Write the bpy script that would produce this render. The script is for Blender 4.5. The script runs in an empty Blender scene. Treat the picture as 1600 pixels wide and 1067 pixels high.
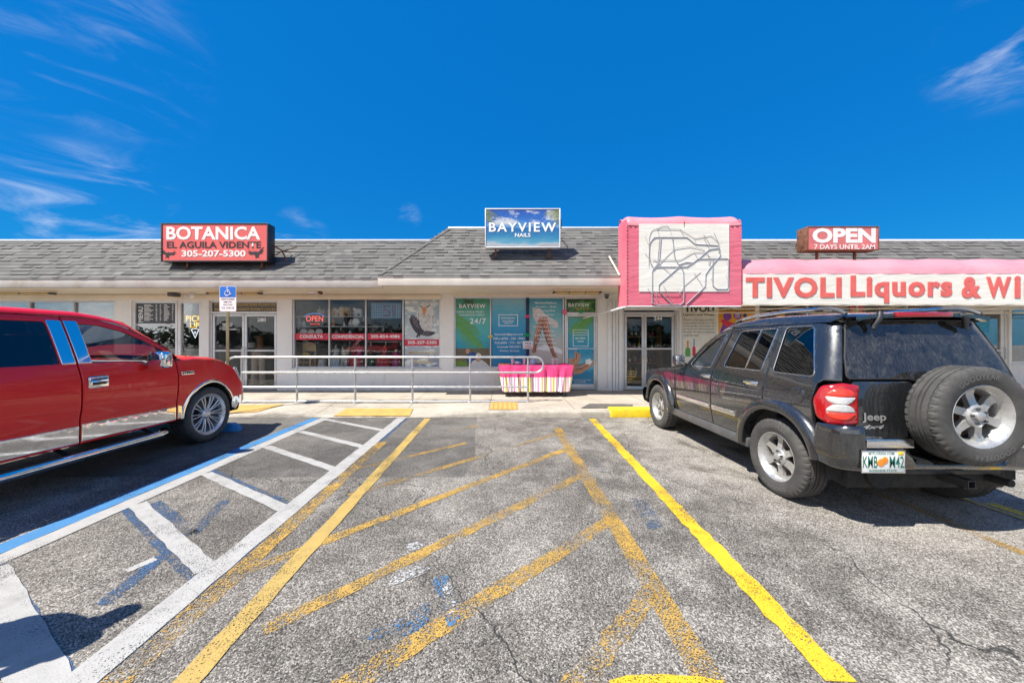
import bpy, bmesh, math, random
from mathutils import Vector, Matrix
from mathutils.geometry import delaunay_2d_cdt
R = math.radians
PI = math.pi
scene = bpy.context.scene
col = scene.collection
random.seed(7)

# ------------------------------------------------------------------ camera
F = 550.0            # focal length in pixels of the 1600 px wide photograph
H = 1.5              # camera height, metres
cam_d = bpy.data.cameras.new('camera')
cam_d.sensor_width = 36.0
cam_d.lens = F / 1600.0 * 36.0
cam_d.shift_x = 12.0 / 1600.0
cam_d.shift_y = -1.5 / 1600.0
cam_d.clip_start = 0.05
cam_d.clip_end = 2000.0
cam = bpy.data.objects.new('camera', cam_d)
cam.location = (0, 0, H)
cam.rotation_euler = (R(90), 0, 0)
col.objects.link(cam)
scene.camera = cam

# ------------------------------------------------------------------ light
SUNV = Vector((-0.53, -0.34, 1.0)).normalized()      # towards the sun
sun_d = bpy.data.lights.new('sun', 'SUN')
sun_d.energy = 4.9
sun_d.angle = R(0.5)
sun_d.color = (1.0, 0.95, 0.86)
sun = bpy.data.objects.new('sun', sun_d)
sun.rotation_euler = SUNV.to_track_quat('Z', 'Y').to_euler()
sun.location = (-20, -12, 40)
col.objects.link(sun)

world = bpy.data.worlds.new("World")
scene.world = world
world.use_nodes = True
def build_world():
    nt = world.node_tree
    for n in list(nt.nodes):
        nt.nodes.remove(n)
    N = nt.nodes.new
    L = nt.links.new
    out = N('ShaderNodeOutputWorld')
    bg = N('ShaderNodeBackground')
    bg.inputs['Strength'].default_value = 0.092
    sky = N('ShaderNodeTexSky')
    sky.sky_type = 'NISHITA'
    sky.sun_disc = False
    sky.sun_elevation = math.asin(SUNV.z)
    sky.sun_rotation = math.atan2(SUNV.x, SUNV.y)
    sky.air_density = 1.3
    sky.dust_density = 0.1
    sky.ozone_density = 3.0
    hs = N('ShaderNodeHueSaturation')
    hs.inputs['Saturation'].default_value = 1.3
    L(sky.outputs[0], hs.inputs['Color'])
    tint = N('ShaderNodeMix'); tint.data_type = 'RGBA'; tint.blend_type = 'MULTIPLY'
    tint.inputs[0].default_value = 1.0
    tint.inputs[7].default_value = (0.13, 0.80, 1.10, 1)
    L(hs.outputs[0], tint.inputs[6])
    even = N('ShaderNodeMix'); even.data_type = 'RGBA'       # deep, rather even blue of a polarised sky
    even.inputs[0].default_value = 0.72
    even.inputs[7].default_value = (0.0, 1.12, 3.75, 1)
    L(tint.outputs[2], even.inputs[6])
    tint = even
    tc = N('ShaderNodeTexCoord')
    mp = N('ShaderNodeMapping')
    mp.inputs['Rotation'].default_value = (0.0, R(14), R(8))
    mp.inputs['Scale'].default_value = (2.4, 2.4, 8.5)
    L(tc.outputs['Generated'], mp.inputs[0])
    no = N('ShaderNodeTexNoise')
    no.inputs['Scale'].default_value = 2.2
    no.inputs['Detail'].default_value = 9.0
    no.inputs['Roughness'].default_value = 0.62
    no.inputs['Distortion'].default_value = 0.7
    L(mp.outputs[0], no.inputs['Vector'])
    acc = None
    blobs = [((-1.22, 1, 0.86), 0.982, 0.9992, 0.30), ((-1.14, 1, 0.335), 0.988, 0.9995, 1.05), ((1.47, 1, 0.86), 0.9945, 0.9999, 0.75),
             ((-0.27, 1, 0.352), 0.9993, 0.99998, 0.4), ((-0.58, 1, 0.295), 0.9975, 0.9999, 1.0), ((-1.45, 1, 0.30), 0.985, 0.999, 0.6),
             ((0.48, 1, 0.60), 0.9998, 1.0, 0.0)]
    for d, c0, c1, amp in blobs:
        v = Vector(d).normalized()
        dot = N('ShaderNodeVectorMath'); dot.operation = 'DOT_PRODUCT'
        dot.inputs[1].default_value = v
        L(tc.outputs['Generated'], dot.inputs[0])
        mr = N('ShaderNodeMapRange'); mr.interpolation_type = 'SMOOTHSTEP'
        mr.inputs['From Min'].default_value = c0
        mr.inputs['From Max'].default_value = c1
        mr.inputs['To Max'].default_value = amp * 0.62
        L(dot.outputs['Value'], mr.inputs['Value'])
        if acc is None:
            acc = mr.outputs[0]
        else:
            mx = N('ShaderNodeMath'); mx.operation = 'MAXIMUM'
            L(acc, mx.inputs[0]); L(mr.outputs[0], mx.inputs[1])
            acc = mx.outputs[0]
    th = N('ShaderNodeMapRange'); th.interpolation_type = 'SMOOTHSTEP'
    th.inputs['From Min'].default_value = 0.46
    th.inputs['From Max'].default_value = 0.86
    L(no.outputs['Fac'], th.inputs['Value'])
    mul = N('ShaderNodeMath'); mul.operation = 'MULTIPLY'; mul.use_clamp = True
    L(acc, mul.inputs[0]); L(th.outputs[0], mul.inputs[1])
    # a broken bank of cloud out of view, added to brighten the shaded shop fronts
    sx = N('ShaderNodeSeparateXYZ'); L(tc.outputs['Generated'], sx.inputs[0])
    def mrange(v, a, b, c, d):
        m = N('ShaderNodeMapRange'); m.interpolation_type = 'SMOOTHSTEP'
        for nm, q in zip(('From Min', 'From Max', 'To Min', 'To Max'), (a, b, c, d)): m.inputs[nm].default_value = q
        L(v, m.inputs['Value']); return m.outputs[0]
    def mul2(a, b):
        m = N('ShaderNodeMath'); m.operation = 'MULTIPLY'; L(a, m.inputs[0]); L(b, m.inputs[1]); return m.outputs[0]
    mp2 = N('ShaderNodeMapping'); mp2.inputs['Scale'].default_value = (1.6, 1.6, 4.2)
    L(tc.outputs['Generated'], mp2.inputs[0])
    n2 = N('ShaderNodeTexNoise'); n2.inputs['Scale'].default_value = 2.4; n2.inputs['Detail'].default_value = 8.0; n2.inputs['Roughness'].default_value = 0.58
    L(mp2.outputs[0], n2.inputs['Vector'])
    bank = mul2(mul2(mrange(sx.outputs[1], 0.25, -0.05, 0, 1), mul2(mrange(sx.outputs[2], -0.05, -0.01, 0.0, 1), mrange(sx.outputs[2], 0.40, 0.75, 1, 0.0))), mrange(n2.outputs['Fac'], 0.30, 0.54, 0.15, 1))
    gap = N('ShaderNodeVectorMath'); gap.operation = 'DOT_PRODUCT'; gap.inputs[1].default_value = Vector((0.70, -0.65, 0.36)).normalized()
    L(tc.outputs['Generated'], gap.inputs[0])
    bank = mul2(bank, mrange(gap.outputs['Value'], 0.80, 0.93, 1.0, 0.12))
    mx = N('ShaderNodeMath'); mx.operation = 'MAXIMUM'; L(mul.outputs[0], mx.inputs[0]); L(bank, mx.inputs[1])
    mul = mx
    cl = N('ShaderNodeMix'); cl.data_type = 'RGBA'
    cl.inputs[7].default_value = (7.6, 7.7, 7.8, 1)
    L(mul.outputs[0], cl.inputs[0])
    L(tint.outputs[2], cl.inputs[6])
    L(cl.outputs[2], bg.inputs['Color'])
    L(bg.outputs[0], out.inputs['Surface'])
build_world()
scene.view_settings.view_transform = 'Standard'
scene.view_settings.look = 'None'
scene.view_settings.exposure = 0.8
scene.view_settings.gamma = 1.0
scene.render.engine = 'CYCLES'
scene.cycles.use_denoising = True
scene.cycles.max_bounces = 8
scene.cycles.diffuse_bounces = 4
scene.cycles.glossy_bounces = 4
scene.cycles.transparent_max_bounces = 16
scene.cycles.caustics_reflective = False
scene.cycles.caustics_refractive = False

# ------------------------------------------------------------------ helpers
def P(px, py, Y):
    """where a point of the photograph lies in the world when it is Y metres in front of the camera"""
    return Vector(((px - 788.0) * Y / F, Y, H - (py - 532.0) * Y / F))

def G(px, py):
    """a point of the photograph on the ground"""
    Y = H * F / (py - 532.0)
    return ((px - 788.0) * Y / F, Y)

def tag(o, label=None, cat=None, group=None, kind=None):
    if label: o['label'] = label
    if cat: o['category'] = cat
    if group: o['group'] = group
    if kind: o['kind'] = kind
    return o

def empty(name, loc=(0, 0, 0), rz=0.0, label=None, cat=None, group=None, parent=None):
    o = bpy.data.objects.new(name, None)
    o.empty_display_size = 0.1
    o.location = loc
    o.rotation_euler = (0, 0, rz)
    col.objects.link(o)
    if parent is not None:
        o.parent = parent
    return tag(o, label, cat, group)

def world_of(o):
    m = Matrix.LocRotScale(o.location, o.rotation_euler, o.scale)
    if o.parent is not None:
        m = world_of(o.parent) @ o.matrix_parent_inverse @ m
    return m

def adopt(child, parent):
    """parent child, keeping it where it is in the world"""
    child.parent = parent
    child.matrix_parent_inverse = world_of(parent).inverted()
    return child

def copy_tree(o, parent=None):
    c = o.copy()
    col.objects.link(c)
    if parent is not None:
        c.parent = parent
    for ch in list(o.children):
        copy_tree(ch, c)
    return c

def finish(name, me, mat, parent=None, smooth=True, angle=38.0, keep=True):
    if mat is not None and len(me.materials) == 0:
        for m in (mat if isinstance(mat, (list, tuple)) else [mat]):
            me.materials.append(m)
    if smooth:
        me.shade_smooth()
        me.set_sharp_from_angle(angle=R(angle))
    o = bpy.data.objects.new(name, me)
    col.objects.link(o)
    if parent is not None:
        if keep:
            adopt(o, parent)
        else:
            o.parent = parent
    return o

class MB:
    """collects shapes into one mesh"""
    def __init__(s):
        s.v = []; s.f = []; s.mi = []; s.m = 0
    def add(s, verts, faces):
        b = len(s.v)
        s.v.extend([tuple(p) for p in verts])
        for f in faces:
            s.f.append([b + i for i in f]); s.mi.append(s.m)
        return s
    def bm(s, bm):
        bm.verts.index_update()
        s.add([v.co[:] for v in bm.verts], [[v.index for v in f.verts] for f in bm.faces])
        bm.free()
        return s
    def box(s, x0, x1, y0, y1, z0, z1, bev=0.0, M=None, seg=2):
        bm = bmesh.new()
        bmesh.ops.create_cube(bm, size=1.0)
        for v in bm.verts:
            v.co = Vector((x0 + (v.co.x + .5) * (x1 - x0), y0 + (v.co.y + .5) * (y1 - y0), z0 + (v.co.z + .5) * (z1 - z0)))
        if bev > 0:
            bmesh.ops.bevel(bm, geom=list(bm.edges), offset=bev, segments=seg, affect='EDGES', profile=0.5)
        if M is not None:
            bm.transform(M)
        return s.bm(bm)
    def tube(s, pts, r, n=10, closed=False, caps=True):
        pts = [Vector(p) for p in pts]
        k = len(pts)
        rr = r if isinstance(r, (list, tuple)) else [r] * k
        rings = []
        up = None
        for i, p in enumerate(pts):
            if closed:
                t = (pts[(i + 1) % k] - pts[i - 1])
            else:
                t = pts[min(i + 1, k - 1)] - pts[max(i - 1, 0)]
            if t.length < 1e-9:
                t = Vector((0, 0, 1))
            t.normalize()
            if up is None:
                up = Vector((0, 0, 1)) if abs(t.z) < 0.9 else Vector((1, 0, 0))
            a = (up - t * up.dot(t))
            if a.length < 1e-6:
                a = t.orthogonal()
            a.normalize()
            up = a
            b = t.cross(a)
            rings.append([p + a * rr[i] * math.cos(2 * PI * j / n) + b * rr[i] * math.sin(2 * PI * j / n) for j in range(n)])
        V = [q for ring in rings for q in ring]
        Fc = []
        for i in range(k if closed else k - 1):
            i2 = (i + 1) % k
            for j in range(n):
                j2 = (j + 1) % n
                Fc.append([i * n + j, i * n + j2, i2 * n + j2, i2 * n + j])
        if caps and not closed:
            Fc.append(list(range(n))[::-1])
            Fc.append([(k - 1) * n + j for j in range(n)])
        return s.add(V, Fc)
    def cyl(s, p0, p1, r0, r1=None, n=16):
        return s.tube([p0, p1], [r0, r0 if r1 is None else r1], n)
    def lathe(s, prof, n=32, M=None, closed=False):
        """prof: (r, z) from bottom to top, turned about z"""
        V = []; Fc = []
        k = len(prof)
        for r, z in prof:
            for j in range(n):
                a = 2 * PI * j / n
                V.append(Vector((r * math.cos(a), r * math.sin(a), z)))
        for i in range(k if closed else k - 1):
            i2 = (i + 1) % k
            for j in range(n):
                j2 = (j + 1) % n
                Fc.append([i * n + j, i * n + j2, i2 * n + j2, i2 * n + j])
        if M is not None:
            V = [M @ p for p in V]
        return s.add(V, Fc)
    def ball(s, c, r, n=16, M=None):
        bm = bmesh.new()
        bmesh.ops.create_uvsphere(bm, u_segments=n, v_segments=max(6, n // 2), radius=1.0)
        rr = r if isinstance(r, (list, tuple)) else (r, r, r)
        for v in bm.verts:
            v.co = Vector((v.co.x * rr[0], v.co.y * rr[1], v.co.z * rr[2]))
            if M is not None:
                v.co = M @ v.co
            v.co += Vector(c)
        return s.bm(bm)
    def quad(s, a, b, c, d):
        return s.add([a, b, c, d], [[0, 1, 2, 3]])
    def grid(s, rows):
        """rows of points -> quads"""
        n = len(rows[0])
        V = [p for r in rows for p in r]
        Fc = []
        for i in range(len(rows) - 1):
            for j in range(n - 1):
                Fc.append([i * n + j, i * n + j + 1, (i + 1) * n + j + 1, (i + 1) * n + j])
        return s.add(V, Fc)
    def poly(s, pts, y0, y1, frame=None):
        """flat outline in x, z given a thickness along y (or mapped by frame(x, z, d))"""
        V2, T = fill2d(pts)
        fr = frame or (lambda x, z, d: (x, y0 + (y1 - y0) * d, z))
        n = len(V2)
        V = [fr(p[0], p[1], 0.0) for p in V2] + [fr(p[0], p[1], 1.0) for p in V2]
        Fc = [list(t) for t in T] + [[n + i for i in reversed(t)] for t in T]
        k = len(pts)
        idx = s._outline(V2, pts)
        for i in range(k):
            a, b = idx[i], idx[(i + 1) % k]
            Fc.append([b, a, n + a, n + b])
        return s.add(V, Fc)
    def _outline(s, V2, pts):
        out = []
        for p in pts:
            out.append(min(range(len(V2)), key=lambda i: (V2[i][0] - p[0]) ** 2 + (V2[i][1] - p[1]) ** 2))
        return out
    def mesh(s, name):
        me = bpy.data.meshes.new(name)
        me.from_pydata(s.v, [], s.f)
        if any(s.mi):
            me.polygons.foreach_set('material_index', s.mi)
        bm = bmesh.new(); bm.from_mesh(me)
        bmesh.ops.recalc_face_normals(bm, faces=bm.faces)
        bm.to_mesh(me); bm.free()
        me.update()
        return me
    def build(s, name, mat, parent=None, smooth=True, angle=38.0, keep=True):
        return finish(name, s.mesh(name), mat, parent, smooth, angle, keep)

def area2(p):
    return sum(p[i][0] * p[(i + 1) % len(p)][1] - p[(i + 1) % len(p)][0] * p[i][1] for i in range(len(p))) / 2

def inside(p, poly):
    x, y = p[0], p[1]
    c = False
    j = len(poly) - 1
    for i in range(len(poly)):
        xi, yi = poly[i][0], poly[i][1]; xj, yj = poly[j][0], poly[j][1]
        if (yi > y) != (yj > y) and x < (xj - xi) * (y - yi) / (yj - yi) + xi:
            c = not c
        j = i
    return c

def fill2d(outer, holes=(), extra=()):
    V = []; E = []
    for lp in [outer] + list(holes):
        b = len(V); n = len(lp)
        V += [Vector((p[0], p[1])) for p in lp]
        E += [(b + i, b + (i + 1) % n) for i in range(n)]
    V += [Vector((p[0], p[1])) for p in extra]
    v2, e2, f2, _, _, _ = delaunay_2d_cdt(V, E, [], 1, 1e-6)
    T = []
    for f in f2:
        c = sum((v2[i] for i in f), Vector((0, 0))) / len(f)
        if inside(c, outer) and not any(inside(c, h) for h in holes):
            T.append(list(f))
    return v2, T

def resample(poly, g):
    out = []
    n = len(poly)
    for i in range(n):
        a = Vector(poly[i][:2]); b = Vector(poly[(i + 1) % n][:2])
        k = max(1, int(math.ceil((b - a).length / g)))
        for t in range(k):
            out.append(a + (b - a) * t / k)
    return out

def rpoly(pts, r=0.03, seg=4):
    """polygon with filleted corners; a point may carry its own radius"""
    out = []
    n = len(pts)
    for i in range(n):
        p = Vector(pts[i][:2]); a = Vector(pts[i - 1][:2]); b = Vector(pts[(i + 1) % n][:2])
        rr = pts[i][2] if len(pts[i]) > 2 else r
        da = (a - p); db = (b - p)
        if rr <= 0 or da.length < 1e-6 or db.length < 1e-6:
            out.append(p); continue
        ang = da.angle(db)
        if ang > R(172):
            out.append(p); continue
        t = min(rr / math.tan(ang / 2), da.length * .48, db.length * .48)
        p0 = p + da.normalized() * t; p1 = p + db.normalized() * t
        for k in range(seg + 1):
            s = k / seg
            out.append(p0 * (1 - s) ** 2 + p * 2 * s * (1 - s) + p1 * s * s)
    return out

def arc(cx, cz, r, a0, a1, n=14):
    return [(cx + r * math.cos(R(a0 + (a1 - a0) * i / n)), cz + r * math.sin(R(a0 + (a1 - a0) * i / n)), 0) for i in range(n + 1)]

def curve1(tab):
    """smooth interpolation through a table of (x, y)"""
    xs = [t[0] for t in tab]; ys = [t[1] for t in tab]
    n = len(xs)
    d = [(ys[i + 1] - ys[i]) / (xs[i + 1] - xs[i]) for i in range(n - 1)]
    m = [d[0]] + [0 if d[i - 1] * d[i] <= 0 else 2 * d[i - 1] * d[i] / (d[i - 1] + d[i]) for i in range(1, n - 1)] + [d[-1]]
    def f(x):
        if x <= xs[0]: return ys[0] + (x - xs[0]) * m[0]
        if x >= xs[-1]: return ys[-1] + (x - xs[-1]) * m[-1]
        i = max(k for k in range(n - 1) if xs[k] <= x)
        h = xs[i + 1] - xs[i]; t = (x - xs[i]) / h
        return ((1 + 2 * t) * (1 - t) ** 2 * ys[i] + t * (1 - t) ** 2 * h * m[i] + t * t * (3 - 2 * t) * ys[i + 1] + t * t * (t - 1) * h * m[i + 1])
    return f

def panel(name, outline, mat, surf, parent, g=0.06, th=0.012, holes=(), rnd=0.004, centre=(1.2, 0, 0.8), off=0.0, both=False):
    """a sheet of bodywork: an outline in the surface's own u, v, laid on the curved surface, with rounded edge and a returned lip"""
    loops = [resample(outline, g)] + [resample(h, g) for h in holes]
    if area2(loops[0]) < 0: loops[0].reverse()
    for h in loops[1:]:
        if area2(h) > 0: h.reverse()
    extra = []
    ins = max(rnd * 1.5, 0.003)
    for lp in loops:
        n = len(lp)
        for i in range(n):
            t = (lp[(i + 1) % n] - lp[i - 1])
            if t.length < 1e-9: continue
            t.normalize()
            extra.append(lp[i] + Vector((-t.y, t.x)) * ins)
            extra.append(lp[i] + Vector((-t.y, t.x)) * (ins + .008))      # keeps the shading of the rounded edge at the edge
    us = [p.x for p in loops[0]]; vs = [p.y for p in loops[0]]
    nu = int((max(us) - min(us)) / g) + 1; nv = int((max(vs) - min(vs)) / g) + 1
    allb = [p for lp in loops for p in lp]
    for i in range(nu + 1):
        for j in range(nv + 1):
            p = Vector((min(us) + (i + .5 * (j % 2)) * g, min(vs) + j * g))
            if min((p - q).length_squared for q in allb) > (0.45 * g) ** 2:
                extra.append(p)
    extra = [p for p in extra if inside(p, loops[0]) and not any(inside(p, h) for h in loops[1:])]
    V2, T = fill2d(loops[0], loops[1:], extra)
    bset = {}
    for e in T:
        for a, b in zip(e, e[1:] + e[:1]):
            k = (min(a, b), max(a, b))
            bset[k] = bset.get(k, 0) + 1
    bedges = [k for k, c in bset.items() if c == 1]
    bverts = set(i for k in bedges for i in k)
    c = Vector(centre)
    V = []; NRM = []
    eps = 0.003
    for i, q in enumerate(V2):
        p = Vector(surf(q.x, q.y))
        du = Vector(surf(q.x + eps, q.y)) - Vector(surf(q.x - eps, q.y))
        dv = Vector(surf(q.x, q.y + eps)) - Vector(surf(q.x, q.y - eps))
        nn = du.cross(dv)
        nn = nn.normalized() if nn.length > 1e-12 else Vector((0, 0, 1))
        if nn.dot(p - c) < 0: nn = -nn
        NRM.append(nn)
        V.append(p + nn * (off - (rnd * .8 if i in bverts else 0.0)))
    Fc = []
    for t in T:
        a, b, d = V[t[0]], V[t[1]], V[t[2]]
        nn = (b - a).cross(d - a)
        avg = NRM[t[0]] + NRM[t[1]] + NRM[t[2]]
        Fc.append(t if nn.dot(avg) > 0 else t[::-1])
    low = {}
    for i in bverts:
        low[i] = len(V)
        V.append(V[i] - NRM[i] * th)
    for a, b in bedges:
        Fc.append([a, b, low[b], low[a]])
    me = bpy.data.meshes.new(name)
    me.from_pydata([tuple(p) for p in V], [], [list(f) for f in Fc])
    bm = bmesh.new(); bm.from_mesh(me)
    nf = len(T)
    bm.faces.ensure_lookup_table()
    # lip faces: make them face away from the panel's inside
    bm.normal_update()
    for f in bm.faces[nf:]:
        pass
    bm.to_mesh(me); bm.free()
    me.update()
    o = finish(name, me, mat, parent, True, 42.0, keep=False)
    return o

def mirrored(o, parent):
    """the same part for the other side of a vehicle (y negated)"""
    me = o.data.copy()
    bm = bmesh.new(); bm.from_mesh(me)
    for v in bm.verts: v.co.y = -v.co.y
    bmesh.ops.reverse_faces(bm, faces=bm.faces)
    bm.to_mesh(me); bm.free()
    c = bpy.data.objects.new(o.name.split('.')[0], me)
    col.objects.link(c)
    c.parent = parent
    return c

_txt_n = 0
def text_mesh(body, bold=0.0, rnd=0.0, align='CENTER', spacing=1.0, line=1.0, shear=0.0, word=1.0):
    cu = bpy.data.curves.new('lettering', 'FONT')
    cu.body = body
    cu.align_x = align
    cu.size = 1.0
    cu.offset = bold
    cu.space_character = spacing
    cu.space_line = line
    cu.space_word = word
    cu.shear = shear
    cu.resolution_u = 3
    if rnd > 0:
        cu.bevel_depth = rnd
        cu.bevel_resolution = 2
    o = bpy.data.objects.new('lettering', cu)
    col.objects.link(o)
    dg = bpy.context.evaluated_depsgraph_get()
    me = bpy.data.meshes.new_from_object(o.evaluated_get(dg))
    bpy.data.objects.remove(o)
    bpy.data.curves.remove(cu)
    return me

def text_box(name, body, x0, x1, z0, z1, y, mat, parent=None, bold=0.0, rnd=0.0, th=0.003, frame=None, **kw):
    """lettering filling the rectangle x0..x1, z0..z1 of the plane at y, facing the street (-y)"""
    me = text_mesh(body, bold, rnd, **kw)
    xs = [v.co.x for v in me.vertices]; ys = [v.co.y for v in me.vertices]; zs = [v.co.z for v in me.vertices]
    if not xs: return None
    ax, bx, ay, by, az, bz = min(xs), max(xs), min(ys), max(ys), min(zs), max(zs)
    fr = frame or (lambda x, z, d: (x, y - d, z))
    for v in me.vertices:
        d = (v.co.z - az) / (bz - az) * th if bz - az > 1e-6 else th
        v.co = fr(x0 + (v.co.x - ax) / (bx - ax) * (x1 - x0), z0 + (v.co.y - ay) / (by - ay) * (z1 - z0), d)
    me.materials.clear()
    return finish(name, me, mat, parent, rnd > 0)

def join_meshes(objs):
    """several pieces of lettering made into the one mesh of the first"""
    a = objs[0]
    bm = bmesh.new()
    for o in objs: bm.from_mesh(o.data)
    bm.to_mesh(a.data); bm.free()
    for o in objs[1:]:
        me = o.data
        bpy.data.objects.remove(o); bpy.data.meshes.remove(me)
    return a
# ------------------------------------------------------------------ materials
MATS = {}
def nodes_of(name):
    m = bpy.data.materials.new(name)
    m.use_nodes = True
    nt = m.node_tree
    b = nt.nodes['Principled BSDF']
    return m, nt, b, nt.nodes.new, nt.links.new

def noise(nt, scale, detail=4, rough=0.55, vec=None, dist=0.0):
    n = nt.nodes.new('ShaderNodeTexNoise')
    n.inputs['Scale'].default_value = scale
    n.inputs['Detail'].default_value = detail
    n.inputs['Roughness'].default_value = rough
    n.inputs['Distortion'].default_value = dist
    if vec is not None: nt.links.new(vec, n.inputs['Vector'])
    return n.outputs['Fac']

def ramp(nt, fac, stops, interp='LINEAR'):
    r = nt.nodes.new('ShaderNodeValToRGB')
    r.color_ramp.interpolation = interp
    els = r.color_ramp.elements
    while len(els) > 1: els.remove(els[-1])
    els[0].position = stops[0][0]; els[0].color = tuple(stops[0][1]) + (1,) if len(stops[0][1]) == 3 else stops[0][1]
    for p, c in stops[1:]:
        e = els.new(p); e.color = tuple(c) + (1,) if len(c) == 3 else c
    nt.links.new(fac, r.inputs[0])
    return r.outputs[0]

def rng(nt, v, a, b, c=0.0, d=1.0, smooth=True):
    m = nt.nodes.new('ShaderNodeMapRange')
    if smooth: m.interpolation_type = 'SMOOTHSTEP'
    m.inputs['From Min'].default_value = a; m.inputs['From Max'].default_value = b
    m.inputs['To Min'].default_value = c; m.inputs['To Max'].default_value = d
    nt.links.new(v, m.inputs['Value'])
    return m.outputs[0]

def mixc(nt, fac, a, b, mode='MIX'):
    m = nt.nodes.new('ShaderNodeMix'); m.data_type = 'RGBA'; m.blend_type = mode
    for sock, v in ((0, fac), (6, a), (7, b)):
        if hasattr(v, 'links'): nt.links.new(v, m.inputs[sock])
        elif isinstance(v, (tuple, list)): m.inputs[sock].default_value = tuple(v) + ((1,) if len(v) == 3 else ())
        else: m.inputs[sock].default_value = v
    return m.outputs[2]

def mth(nt, op, a, b=None, clamp=False):
    m = nt.nodes.new('ShaderNodeMath'); m.operation = op; m.use_clamp = clamp
    for i, v in enumerate((a, b)):
        if v is None: continue
        if hasattr(v, 'links'): nt.links.new(v, m.inputs[i])
        else: m.inputs[i].default_value = v
    return m.outputs[0]

def bump(nt, b, h, strength=0.3, dist=0.01):
    n = nt.nodes.new('ShaderNodeBump')
    n.inputs['Strength'].default_value = strength
    n.inputs['Distance'].default_value = dist
    nt.links.new(h, n.inputs['Height'])
    nt.links.new(n.outputs[0], b.inputs['Normal'])

def objc(nt, scale=None, rot=None):
    tc = nt.nodes.new('ShaderNodeTexCoord')
    if scale is None and rot is None: return tc.outputs['Object']
    mp = nt.nodes.new('ShaderNodeMapping')
    if scale: mp.inputs['Scale'].default_value = scale
    if rot: mp.inputs['Rotation'].default_value = rot
    nt.links.new(tc.outputs['Object'], mp.inputs[0])
    return mp.outputs[0]

def pm(name, c, rough=0.5, metal=0.0, var=0.12, scale=6.0, bmp=0.0, bscale=40.0, coat=0.0, rvar=0.1, dirt=0.0, dirtc=(0.12, 0.10, 0.08), spec=0.5, vecscale=None):
    """plain surface with uneven tone, some dirt and a little relief"""
    if name in MATS: return MATS[name]
    m, nt, b, N, L = nodes_of(name)
    v = objc(nt, vecscale)
    n1 = noise(nt, scale, 5, 0.6, v)
    lo = tuple(x * (1 - var) for x in c); hi = tuple(min(1, x * (1 + var)) for x in c)
    cc = ramp(nt, n1, [(0.3, lo), (0.7, hi)])
    if dirt > 0:
        n2 = noise(nt, scale * 0.45, 8, 0.7, v, 0.6)
        cc = mixc(nt, rng(nt, n2, 0.5, 0.78, 0.0, dirt), cc, dirtc)
    L(cc, b.inputs['Base Color'])
    L(rng(nt, noise(nt, scale * 2.3, 4, 0.6, v), 0.3, 0.7, max(0.02, rough - rvar), min(1, rough + rvar)), b.inputs['Roughness'])
    b.inputs['Metallic'].default_value = metal
    b.inputs['Specular IOR Level'].default_value = spec
    if coat:
        b.inputs['Coat Weight'].default_value = coat
        b.inputs['Coat Roughness'].default_value = 0.03
    if bmp > 0:
        bump(nt, b, noise(nt, bscale, 4, 0.6, v), bmp, 0.01)
    MATS[name] = m
    return m

def emit(name, c, s):
    m, nt, b, N, L = nodes_of(name)
    b.inputs['Base Color'].default_value = tuple(c) + (1,)
    b.inputs['Emission Color'].default_value = tuple(c) + (1,)
    b.inputs['Emission Strength'].default_value = s
    MATS[name] = m
    return m

def glass_mat(name, tint, boost=1.0, rough=0.0, base=0.0, dust=0.0):
    """thin window glass: lets tinted light straight through and mirrors by Fresnel"""
    m, nt, b, N, L = nodes_of(name)
    nt.nodes.remove(b)
    out = [n for n in nt.nodes if n.type == 'OUTPUT_MATERIAL'][0]
    tr = N('ShaderNodeBsdfTransparent'); tr.inputs[0].default_value = tuple(tint) + (1,)
    gl = N('ShaderNodeBsdfGlossy'); gl.inputs['Roughness'].default_value = rough
    gl.inputs['Color'].default_value = (1, 1, 1, 1)
    fr = N('ShaderNodeFresnel'); fr.inputs['IOR'].default_value = 1.5
    f = mth(nt, 'ADD', mth(nt, 'MULTIPLY', fr.outputs[0], boost), base, True)
    mx = N('ShaderNodeMixShader')
    L(f, mx.inputs[0]); L(tr.outputs[0], mx.inputs[1]); L(gl.outputs[0], mx.inputs[2])
    last = mx.outputs[0]
    if dust > 0:
        df = N('ShaderNodeBsdfDiffuse'); df.inputs[0].default_value = (0.45, 0.43, 0.40, 1)
        mx2 = N('ShaderNodeMixShader')
        v = objc(nt)
        n1 = noise(nt, 7.0, 8, 0.7, v, 0.8)
        n2 = noise(nt, 90.0, 3, 0.6, objc(nt, (1, 1, 0.08)))
        L(mth(nt, 'MULTIPLY', rng(nt, n1, 0.3, 0.75, 0.2, 1.0), rng(nt, n2, 0.35, 0.7, dust * 0.35, dust)), mx2.inputs[0])
        L(last, mx2.inputs[1]); L(df.outputs[0], mx2.inputs[2])
        last = mx2.outputs[0]
    L(last, out.inputs['Surface'])
    MATS[name] = m
    return m

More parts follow.
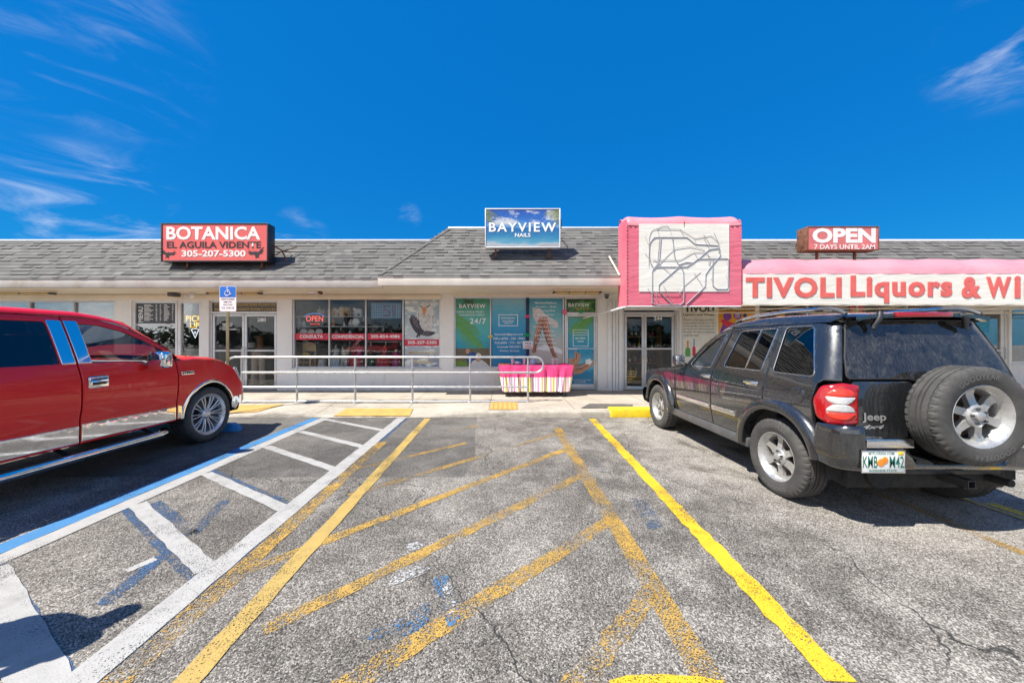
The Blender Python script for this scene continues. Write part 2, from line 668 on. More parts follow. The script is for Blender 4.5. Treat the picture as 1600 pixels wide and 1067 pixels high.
def asphalt(name, light, mid, dark, scale=95.0, stain=0.5, seed=0.0, bleach=False):
    m, nt, b, N, L = nodes_of(name)
    tc = N('ShaderNodeTexCoord')
    mp = N('ShaderNodeMapping'); mp.inputs['Location'].default_value = (seed, seed * .7, 0)
    L(tc.outputs['Object'], mp.inputs[0]); v = mp.outputs[0]
    vo = N('ShaderNodeTexVoronoi'); vo.inputs['Scale'].default_value = scale
    vo.inputs['Randomness'].default_value = 1.0
    L(v, vo.inputs['Vector'])
    wn = N('ShaderNodeTexWhiteNoise'); L(vo.outputs['Position'], wn.inputs['Vector'])
    big = noise(nt, 0.55, 6, 0.62, v, 0.4)
    med = noise(nt, 3.2, 6, 0.65, v, 0.3)
    # share of pale stones rises where the binder has worn away
    wear = mth(nt, 'ADD', mth(nt, 'MULTIPLY', rng(nt, big, 0.32, 0.68, -0.20, 0.20), 1.0), mth(nt, 'MULTIPLY', rng(nt, med, 0.3, 0.7, -0.13, 0.13), 1.0))
    if bleach:
        sx = N('ShaderNodeSeparateXYZ'); L(v, sx.inputs[0])
        wear = mth(nt, 'ADD', wear, rng(nt, mth(nt, 'ADD', sx.outputs[0], rng(nt, med, 0.2, 0.8, -0.8, 0.8)), 0.6, 2.6, -0.03, 0.14))
    sto = mth(nt, 'ADD', wn.outputs['Value'], wear, True)
    cc = ramp(nt, sto, [(0.05, dark), (0.34, mid), (0.62, tuple(x * 1.25 for x in mid)), (0.86, light), (1.0, tuple(min(1, x * 1.25) for x in light))])
    fine = noise(nt, scale * 3.1, 2, 0.5, v)
    cc = mixc(nt, 0.55, cc, ramp(nt, fine, [(0.3, (0.45,) * 3), (0.7, (1.35,) * 3)]), 'MULTIPLY')
    # dark spots of oil and tyre rubber
    st = noise(nt, 1.35, 7, 0.68, v, 0.9)
    cc = mixc(nt, rng(nt, st, 0.60, 0.74, 0, stain), cc, (0.035, 0.030, 0.028))
    sp = noise(nt, 8.0, 3, 0.5, v, 0.2)
    cc = mixc(nt, rng(nt, sp, 0.70, 0.77, 0, stain), cc, (0.03, 0.028, 0.027))
    if bleach:      # brown drips and scuffs in the bay on the right
        dr = noise(nt, 1.7, 8, 0.7, objc(nt, (1.25, 0.8, 1)), 0.7)
        reg = mth(nt, 'MULTIPLY', rng(nt, sx.outputs[0], 1.5, 2.2), rng(nt, sx.outputs[1], 2.2, 3.4))
        reg = mth(nt, 'MAXIMUM', reg, mth(nt, 'MULTIPLY', rng(nt, sx.outputs[1], 4.6, 6.4), 0.8))
        cc = mixc(nt, mth(nt, 'MULTIPLY', mth(nt, 'MULTIPLY', rng(nt, dr, 0.52, 0.66), reg), 0.62), cc, (0.060, 0.048, 0.036))
    # hairline cracks
    cv = N('ShaderNodeTexVoronoi'); cv.feature = 'DISTANCE_TO_EDGE'; cv.inputs['Scale'].default_value = 0.42
    dn = N('ShaderNodeTexNoise'); dn.inputs['Scale'].default_value = 3.0; dn.inputs['Detail'].default_value = 6
    L(v, dn.inputs['Vector'])
    ad = N('ShaderNodeVectorMath'); ad.operation = 'MULTIPLY_ADD'
    ad.inputs[1].default_value = (0.35, 0.35, 0.35)
    L(dn.outputs['Color'], ad.inputs[0]); L(v, ad.inputs[2])
    L(ad.outputs[0], cv.inputs['Vector'])
    crk = mth(nt, 'MULTIPLY', rng(nt, cv.outputs['Distance'], 0.0008, 0.0028, 1.0, 0.0), rng(nt, noise(nt, 0.8, 3, 0.5, v), 0.42, 0.55))
    cc = mixc(nt, mth(nt, 'MULTIPLY', crk, 0.85), cc, (0.02, 0.02, 0.02))
    L(cc, b.inputs['Base Color'])
    b.inputs['Roughness'].default_value = 0.88
    b.inputs['Specular IOR Level'].default_value = 0.3
    hgt = mth(nt, 'SUBTRACT', mth(nt, 'ADD', rng(nt, vo.outputs['Distance'], 0.0, 0.6, 1.0, 0.0), mth(nt, 'MULTIPLY', wn.outputs['Value'], 0.6)), mth(nt, 'MULTIPLY', crk, 3.0))
    bump(nt, b, hgt, 0.55, 0.005)
    MATS[name] = m
    return m

def paint(name, c, worn=0.3, scale=120.0, big=1.2):
    """road paint, worn through to the asphalt"""
    m, nt, b, N, L = nodes_of(name)
    out = [n for n in nt.nodes if n.type == 'OUTPUT_MATERIAL'][0]
    v = objc(nt)
    n1 = noise(nt, scale, 3, 0.6, v)
    n2 = noise(nt, big, 6, 0.65, v, 0.5)
    n3 = noise(nt, 9.0, 5, 0.65, v, 0.3)
    cc = ramp(nt, n3, [(0.3, tuple(x * 0.82 for x in c)), (0.7, c)])
    cc = mixc(nt, rng(nt, noise(nt, 3.0, 8, 0.7, v, 0.4), 0.55, 0.8, 0, 0.35), cc, (0.14, 0.13, 0.12))
    L(cc, b.inputs['Base Color'])
    b.inputs['Roughness'].default_value = 0.7
    bump(nt, b, mth(nt, 'ADD', n1, noise(nt, 110.0, 2, 0.5, v)), 0.5, 0.004)
    t = mth(nt, 'ADD', mth(nt, 'ADD', mth(nt, 'MULTIPLY', n1, 1.15), mth(nt, 'MULTIPLY', n2, 0.9)), mth(nt, 'MULTIPLY', n3, 0.25))
    # t is centred on about 0.95; worn moves the threshold
    e = 0.85 + worn * 0.60
    cov = rng(nt, t, e - 0.03, e + 0.03)
    tr = N('ShaderNodeBsdfTransparent')
    mx = N('ShaderNodeMixShader')
    L(cov, mx.inputs[0]); L(tr.outputs[0], mx.inputs[1]); L(b.outputs[0], mx.inputs[2])
    L(mx.outputs[0], out.inputs['Surface'])
    MATS[name] = m
    return m

def gradient_mat(name, stops, axis=2, lo=0.0, hi=1.0, rough=0.35, cloud=None):
    """a printed picture whose colours run along one axis of the object"""
    m, nt, b, N, L = nodes_of(name)
    v = objc(nt)
    sx = N('ShaderNodeSeparateXYZ'); L(v, sx.inputs[0])
    f = rng(nt, sx.outputs[axis], lo, hi, 0, 1, False)
    f = mth(nt, 'ADD', f, rng(nt, noise(nt, 3.0, 5, 0.6, objc(nt, (0.6, 1, 2.0))), 0.3, 0.7, -0.05, 0.05))
    cc = ramp(nt, f, stops)
    if cloud:
        cc = mixc(nt, mth(nt, 'MULTIPLY', rng(nt, noise(nt, cloud[0], 6, 0.6, objc(nt, (1, 1, 2.2))), cloud[1], cloud[1] + 0.12), rng(nt, sx.outputs[axis], cloud[2], cloud[3])), cc, cloud[4])
    L(cc, b.inputs['Base Color'])
    b.inputs['Roughness'].default_value = rough
    MATS[name] = m
    return m

def shingle_mat():
    m, nt, b, N, L = nodes_of('roof_shingle')
    at = N('ShaderNodeAttribute'); at.attribute_name = 'tone'
    v = objc(nt)
    cc = ramp(nt, at.outputs['Fac'], [(0.0, (0.074, 0.072, 0.070)), (0.5, (0.125, 0.121, 0.114)), (1.0, (0.185, 0.177, 0.163))])
    gr = noise(nt, 160.0, 2, 0.6, v)
    cc = mixc(nt, 0.6, cc, ramp(nt, gr, [(0.3, (0.5,) * 3), (0.7, (1.4,) * 3)]), 'MULTIPLY')
    st = noise(nt, 1.1, 6, 0.65, objc(nt, (1, 0.35, 0.35)))
    cc = mixc(nt, rng(nt, st, 0.5, 0.8, 0, 0.45), cc, (0.09, 0.095, 0.09))
    L(cc, b.inputs['Base Color'])
    b.inputs['Roughness'].default_value = 0.9
    bump(nt, b, gr, 0.4, 0.004)
    MATS['roof_shingle'] = m
    return m

def concrete_walk():
    m, nt, b, N, L = nodes_of('walk_concrete')
    v = objc(nt)
    n1 = noise(nt, 1.3, 7, 0.65, v, 0.4); n2 = noise(nt, 22.0, 4, 0.6, v)
    cc = ramp(nt, n1, [(0.28, (0.30, 0.265, 0.215)), (0.5, (0.41, 0.365, 0.30)), (0.72, (0.50, 0.455, 0.385))])
    cc = mixc(nt, 0.5, cc, ramp(nt, n2, [(0.3, (0.7,) * 3), (0.7, (1.2,) * 3)]), 'MULTIPLY')
    cc = mixc(nt, rng(nt, noise(nt, 3.4, 8, 0.72, v, 0.8), 0.56, 0.72, 0, 0.6), cc, (0.16, 0.14, 0.12))
    sx = N('ShaderNodeSeparateXYZ'); L(v, sx.inputs[0])
    # tooled joints
    j = None
    for ax, per, o in ((0, 1.72, 0.31), (1, 1.35, 0.55)):
        w = mth(nt, 'ABSOLUTE', mth(nt, 'SUBTRACT', mth(nt, 'FRACT', mth(nt, 'DIVIDE', mth(nt, 'ADD', sx.outputs[ax], 100 * per + o), per)), 0.5))
        k = rng(nt, w, 0.5 - 0.011 / per, 0.5 - 0.004 / per)
        j = k if j is None else mth(nt, 'MAXIMUM', j, k)
    cc = mixc(nt, mth(nt, 'MULTIPLY', j, 0.75), cc, (0.09, 0.08, 0.07))
    L(cc, b.inputs['Base Color'])
    b.inputs['Roughness'].default_value = 0.85
    bump(nt, b, mth(nt, 'SUBTRACT', n2, mth(nt, 'MULTIPLY', j, 1.5)), 0.35, 0.006)
    MATS['walk_concrete'] = m
    return m

def stucco():
    m, nt, b, N, L = nodes_of('painted_stucco')
    v = objc(nt)
    n1 = noise(nt, 0.9, 6, 0.62, v)
    cc = ramp(nt, n1, [(0.3, (0.78, 0.77, 0.75)), (0.7, (0.86, 0.85, 0.83))])
    streak = noise(nt, 5.0, 7, 0.7, objc(nt, (1, 1, 0.12)), 0.3)
    cc = mixc(nt, rng(nt, streak, 0.52, 0.78, 0, 0.55), cc, (0.45, 0.41, 0.36))
    sx = N('ShaderNodeSeparateXYZ'); L(v, sx.inputs[0])
    low = mth(nt, 'MULTIPLY', rng(nt, sx.outputs[2], 0.12, 0.5, 0.55, 0.0), rng(nt, noise(nt, 4.0, 6, 0.7, v), 0.4, 0.7))
    cc = mixc(nt, low, cc, (0.42, 0.38, 0.33))
    L(cc, b.inputs['Base Color'])
    b.inputs['Roughness'].default_value = 0.8
    bump(nt, b, noise(nt, 45.0, 5, 0.65, v), 0.35, 0.008)
    MATS['painted_stucco'] = m
    return m

shingle_mat(); concrete_walk(); stucco()
asphalt('worn_asphalt', (0.36, 0.335, 0.302), (0.150, 0.135, 0.116), (0.052, 0.048, 0.044), 150.0, 0.55, bleach=True)
asphalt('patch_asphalt', (0.21, 0.195, 0.175), (0.112, 0.103, 0.092), (0.05, 0.047, 0.044), 190.0, 0.6, 31.7)
paint('white_paint', (0.40, 0.39, 0.37), 0.22)
paint('blue_paint', (0.05, 0.20, 0.42), 0.26)
paint('old_blue_paint', (0.045, 0.10, 0.20), 0.50, 120.0)
paint('yellow_paint', (0.70, 0.45, 0.02), 0.30)
paint('faded_yellow_paint', (0.45, 0.31, 0.09), 0.30)
paint('worn_yellow_paint', (0.48, 0.295, 0.065), 0.54, 120.0)
paint('ghost_yellow_paint', (0.40, 0.25, 0.07), 0.55, 110.0)
paint('scrap_blue_paint', (0.05, 0.16, 0.32), 0.58, 75.0)
paint('faint_blue_paint', (0.045, 0.10, 0.19), 0.72, 90.0)
paint('scrap_white_paint', (0.45, 0.45, 0.45), 0.58, 75.0)
M = MATS
pm('kerb_concrete', (0.40, 0.36, 0.30), 0.85, var=0.25, scale=5, bmp=0.6, bscale=25, dirt=0.75, dirtc=(0.13, 0.12, 0.10))
pm('yellow_kerb', (0.80, 0.56, 0.02), 0.6, var=0.12, scale=8, bmp=0.5, bscale=25, dirt=0.35, dirtc=(0.25, 0.2, 0.1))
pm('tactile_yellow', (0.52, 0.31, 0.085), 0.75, var=0.14, scale=7, bmp=0.3, bscale=60, dirt=0.4, dirtc=(0.35, 0.27, 0.16))
pm('fascia_paint', (0.56, 0.515, 0.46), 0.7, var=0.10, scale=2.0, bmp=0.3, bscale=30, dirt=0.75, dirtc=(0.34, 0.27, 0.20), vecscale=(1.2, 1, 0.5))
pm('soffit_paint', (0.80, 0.72, 0.58), 0.75, var=0.08, scale=2.0, bmp=0.2, bscale=30, dirt=0.3, dirtc=(0.45, 0.36, 0.24))
pm('white_metal', (0.78, 0.79, 0.80), 0.4, var=0.06, scale=5, dirt=0.2, dirtc=(0.4, 0.36, 0.3))
pm('frame_aluminium', (0.66, 0.67, 0.68), 0.38, metal=0.35, var=0.08, scale=6, dirt=0.25, dirtc=(0.3, 0.27, 0.22))
pm('pipe_metal', (0.56, 0.57, 0.58), 0.36, metal=0.75, var=0.10, scale=14, dirt=0.3, dirtc=(0.3, 0.26, 0.22))
pm('dark_metal', (0.05, 0.05, 0.055), 0.5, metal=0.4, var=0.2, scale=8)
pm('rust_metal', (0.20, 0.09, 0.05), 0.8, metal=0.2, var=0.45, scale=14, bmp=0.4, dirt=0.5, dirtc=(0.07, 0.04, 0.03))
pm('bronze_post', (0.22, 0.19, 0.11), 0.5, metal=0.6, var=0.2, scale=6)
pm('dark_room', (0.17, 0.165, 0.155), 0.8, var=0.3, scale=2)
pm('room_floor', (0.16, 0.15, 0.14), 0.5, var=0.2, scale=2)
pm('white_print', (0.86, 0.86, 0.84), 0.5, var=0.05, scale=6)
pm('sheet_white', (0.80, 0.80, 0.77), 0.5, var=0.06, scale=3, dirt=0.15, dirtc=(0.5, 0.45, 0.35))
pm('ink', (0.04, 0.045, 0.05), 0.5, var=0.1, scale=4)
glass_mat('shop_glass', (0.93, 0.95, 0.95), 0.58, 0.0, 0.005)
# ------------------------------------------------------------------ ground
KY = 6.875           # street edge of the kerb
YF = 9.6             # shop fronts
def sheet(name, polys, z, mat, seg=0.0):
    mb = MB()
    for p in polys:
        V2, T = fill2d(p)
        mb.add([(q[0], q[1], z) for q in V2], [list(t) for t in T])
    o = mb.build(name, mat, smooth=False)
    return tag(o, kind='structure')

def wobble(a, b, w, n=24, amp=0.006, seed=0):
    """a painted line from a to b, w wide, with slightly uneven edges"""
    rd = random.Random(seed + int(a[0] * 1000) + int(b[1] * 777))
    a = Vector(a); b = Vector(b)
    t = (b - a).normalized(); nrm = Vector((-t.y, t.x))
    le = []; ri = []
    for i in range(n + 1):
        p = a + (b - a) * i / n
        le.append(p + nrm * (w / 2 + rd.uniform(-amp, amp)))
        ri.append(p - nrm * (w / 2 + rd.uniform(-amp, amp)))
    return le + ri[::-1]

lot = MB()
lot.quad((-160, -160, 0), (160, -160, 0), (160, 160, 0), (-160, 160, 0))
tag(lot.build('parking_lot', M['worn_asphalt'], smooth=False), kind='structure')
sheet('asphalt_patch', [[(-40, 3.87), (-0.44, 3.87), (-0.38, 4.6), (-0.47, 5.6), (-0.53, KY), (-40, KY)]], 0.002, M['patch_asphalt'])

Z1, Z2, Z3 = 0.004, 0.006, 0.008
# bay markings, left to right
sheet('blue_line', [wobble((-3.62, 1.0), (-3.64, 6.78), 0.165, 40)], Z1, M['blue_paint'])
sheet('white_line', [wobble((-3.445, 1.0), (-3.46, 6.80), 0.165, 40)], Z2, M['white_paint'])
sheet('white_line', [wobble((-1.855, 1.0), (-1.985, 6.82), 0.165, 40)], Z2, M['white_paint'])
sheet('blue_edge', [wobble((-1.80, 1.0), (-1.93, 6.8), 0.16, 40)], Z1, M['old_blue_paint'])
bars = [((-3.36, 2.29), (-1.90, 1.47), 0.165), ((-3.36, 3.22), (-1.95, 2.30), 0.12), ((-3.36, 3.965), (-1.93, 3.115), 0.11),
        ((-3.36, 4.97), (-1.93, 4.06), 0.11), ((-3.36, 5.80), (-1.95, 4.93), 0.11), ((-3.36, 6.66), (-1.97, 5.83), 0.11)]
for i, (a, b, w) in enumerate(bars):
    sheet('white_bar', [wobble(a, b, w, 16)], Z2 + 0.0015, M['white_paint'])
    if i < 3:
        s = [0.05, -0.075, 0.075][i]
        sheet('blue_bar_edge', [wobble((a[0] - 0.01, a[1] + s), (b[0], b[1] + s), 0.09, 16)], Z1 - 0.0008, M['old_blue_paint'])
sheet('old_blue_stripe', [wobble(G(352, 782), G(300, 835), 0.085), wobble(G(300, 835), G(240, 785), 0.10)], Z1 - 0.0004, M['old_blue_paint'])
sheet('old_blue_stripe', [wobble(G(255, 868), G(160, 945), 0.09)], Z1 - 0.0004, M['old_blue_paint'])
sheet('old_white_stripe', [wobble(G(243, 873), G(197, 893), 0.06)], Z1 + 0.0007, M['white_paint'])
sheet('old_yellow_line', [wobble((-1.69, 1.0), (-1.80, 5.2), 0.135, 40)], Z1 + 0.0004, M['worn_yellow_paint'])
sheet('yellow_line', [wobble((-1.385, 1.0), (-1.47, 6.76), 0.12, 40)], Z2, M['faded_yellow_paint'])
sheet('yellow_line', [wobble((0.905, 1.0), (0.905, 6.06), 0.14, 40)], Z2, M['worn_yellow_paint'])
sheet('bright_yellow_line', [wobble((1.475, 1.545), (1.675, 6.72), 0.125, 70, 0.012)], Z2, M['yellow_paint'])
for a, b, w in [((-0.72, 1.50), (0.90, 2.95), 0.115), ((0.25, 1.47), (0.92, 2.14), 0.11), ((-1.25, 1.82), (0.88, 3.93), 0.10),
                ((-1.70, 2.27), (0.88, 4.88), 0.095)]:
    sheet('old_hatch_line', [wobble(a, b, w, 20, 0.01)], Z1, M['worn_yellow_paint'])
for a, b, w in [((-1.50, 3.40), (0.88, 5.70), 0.085), ((-1.70, 4.15), (-0.55, 5.15), 0.085), ((-0.9, 5.85), (-0.45, 6.2), 0.08)]:
    sheet('faint_hatch_line', [wobble(a, b, w, 20, 0.01)], Z1, M['ghost_yellow_paint'])
sheet('yellow_bar', [[(0.44, 1.2), (0.98, 1.2), (0.96, 1.545), (0.88, 1.565), (0.70, 1.578), (0.55, 1.572), (0.46, 1.548)]], Z3, M['yellow_paint'])
sheet('old_yellow_line', [wobble((3.66, 1.6), (3.69, 6.6), 0.09, 30)], Z1, M['ghost_yellow_paint'])
sheet('old_white_line', [wobble((4.36, 2.6), (4.33, 6.7), 0.07, 20)], Z2, M['faded_yellow_paint'])
sheet('yellow_line', [wobble((4.52, 1.0), (4.48, 3.25), 0.12, 20)], Z1, M['yellow_paint'])
for k in range(1, 4):
    sheet('bright_yellow_line', [wobble((4.5 + 2.75 * k, 1.2), (4.5 + 2.75 * k, 6.7), 0.12, 20)], Z2, M['yellow_paint'])
    sheet('white_line', [wobble((-4.0 - 2.9 * k, 1.0), (-4.0 - 2.9 * k, 6.7), 0.12, 20)], Z2, M['white_paint'])
def blotch(pts):
    return rpoly([G(*p) for p in pts], 0.2, 5)
sheet('paint_scrap', [blotch([(672, 906), (700, 896), (722, 965), (700, 985), (686, 930)]), blotch([(580, 985), (640, 962), (672, 935), (668, 985), (600, 1000), (555, 1000)])], Z1 + 0.0004, M['scrap_blue_paint'])
sheet('paint_scrap', [blotch([(985, 775), (1012, 785), (1040, 822), (1015, 830), (996, 800)]), blotch([(920, 715), (940, 722), (952, 740), (930, 738)])], Z1 + 0.0004, M['faint_blue_paint'])
sheet('paint_scrap', [blotch([(610, 905), (640, 884), (678, 888), (655, 900), (606, 918)]), blotch([(690, 915), (704, 908), (716, 955), (700, 962)]),
                      blotch([(632, 852), (655, 845), (665, 856), (640, 862)])], Z1 + 0.0010, M['scrap_white_paint'])

# ------------------------------------------------------------------ pavement in front of the shops
def walk_z(x, y):
    """the pavement dips to the road at the kerb ramp"""
    z = 0.125 + (y - KY) * 0.006
    def s(t): t = max(0, min(1, t)); return t * t * (3 - 2 * t)
    k = s(1 - max(0, abs(x + 2.55) - 0.78) / 1.35) * s(1 - (y - KY) / 1.25)
    k2 = s(1 - max(0, abs(x + 6.2) - 0.9) / 1.0) * s(1 - (y - KY) / 1.25)
    return z - 0.112 * max(k, k2 * 0.8)
def build_walk():
    xs = [-45 + i * 1.0 for i in range(35)] + [-10 + i * 0.125 for i in range(121)] + [5.5 + i for i in range(36)]
    xs = sorted(set(round(x, 3) for x in xs))
    ys = [KY + 0.16 + i * 0.12 for i in range(24)] 
    ys = [y for y in ys if y < YF - 0.02] + [YF + 0.02]
    top = MB(); top.grid([[(x, y, walk_z(x, y)) for x in xs] for y in ys])
    tag(top.build('pavement', M['walk_concrete']), kind='structure')
    rd = random.Random(3)
    jit = {x: rd.uniform(-0.012, 0.012) for x in xs}
    kb = MB()
    prof = [(0.0, None, -0.02), (0.004, 0.0, -0.055), (0.012, 0.0, -0.022), (0.035, 0.0, -0.002), (0.16, 0.0, 0.0)]
    rows = []
    for dy, _, dz in prof:
        rows.append([(x, KY + dy + jit[x] * (1 if dy < 0.1 else 0), (-0.03 if _ is None else max(0.001, walk_z(x, KY + 0.16) + dz + 0.2 * jit[x] * (dy < .1)))) for x in xs])
    kb.grid(rows)
    tag(kb.build('kerb', M['kerb_concrete']), kind='structure')
build_walk()
def walk_sheet(name, poly, dz, mat, g=0.12):
    lp = resample(poly, g)
    xs = [p.x for p in lp]; ys = [p.y for p in lp]
    ex = []
    x = min(xs)
    while x < max(xs):
        y = min(ys)
        while y < max(ys):
            q = Vector((x, y))
            if inside(q, lp) and min((q - a).length for a in lp) > g * .4: ex.append(q)
            y += g
        x += g
    V2, T = fill2d(lp, (), ex)
    mb = MB(); mb.add([(p.x, p.y, walk_z(p.x, p.y) + dz) for p in V2], [list(t) for t in T])
    return mb
# yellow warning surfaces
tag(walk_sheet('ramp_pad', [(-3.36, KY + .02), (-1.86, KY + .02), (-1.92, 7.42), (-3.33, 7.42)], 0.012, None).build('yellow_ramp_surface', M['tactile_yellow']), kind='structure')
tag(walk_sheet('ramp_pad', [(-6.4, KY + .20), (-4.95, KY + .20), (-4.75, 7.62), (-6.4, 7.62)], 0.012, None).build('yellow_ramp_surface', M['tactile_yellow']), kind='structure')
def tactile_pad():
    mb = walk_sheet('pad', [(-0.31, KY + .1), (0.27, KY + .1), (0.29, 7.78), (-0.29, 7.78)], 0.010, None)
    for i in range(6):
        for j in range(9):
            x = -0.25 + i * 0.095; y = KY + .16 + j * 0.085
            mb.box(x - .035, x + .035, y - .03, y + .03, walk_z(x, y) + .006, walk_z(x, y) + .018, 0.005, seg=1)
    tag(mb.build('yellow_tactile_pad', M['tactile_yellow']), kind='structure')
tactile_pad()
# tarred corner of the pavement and the yellow painted kerb beside it
tag(walk_sheet('tar', [(1.55, KY + .25), (2.6, KY + .25), (2.75, 7.55), (1.85, 7.62)], 0.010, None).build('tarred_pavement', M['patch_asphalt']), kind='structure')
yk = MB(); yk.box(2.07, 4.9, KY - .02, KY + .20, -0.02, 0.178, 0.03, seg=3)
tag(yk.build('yellow_kerb', M['yellow_kerb']), kind='structure')
# ------------------------------------------------------------------ the shop building
def FX(px): return (px - 788.0) * YF / F
def FZ(py): return H - (py - 532.0) * YF / F
ZS, ZF = 2.745, 2.955         # soffit, top of the fascia
WF = 0.13                     # floor level at the shop fronts
bld = empty('shop_building', (0, YF, 0), 0, 'low white strip of shops with a grey shingled roof along the pavement', 'building')
OPEN = [(-2.0e3, 178, FZ(575), FZ(470)), (205, 313, FZ(560), FZ(470)), (326, 433, WF, FZ(470)), (456, 688, FZ(575), FZ(466)),
        (709, 882, FZ(575), FZ(464)), (882.01, 934, WF, FZ(464)), (974, 1058, WF, FZ(482)), (1186, 1500, FZ(575), FZ(474)),
        (1519, 1577, WF, FZ(482)), (1581, 1900, FZ(568), FZ(480)), (2000, 2300, FZ(575), FZ(478))]
def build_walls():
    mb = MB()
    prev = None
    y0, y1 = YF, YF + 0.2
    edges = []
    x_end = 40.0
    for i, (a, b, zb, zt) in enumerate(OPEN):
        xa = -40.0 if a < -1000 else FX(a); xb = FX(b)
        if prev is not None and xa - prev > 0.02:
            mb.box(prev, xa, y0, y1, 0.0, ZS + .1)
        if zb > 0.3: mb.box(xa, xb, y0, y1, 0.0, zb)
        mb.box(xa, xb, y0, y1, zt, ZS + .1)
        prev = xb
    mb.box(prev, 40, y0, y1, 0, ZS + .1)
    return mb.build('wall', M['painted_stucco'], bld, smooth=False)
build_walls()
# ledge line under the soffit and the mid shop's dark shadow gap
mb = MB()
mb.box(-40, FX(690), YF - .035, YF - .002, FZ(468.5) + .01, ZS - .004, 0.006)
mb.box(FX(706), FX(936), YF - .03, YF - .002, FZ(462.5), FZ(460) + .02, 0.006)
mb.build('lintel', M['soffit_paint'], bld)
def build_eaves():
    secs = [(-40.0, -2.88, 8.30), (-2.88, 4.62, 8.00), (4.62, 40.0, 8.30)]
    fa = MB(); so = MB()
    for i, (xa, xb, y) in enumerate(secs):
        fa.box(xa + (.003 if i else 0), xb, y, y + .10, ZS, ZF, 0.008)
        fa.box(xa + (.003 if i else 0), xb, y - .008, y - .002, ZF - .02, ZF + .004, 0.002)     # drip edge
        so.box(xa, xb, y + .102, YF, ZS + .02, ZS + .06)
    fa.build('fascia', M['fascia_paint'], bld)
    so.build('soffit', M['soffit_paint'], bld)
build_eaves()
RIDGE_L, RIDGE_M = 1.235, 1.59      # rise of the 45 degree roofs above the fascia
def build_roof():
    rd = random.Random(11)
    V = []; Fc = []; tone = []
    def face(pts, t):
        b = len(V); V.extend(pts); Fc.append(list(range(b, b + len(pts)))); tone.append(t)
    def slope(xa, xb, y0, rise, hip_l=0.0, hip_r=0.0, step=0.14):
        n = int(rise / (step * .7071) + .5)
        dh = rise / n
        for k in range(n):
            h0 = k * dh; h1 = (k + 1) * dh + .012
            xl = xa + hip_l * h0; xr = xb - hip_r * h0
            x = xl - rd.uniform(0, .25)
            rowt = rd.uniform(-.06, .06)
            while x < xr:
                w = rd.uniform(.10, .26)
                u0 = max(x, xl); u1 = min(x + w, xr)
                if u1 - u0 > .01:
                    lift = rd.choice([0.014, 0.014, 0.026])
                    t = min(1, max(0, rd.gauss(.5, .15) + rowt))
                    o = lift * .7071
                    a = (u0, y0 + h0 - o, ZF + h0 + o); b = (u1, y0 + h0 - o, ZF + h0 + o)
                    c = (u1, y0 + h1 - .003, ZF + h1 + .003); d = (u0, y0 + h1 - .003, ZF + h1 + .003)
                    face([a, b, c, d], t)
                    face([(u0, y0 + h0, ZF + h0), (u1, y0 + h0, ZF + h0), b, a], t * .3)
                x += w
        # deck under the shingles
        face([(xa, y0, ZF - .01), (xb, y0, ZF - .01), (xb - hip_r * rise, y0 + rise, ZF + rise - .01), (xa + hip_l * rise, y0 + rise, ZF + rise - .01)], .2)
    slope(-40, -1.4, 8.295, RIDGE_L)
    slope(4.0, 40, 8.295, RIDGE_L)
    slope(-2.88, 4.62, 7.995, RIDGE_M, .87, .87)
    # hip sides of the raised middle roof
    for sx, x0 in ((1, -2.88), (-1, 4.62)):
        n = 16
        for k in range(n):
            h0 = RIDGE_M * k / n; h1 = RIDGE_M * (k + 1) / n
            face([(x0 + sx * .87 * h0, 7.995 + h0, ZF + h0), (x0 + sx * .87 * h1, 7.995 + h1, ZF + h1 + .006), (x0 + sx * .87 * h1, 12, ZF + h1 + .006), (x0 + sx * .87 * h0, 12, ZF + h0)], rd.uniform(.3, .6))
    # ridge caps along the hips
    for sx, x0 in ((1, -2.88), (-1, 4.62)):
        n = 11
        for k in range(n):
            h0 = RIDGE_M * k / n; h1 = RIDGE_M * (k + 1) / n + .03
            e = .10
            p0 = Vector((x0 + sx * .87 * h0, 7.995 + h0, ZF + h0 + .045)); p1 = Vector((x0 + sx * .87 * h1, 7.995 + h1, ZF + h1 + .03))
            t = rd.uniform(.25, .6)
            face([p0, p0 + Vector((sx * e, 0, .0)), p1 + Vector((sx * e, 0, .0)), p1], t)
            face([p0, p0 + Vector((-sx * .02, e, -.02)), p1 + Vector((-sx * .02, e, -.02)), p1], t)
            face([p0, p0 + Vector((sx * e, 0, 0)), p0 + Vector((sx * e, 0, -.03)), p0 + Vector((0, 0, -.05))], t * .4)
    me = bpy.data.meshes.new('roof')
    me.from_pydata([tuple(v) for v in V], [], Fc)
    at = me.attributes.new('tone', 'FLOAT', 'FACE')
    at.data.foreach_set('value', tone)
    finish('roof', me, M['roof_shingle'], bld, smooth=False)
    rt = MB()
    def ridge(xa, xb, y, z):
        rt.box(xa, xb, y - .05, y + .12, z - .02, z + .035, 0.008)
    ridge(-40, -1.2, 8.295 + RIDGE_L, ZF + RIDGE_L)
    ridge(3.2, 40, 8.295 + RIDGE_L, ZF + RIDGE_L)
    ridge(-2.88 + .87 * RIDGE_M - .03, 4.62 - .87 * RIDGE_M + .03, 7.995 + RIDGE_M, ZF + RIDGE_M)
    rt.build('roof_edge_trim', M['white_metal'], bld)
    fl = MB()
    fl.box(-40, 40, 9.62, 22, ZF + RIDGE_L - .25, ZF + RIDGE_L - .05)
    fl.box(-1.3, 3.1, 9.72, 16, ZF + RIDGE_M - .3, ZF + RIDGE_M - .06)
    fl.box(-40, 40, 21.8, 22, 0, ZF + RIDGE_L - .26)
    fl.box(-40, -39.8, YF + .21, 21.79, 0, ZF + RIDGE_L - .26)
    fl.box(39.8, 40, YF + .21, 21.79, 0, ZF + RIDGE_L - .26)
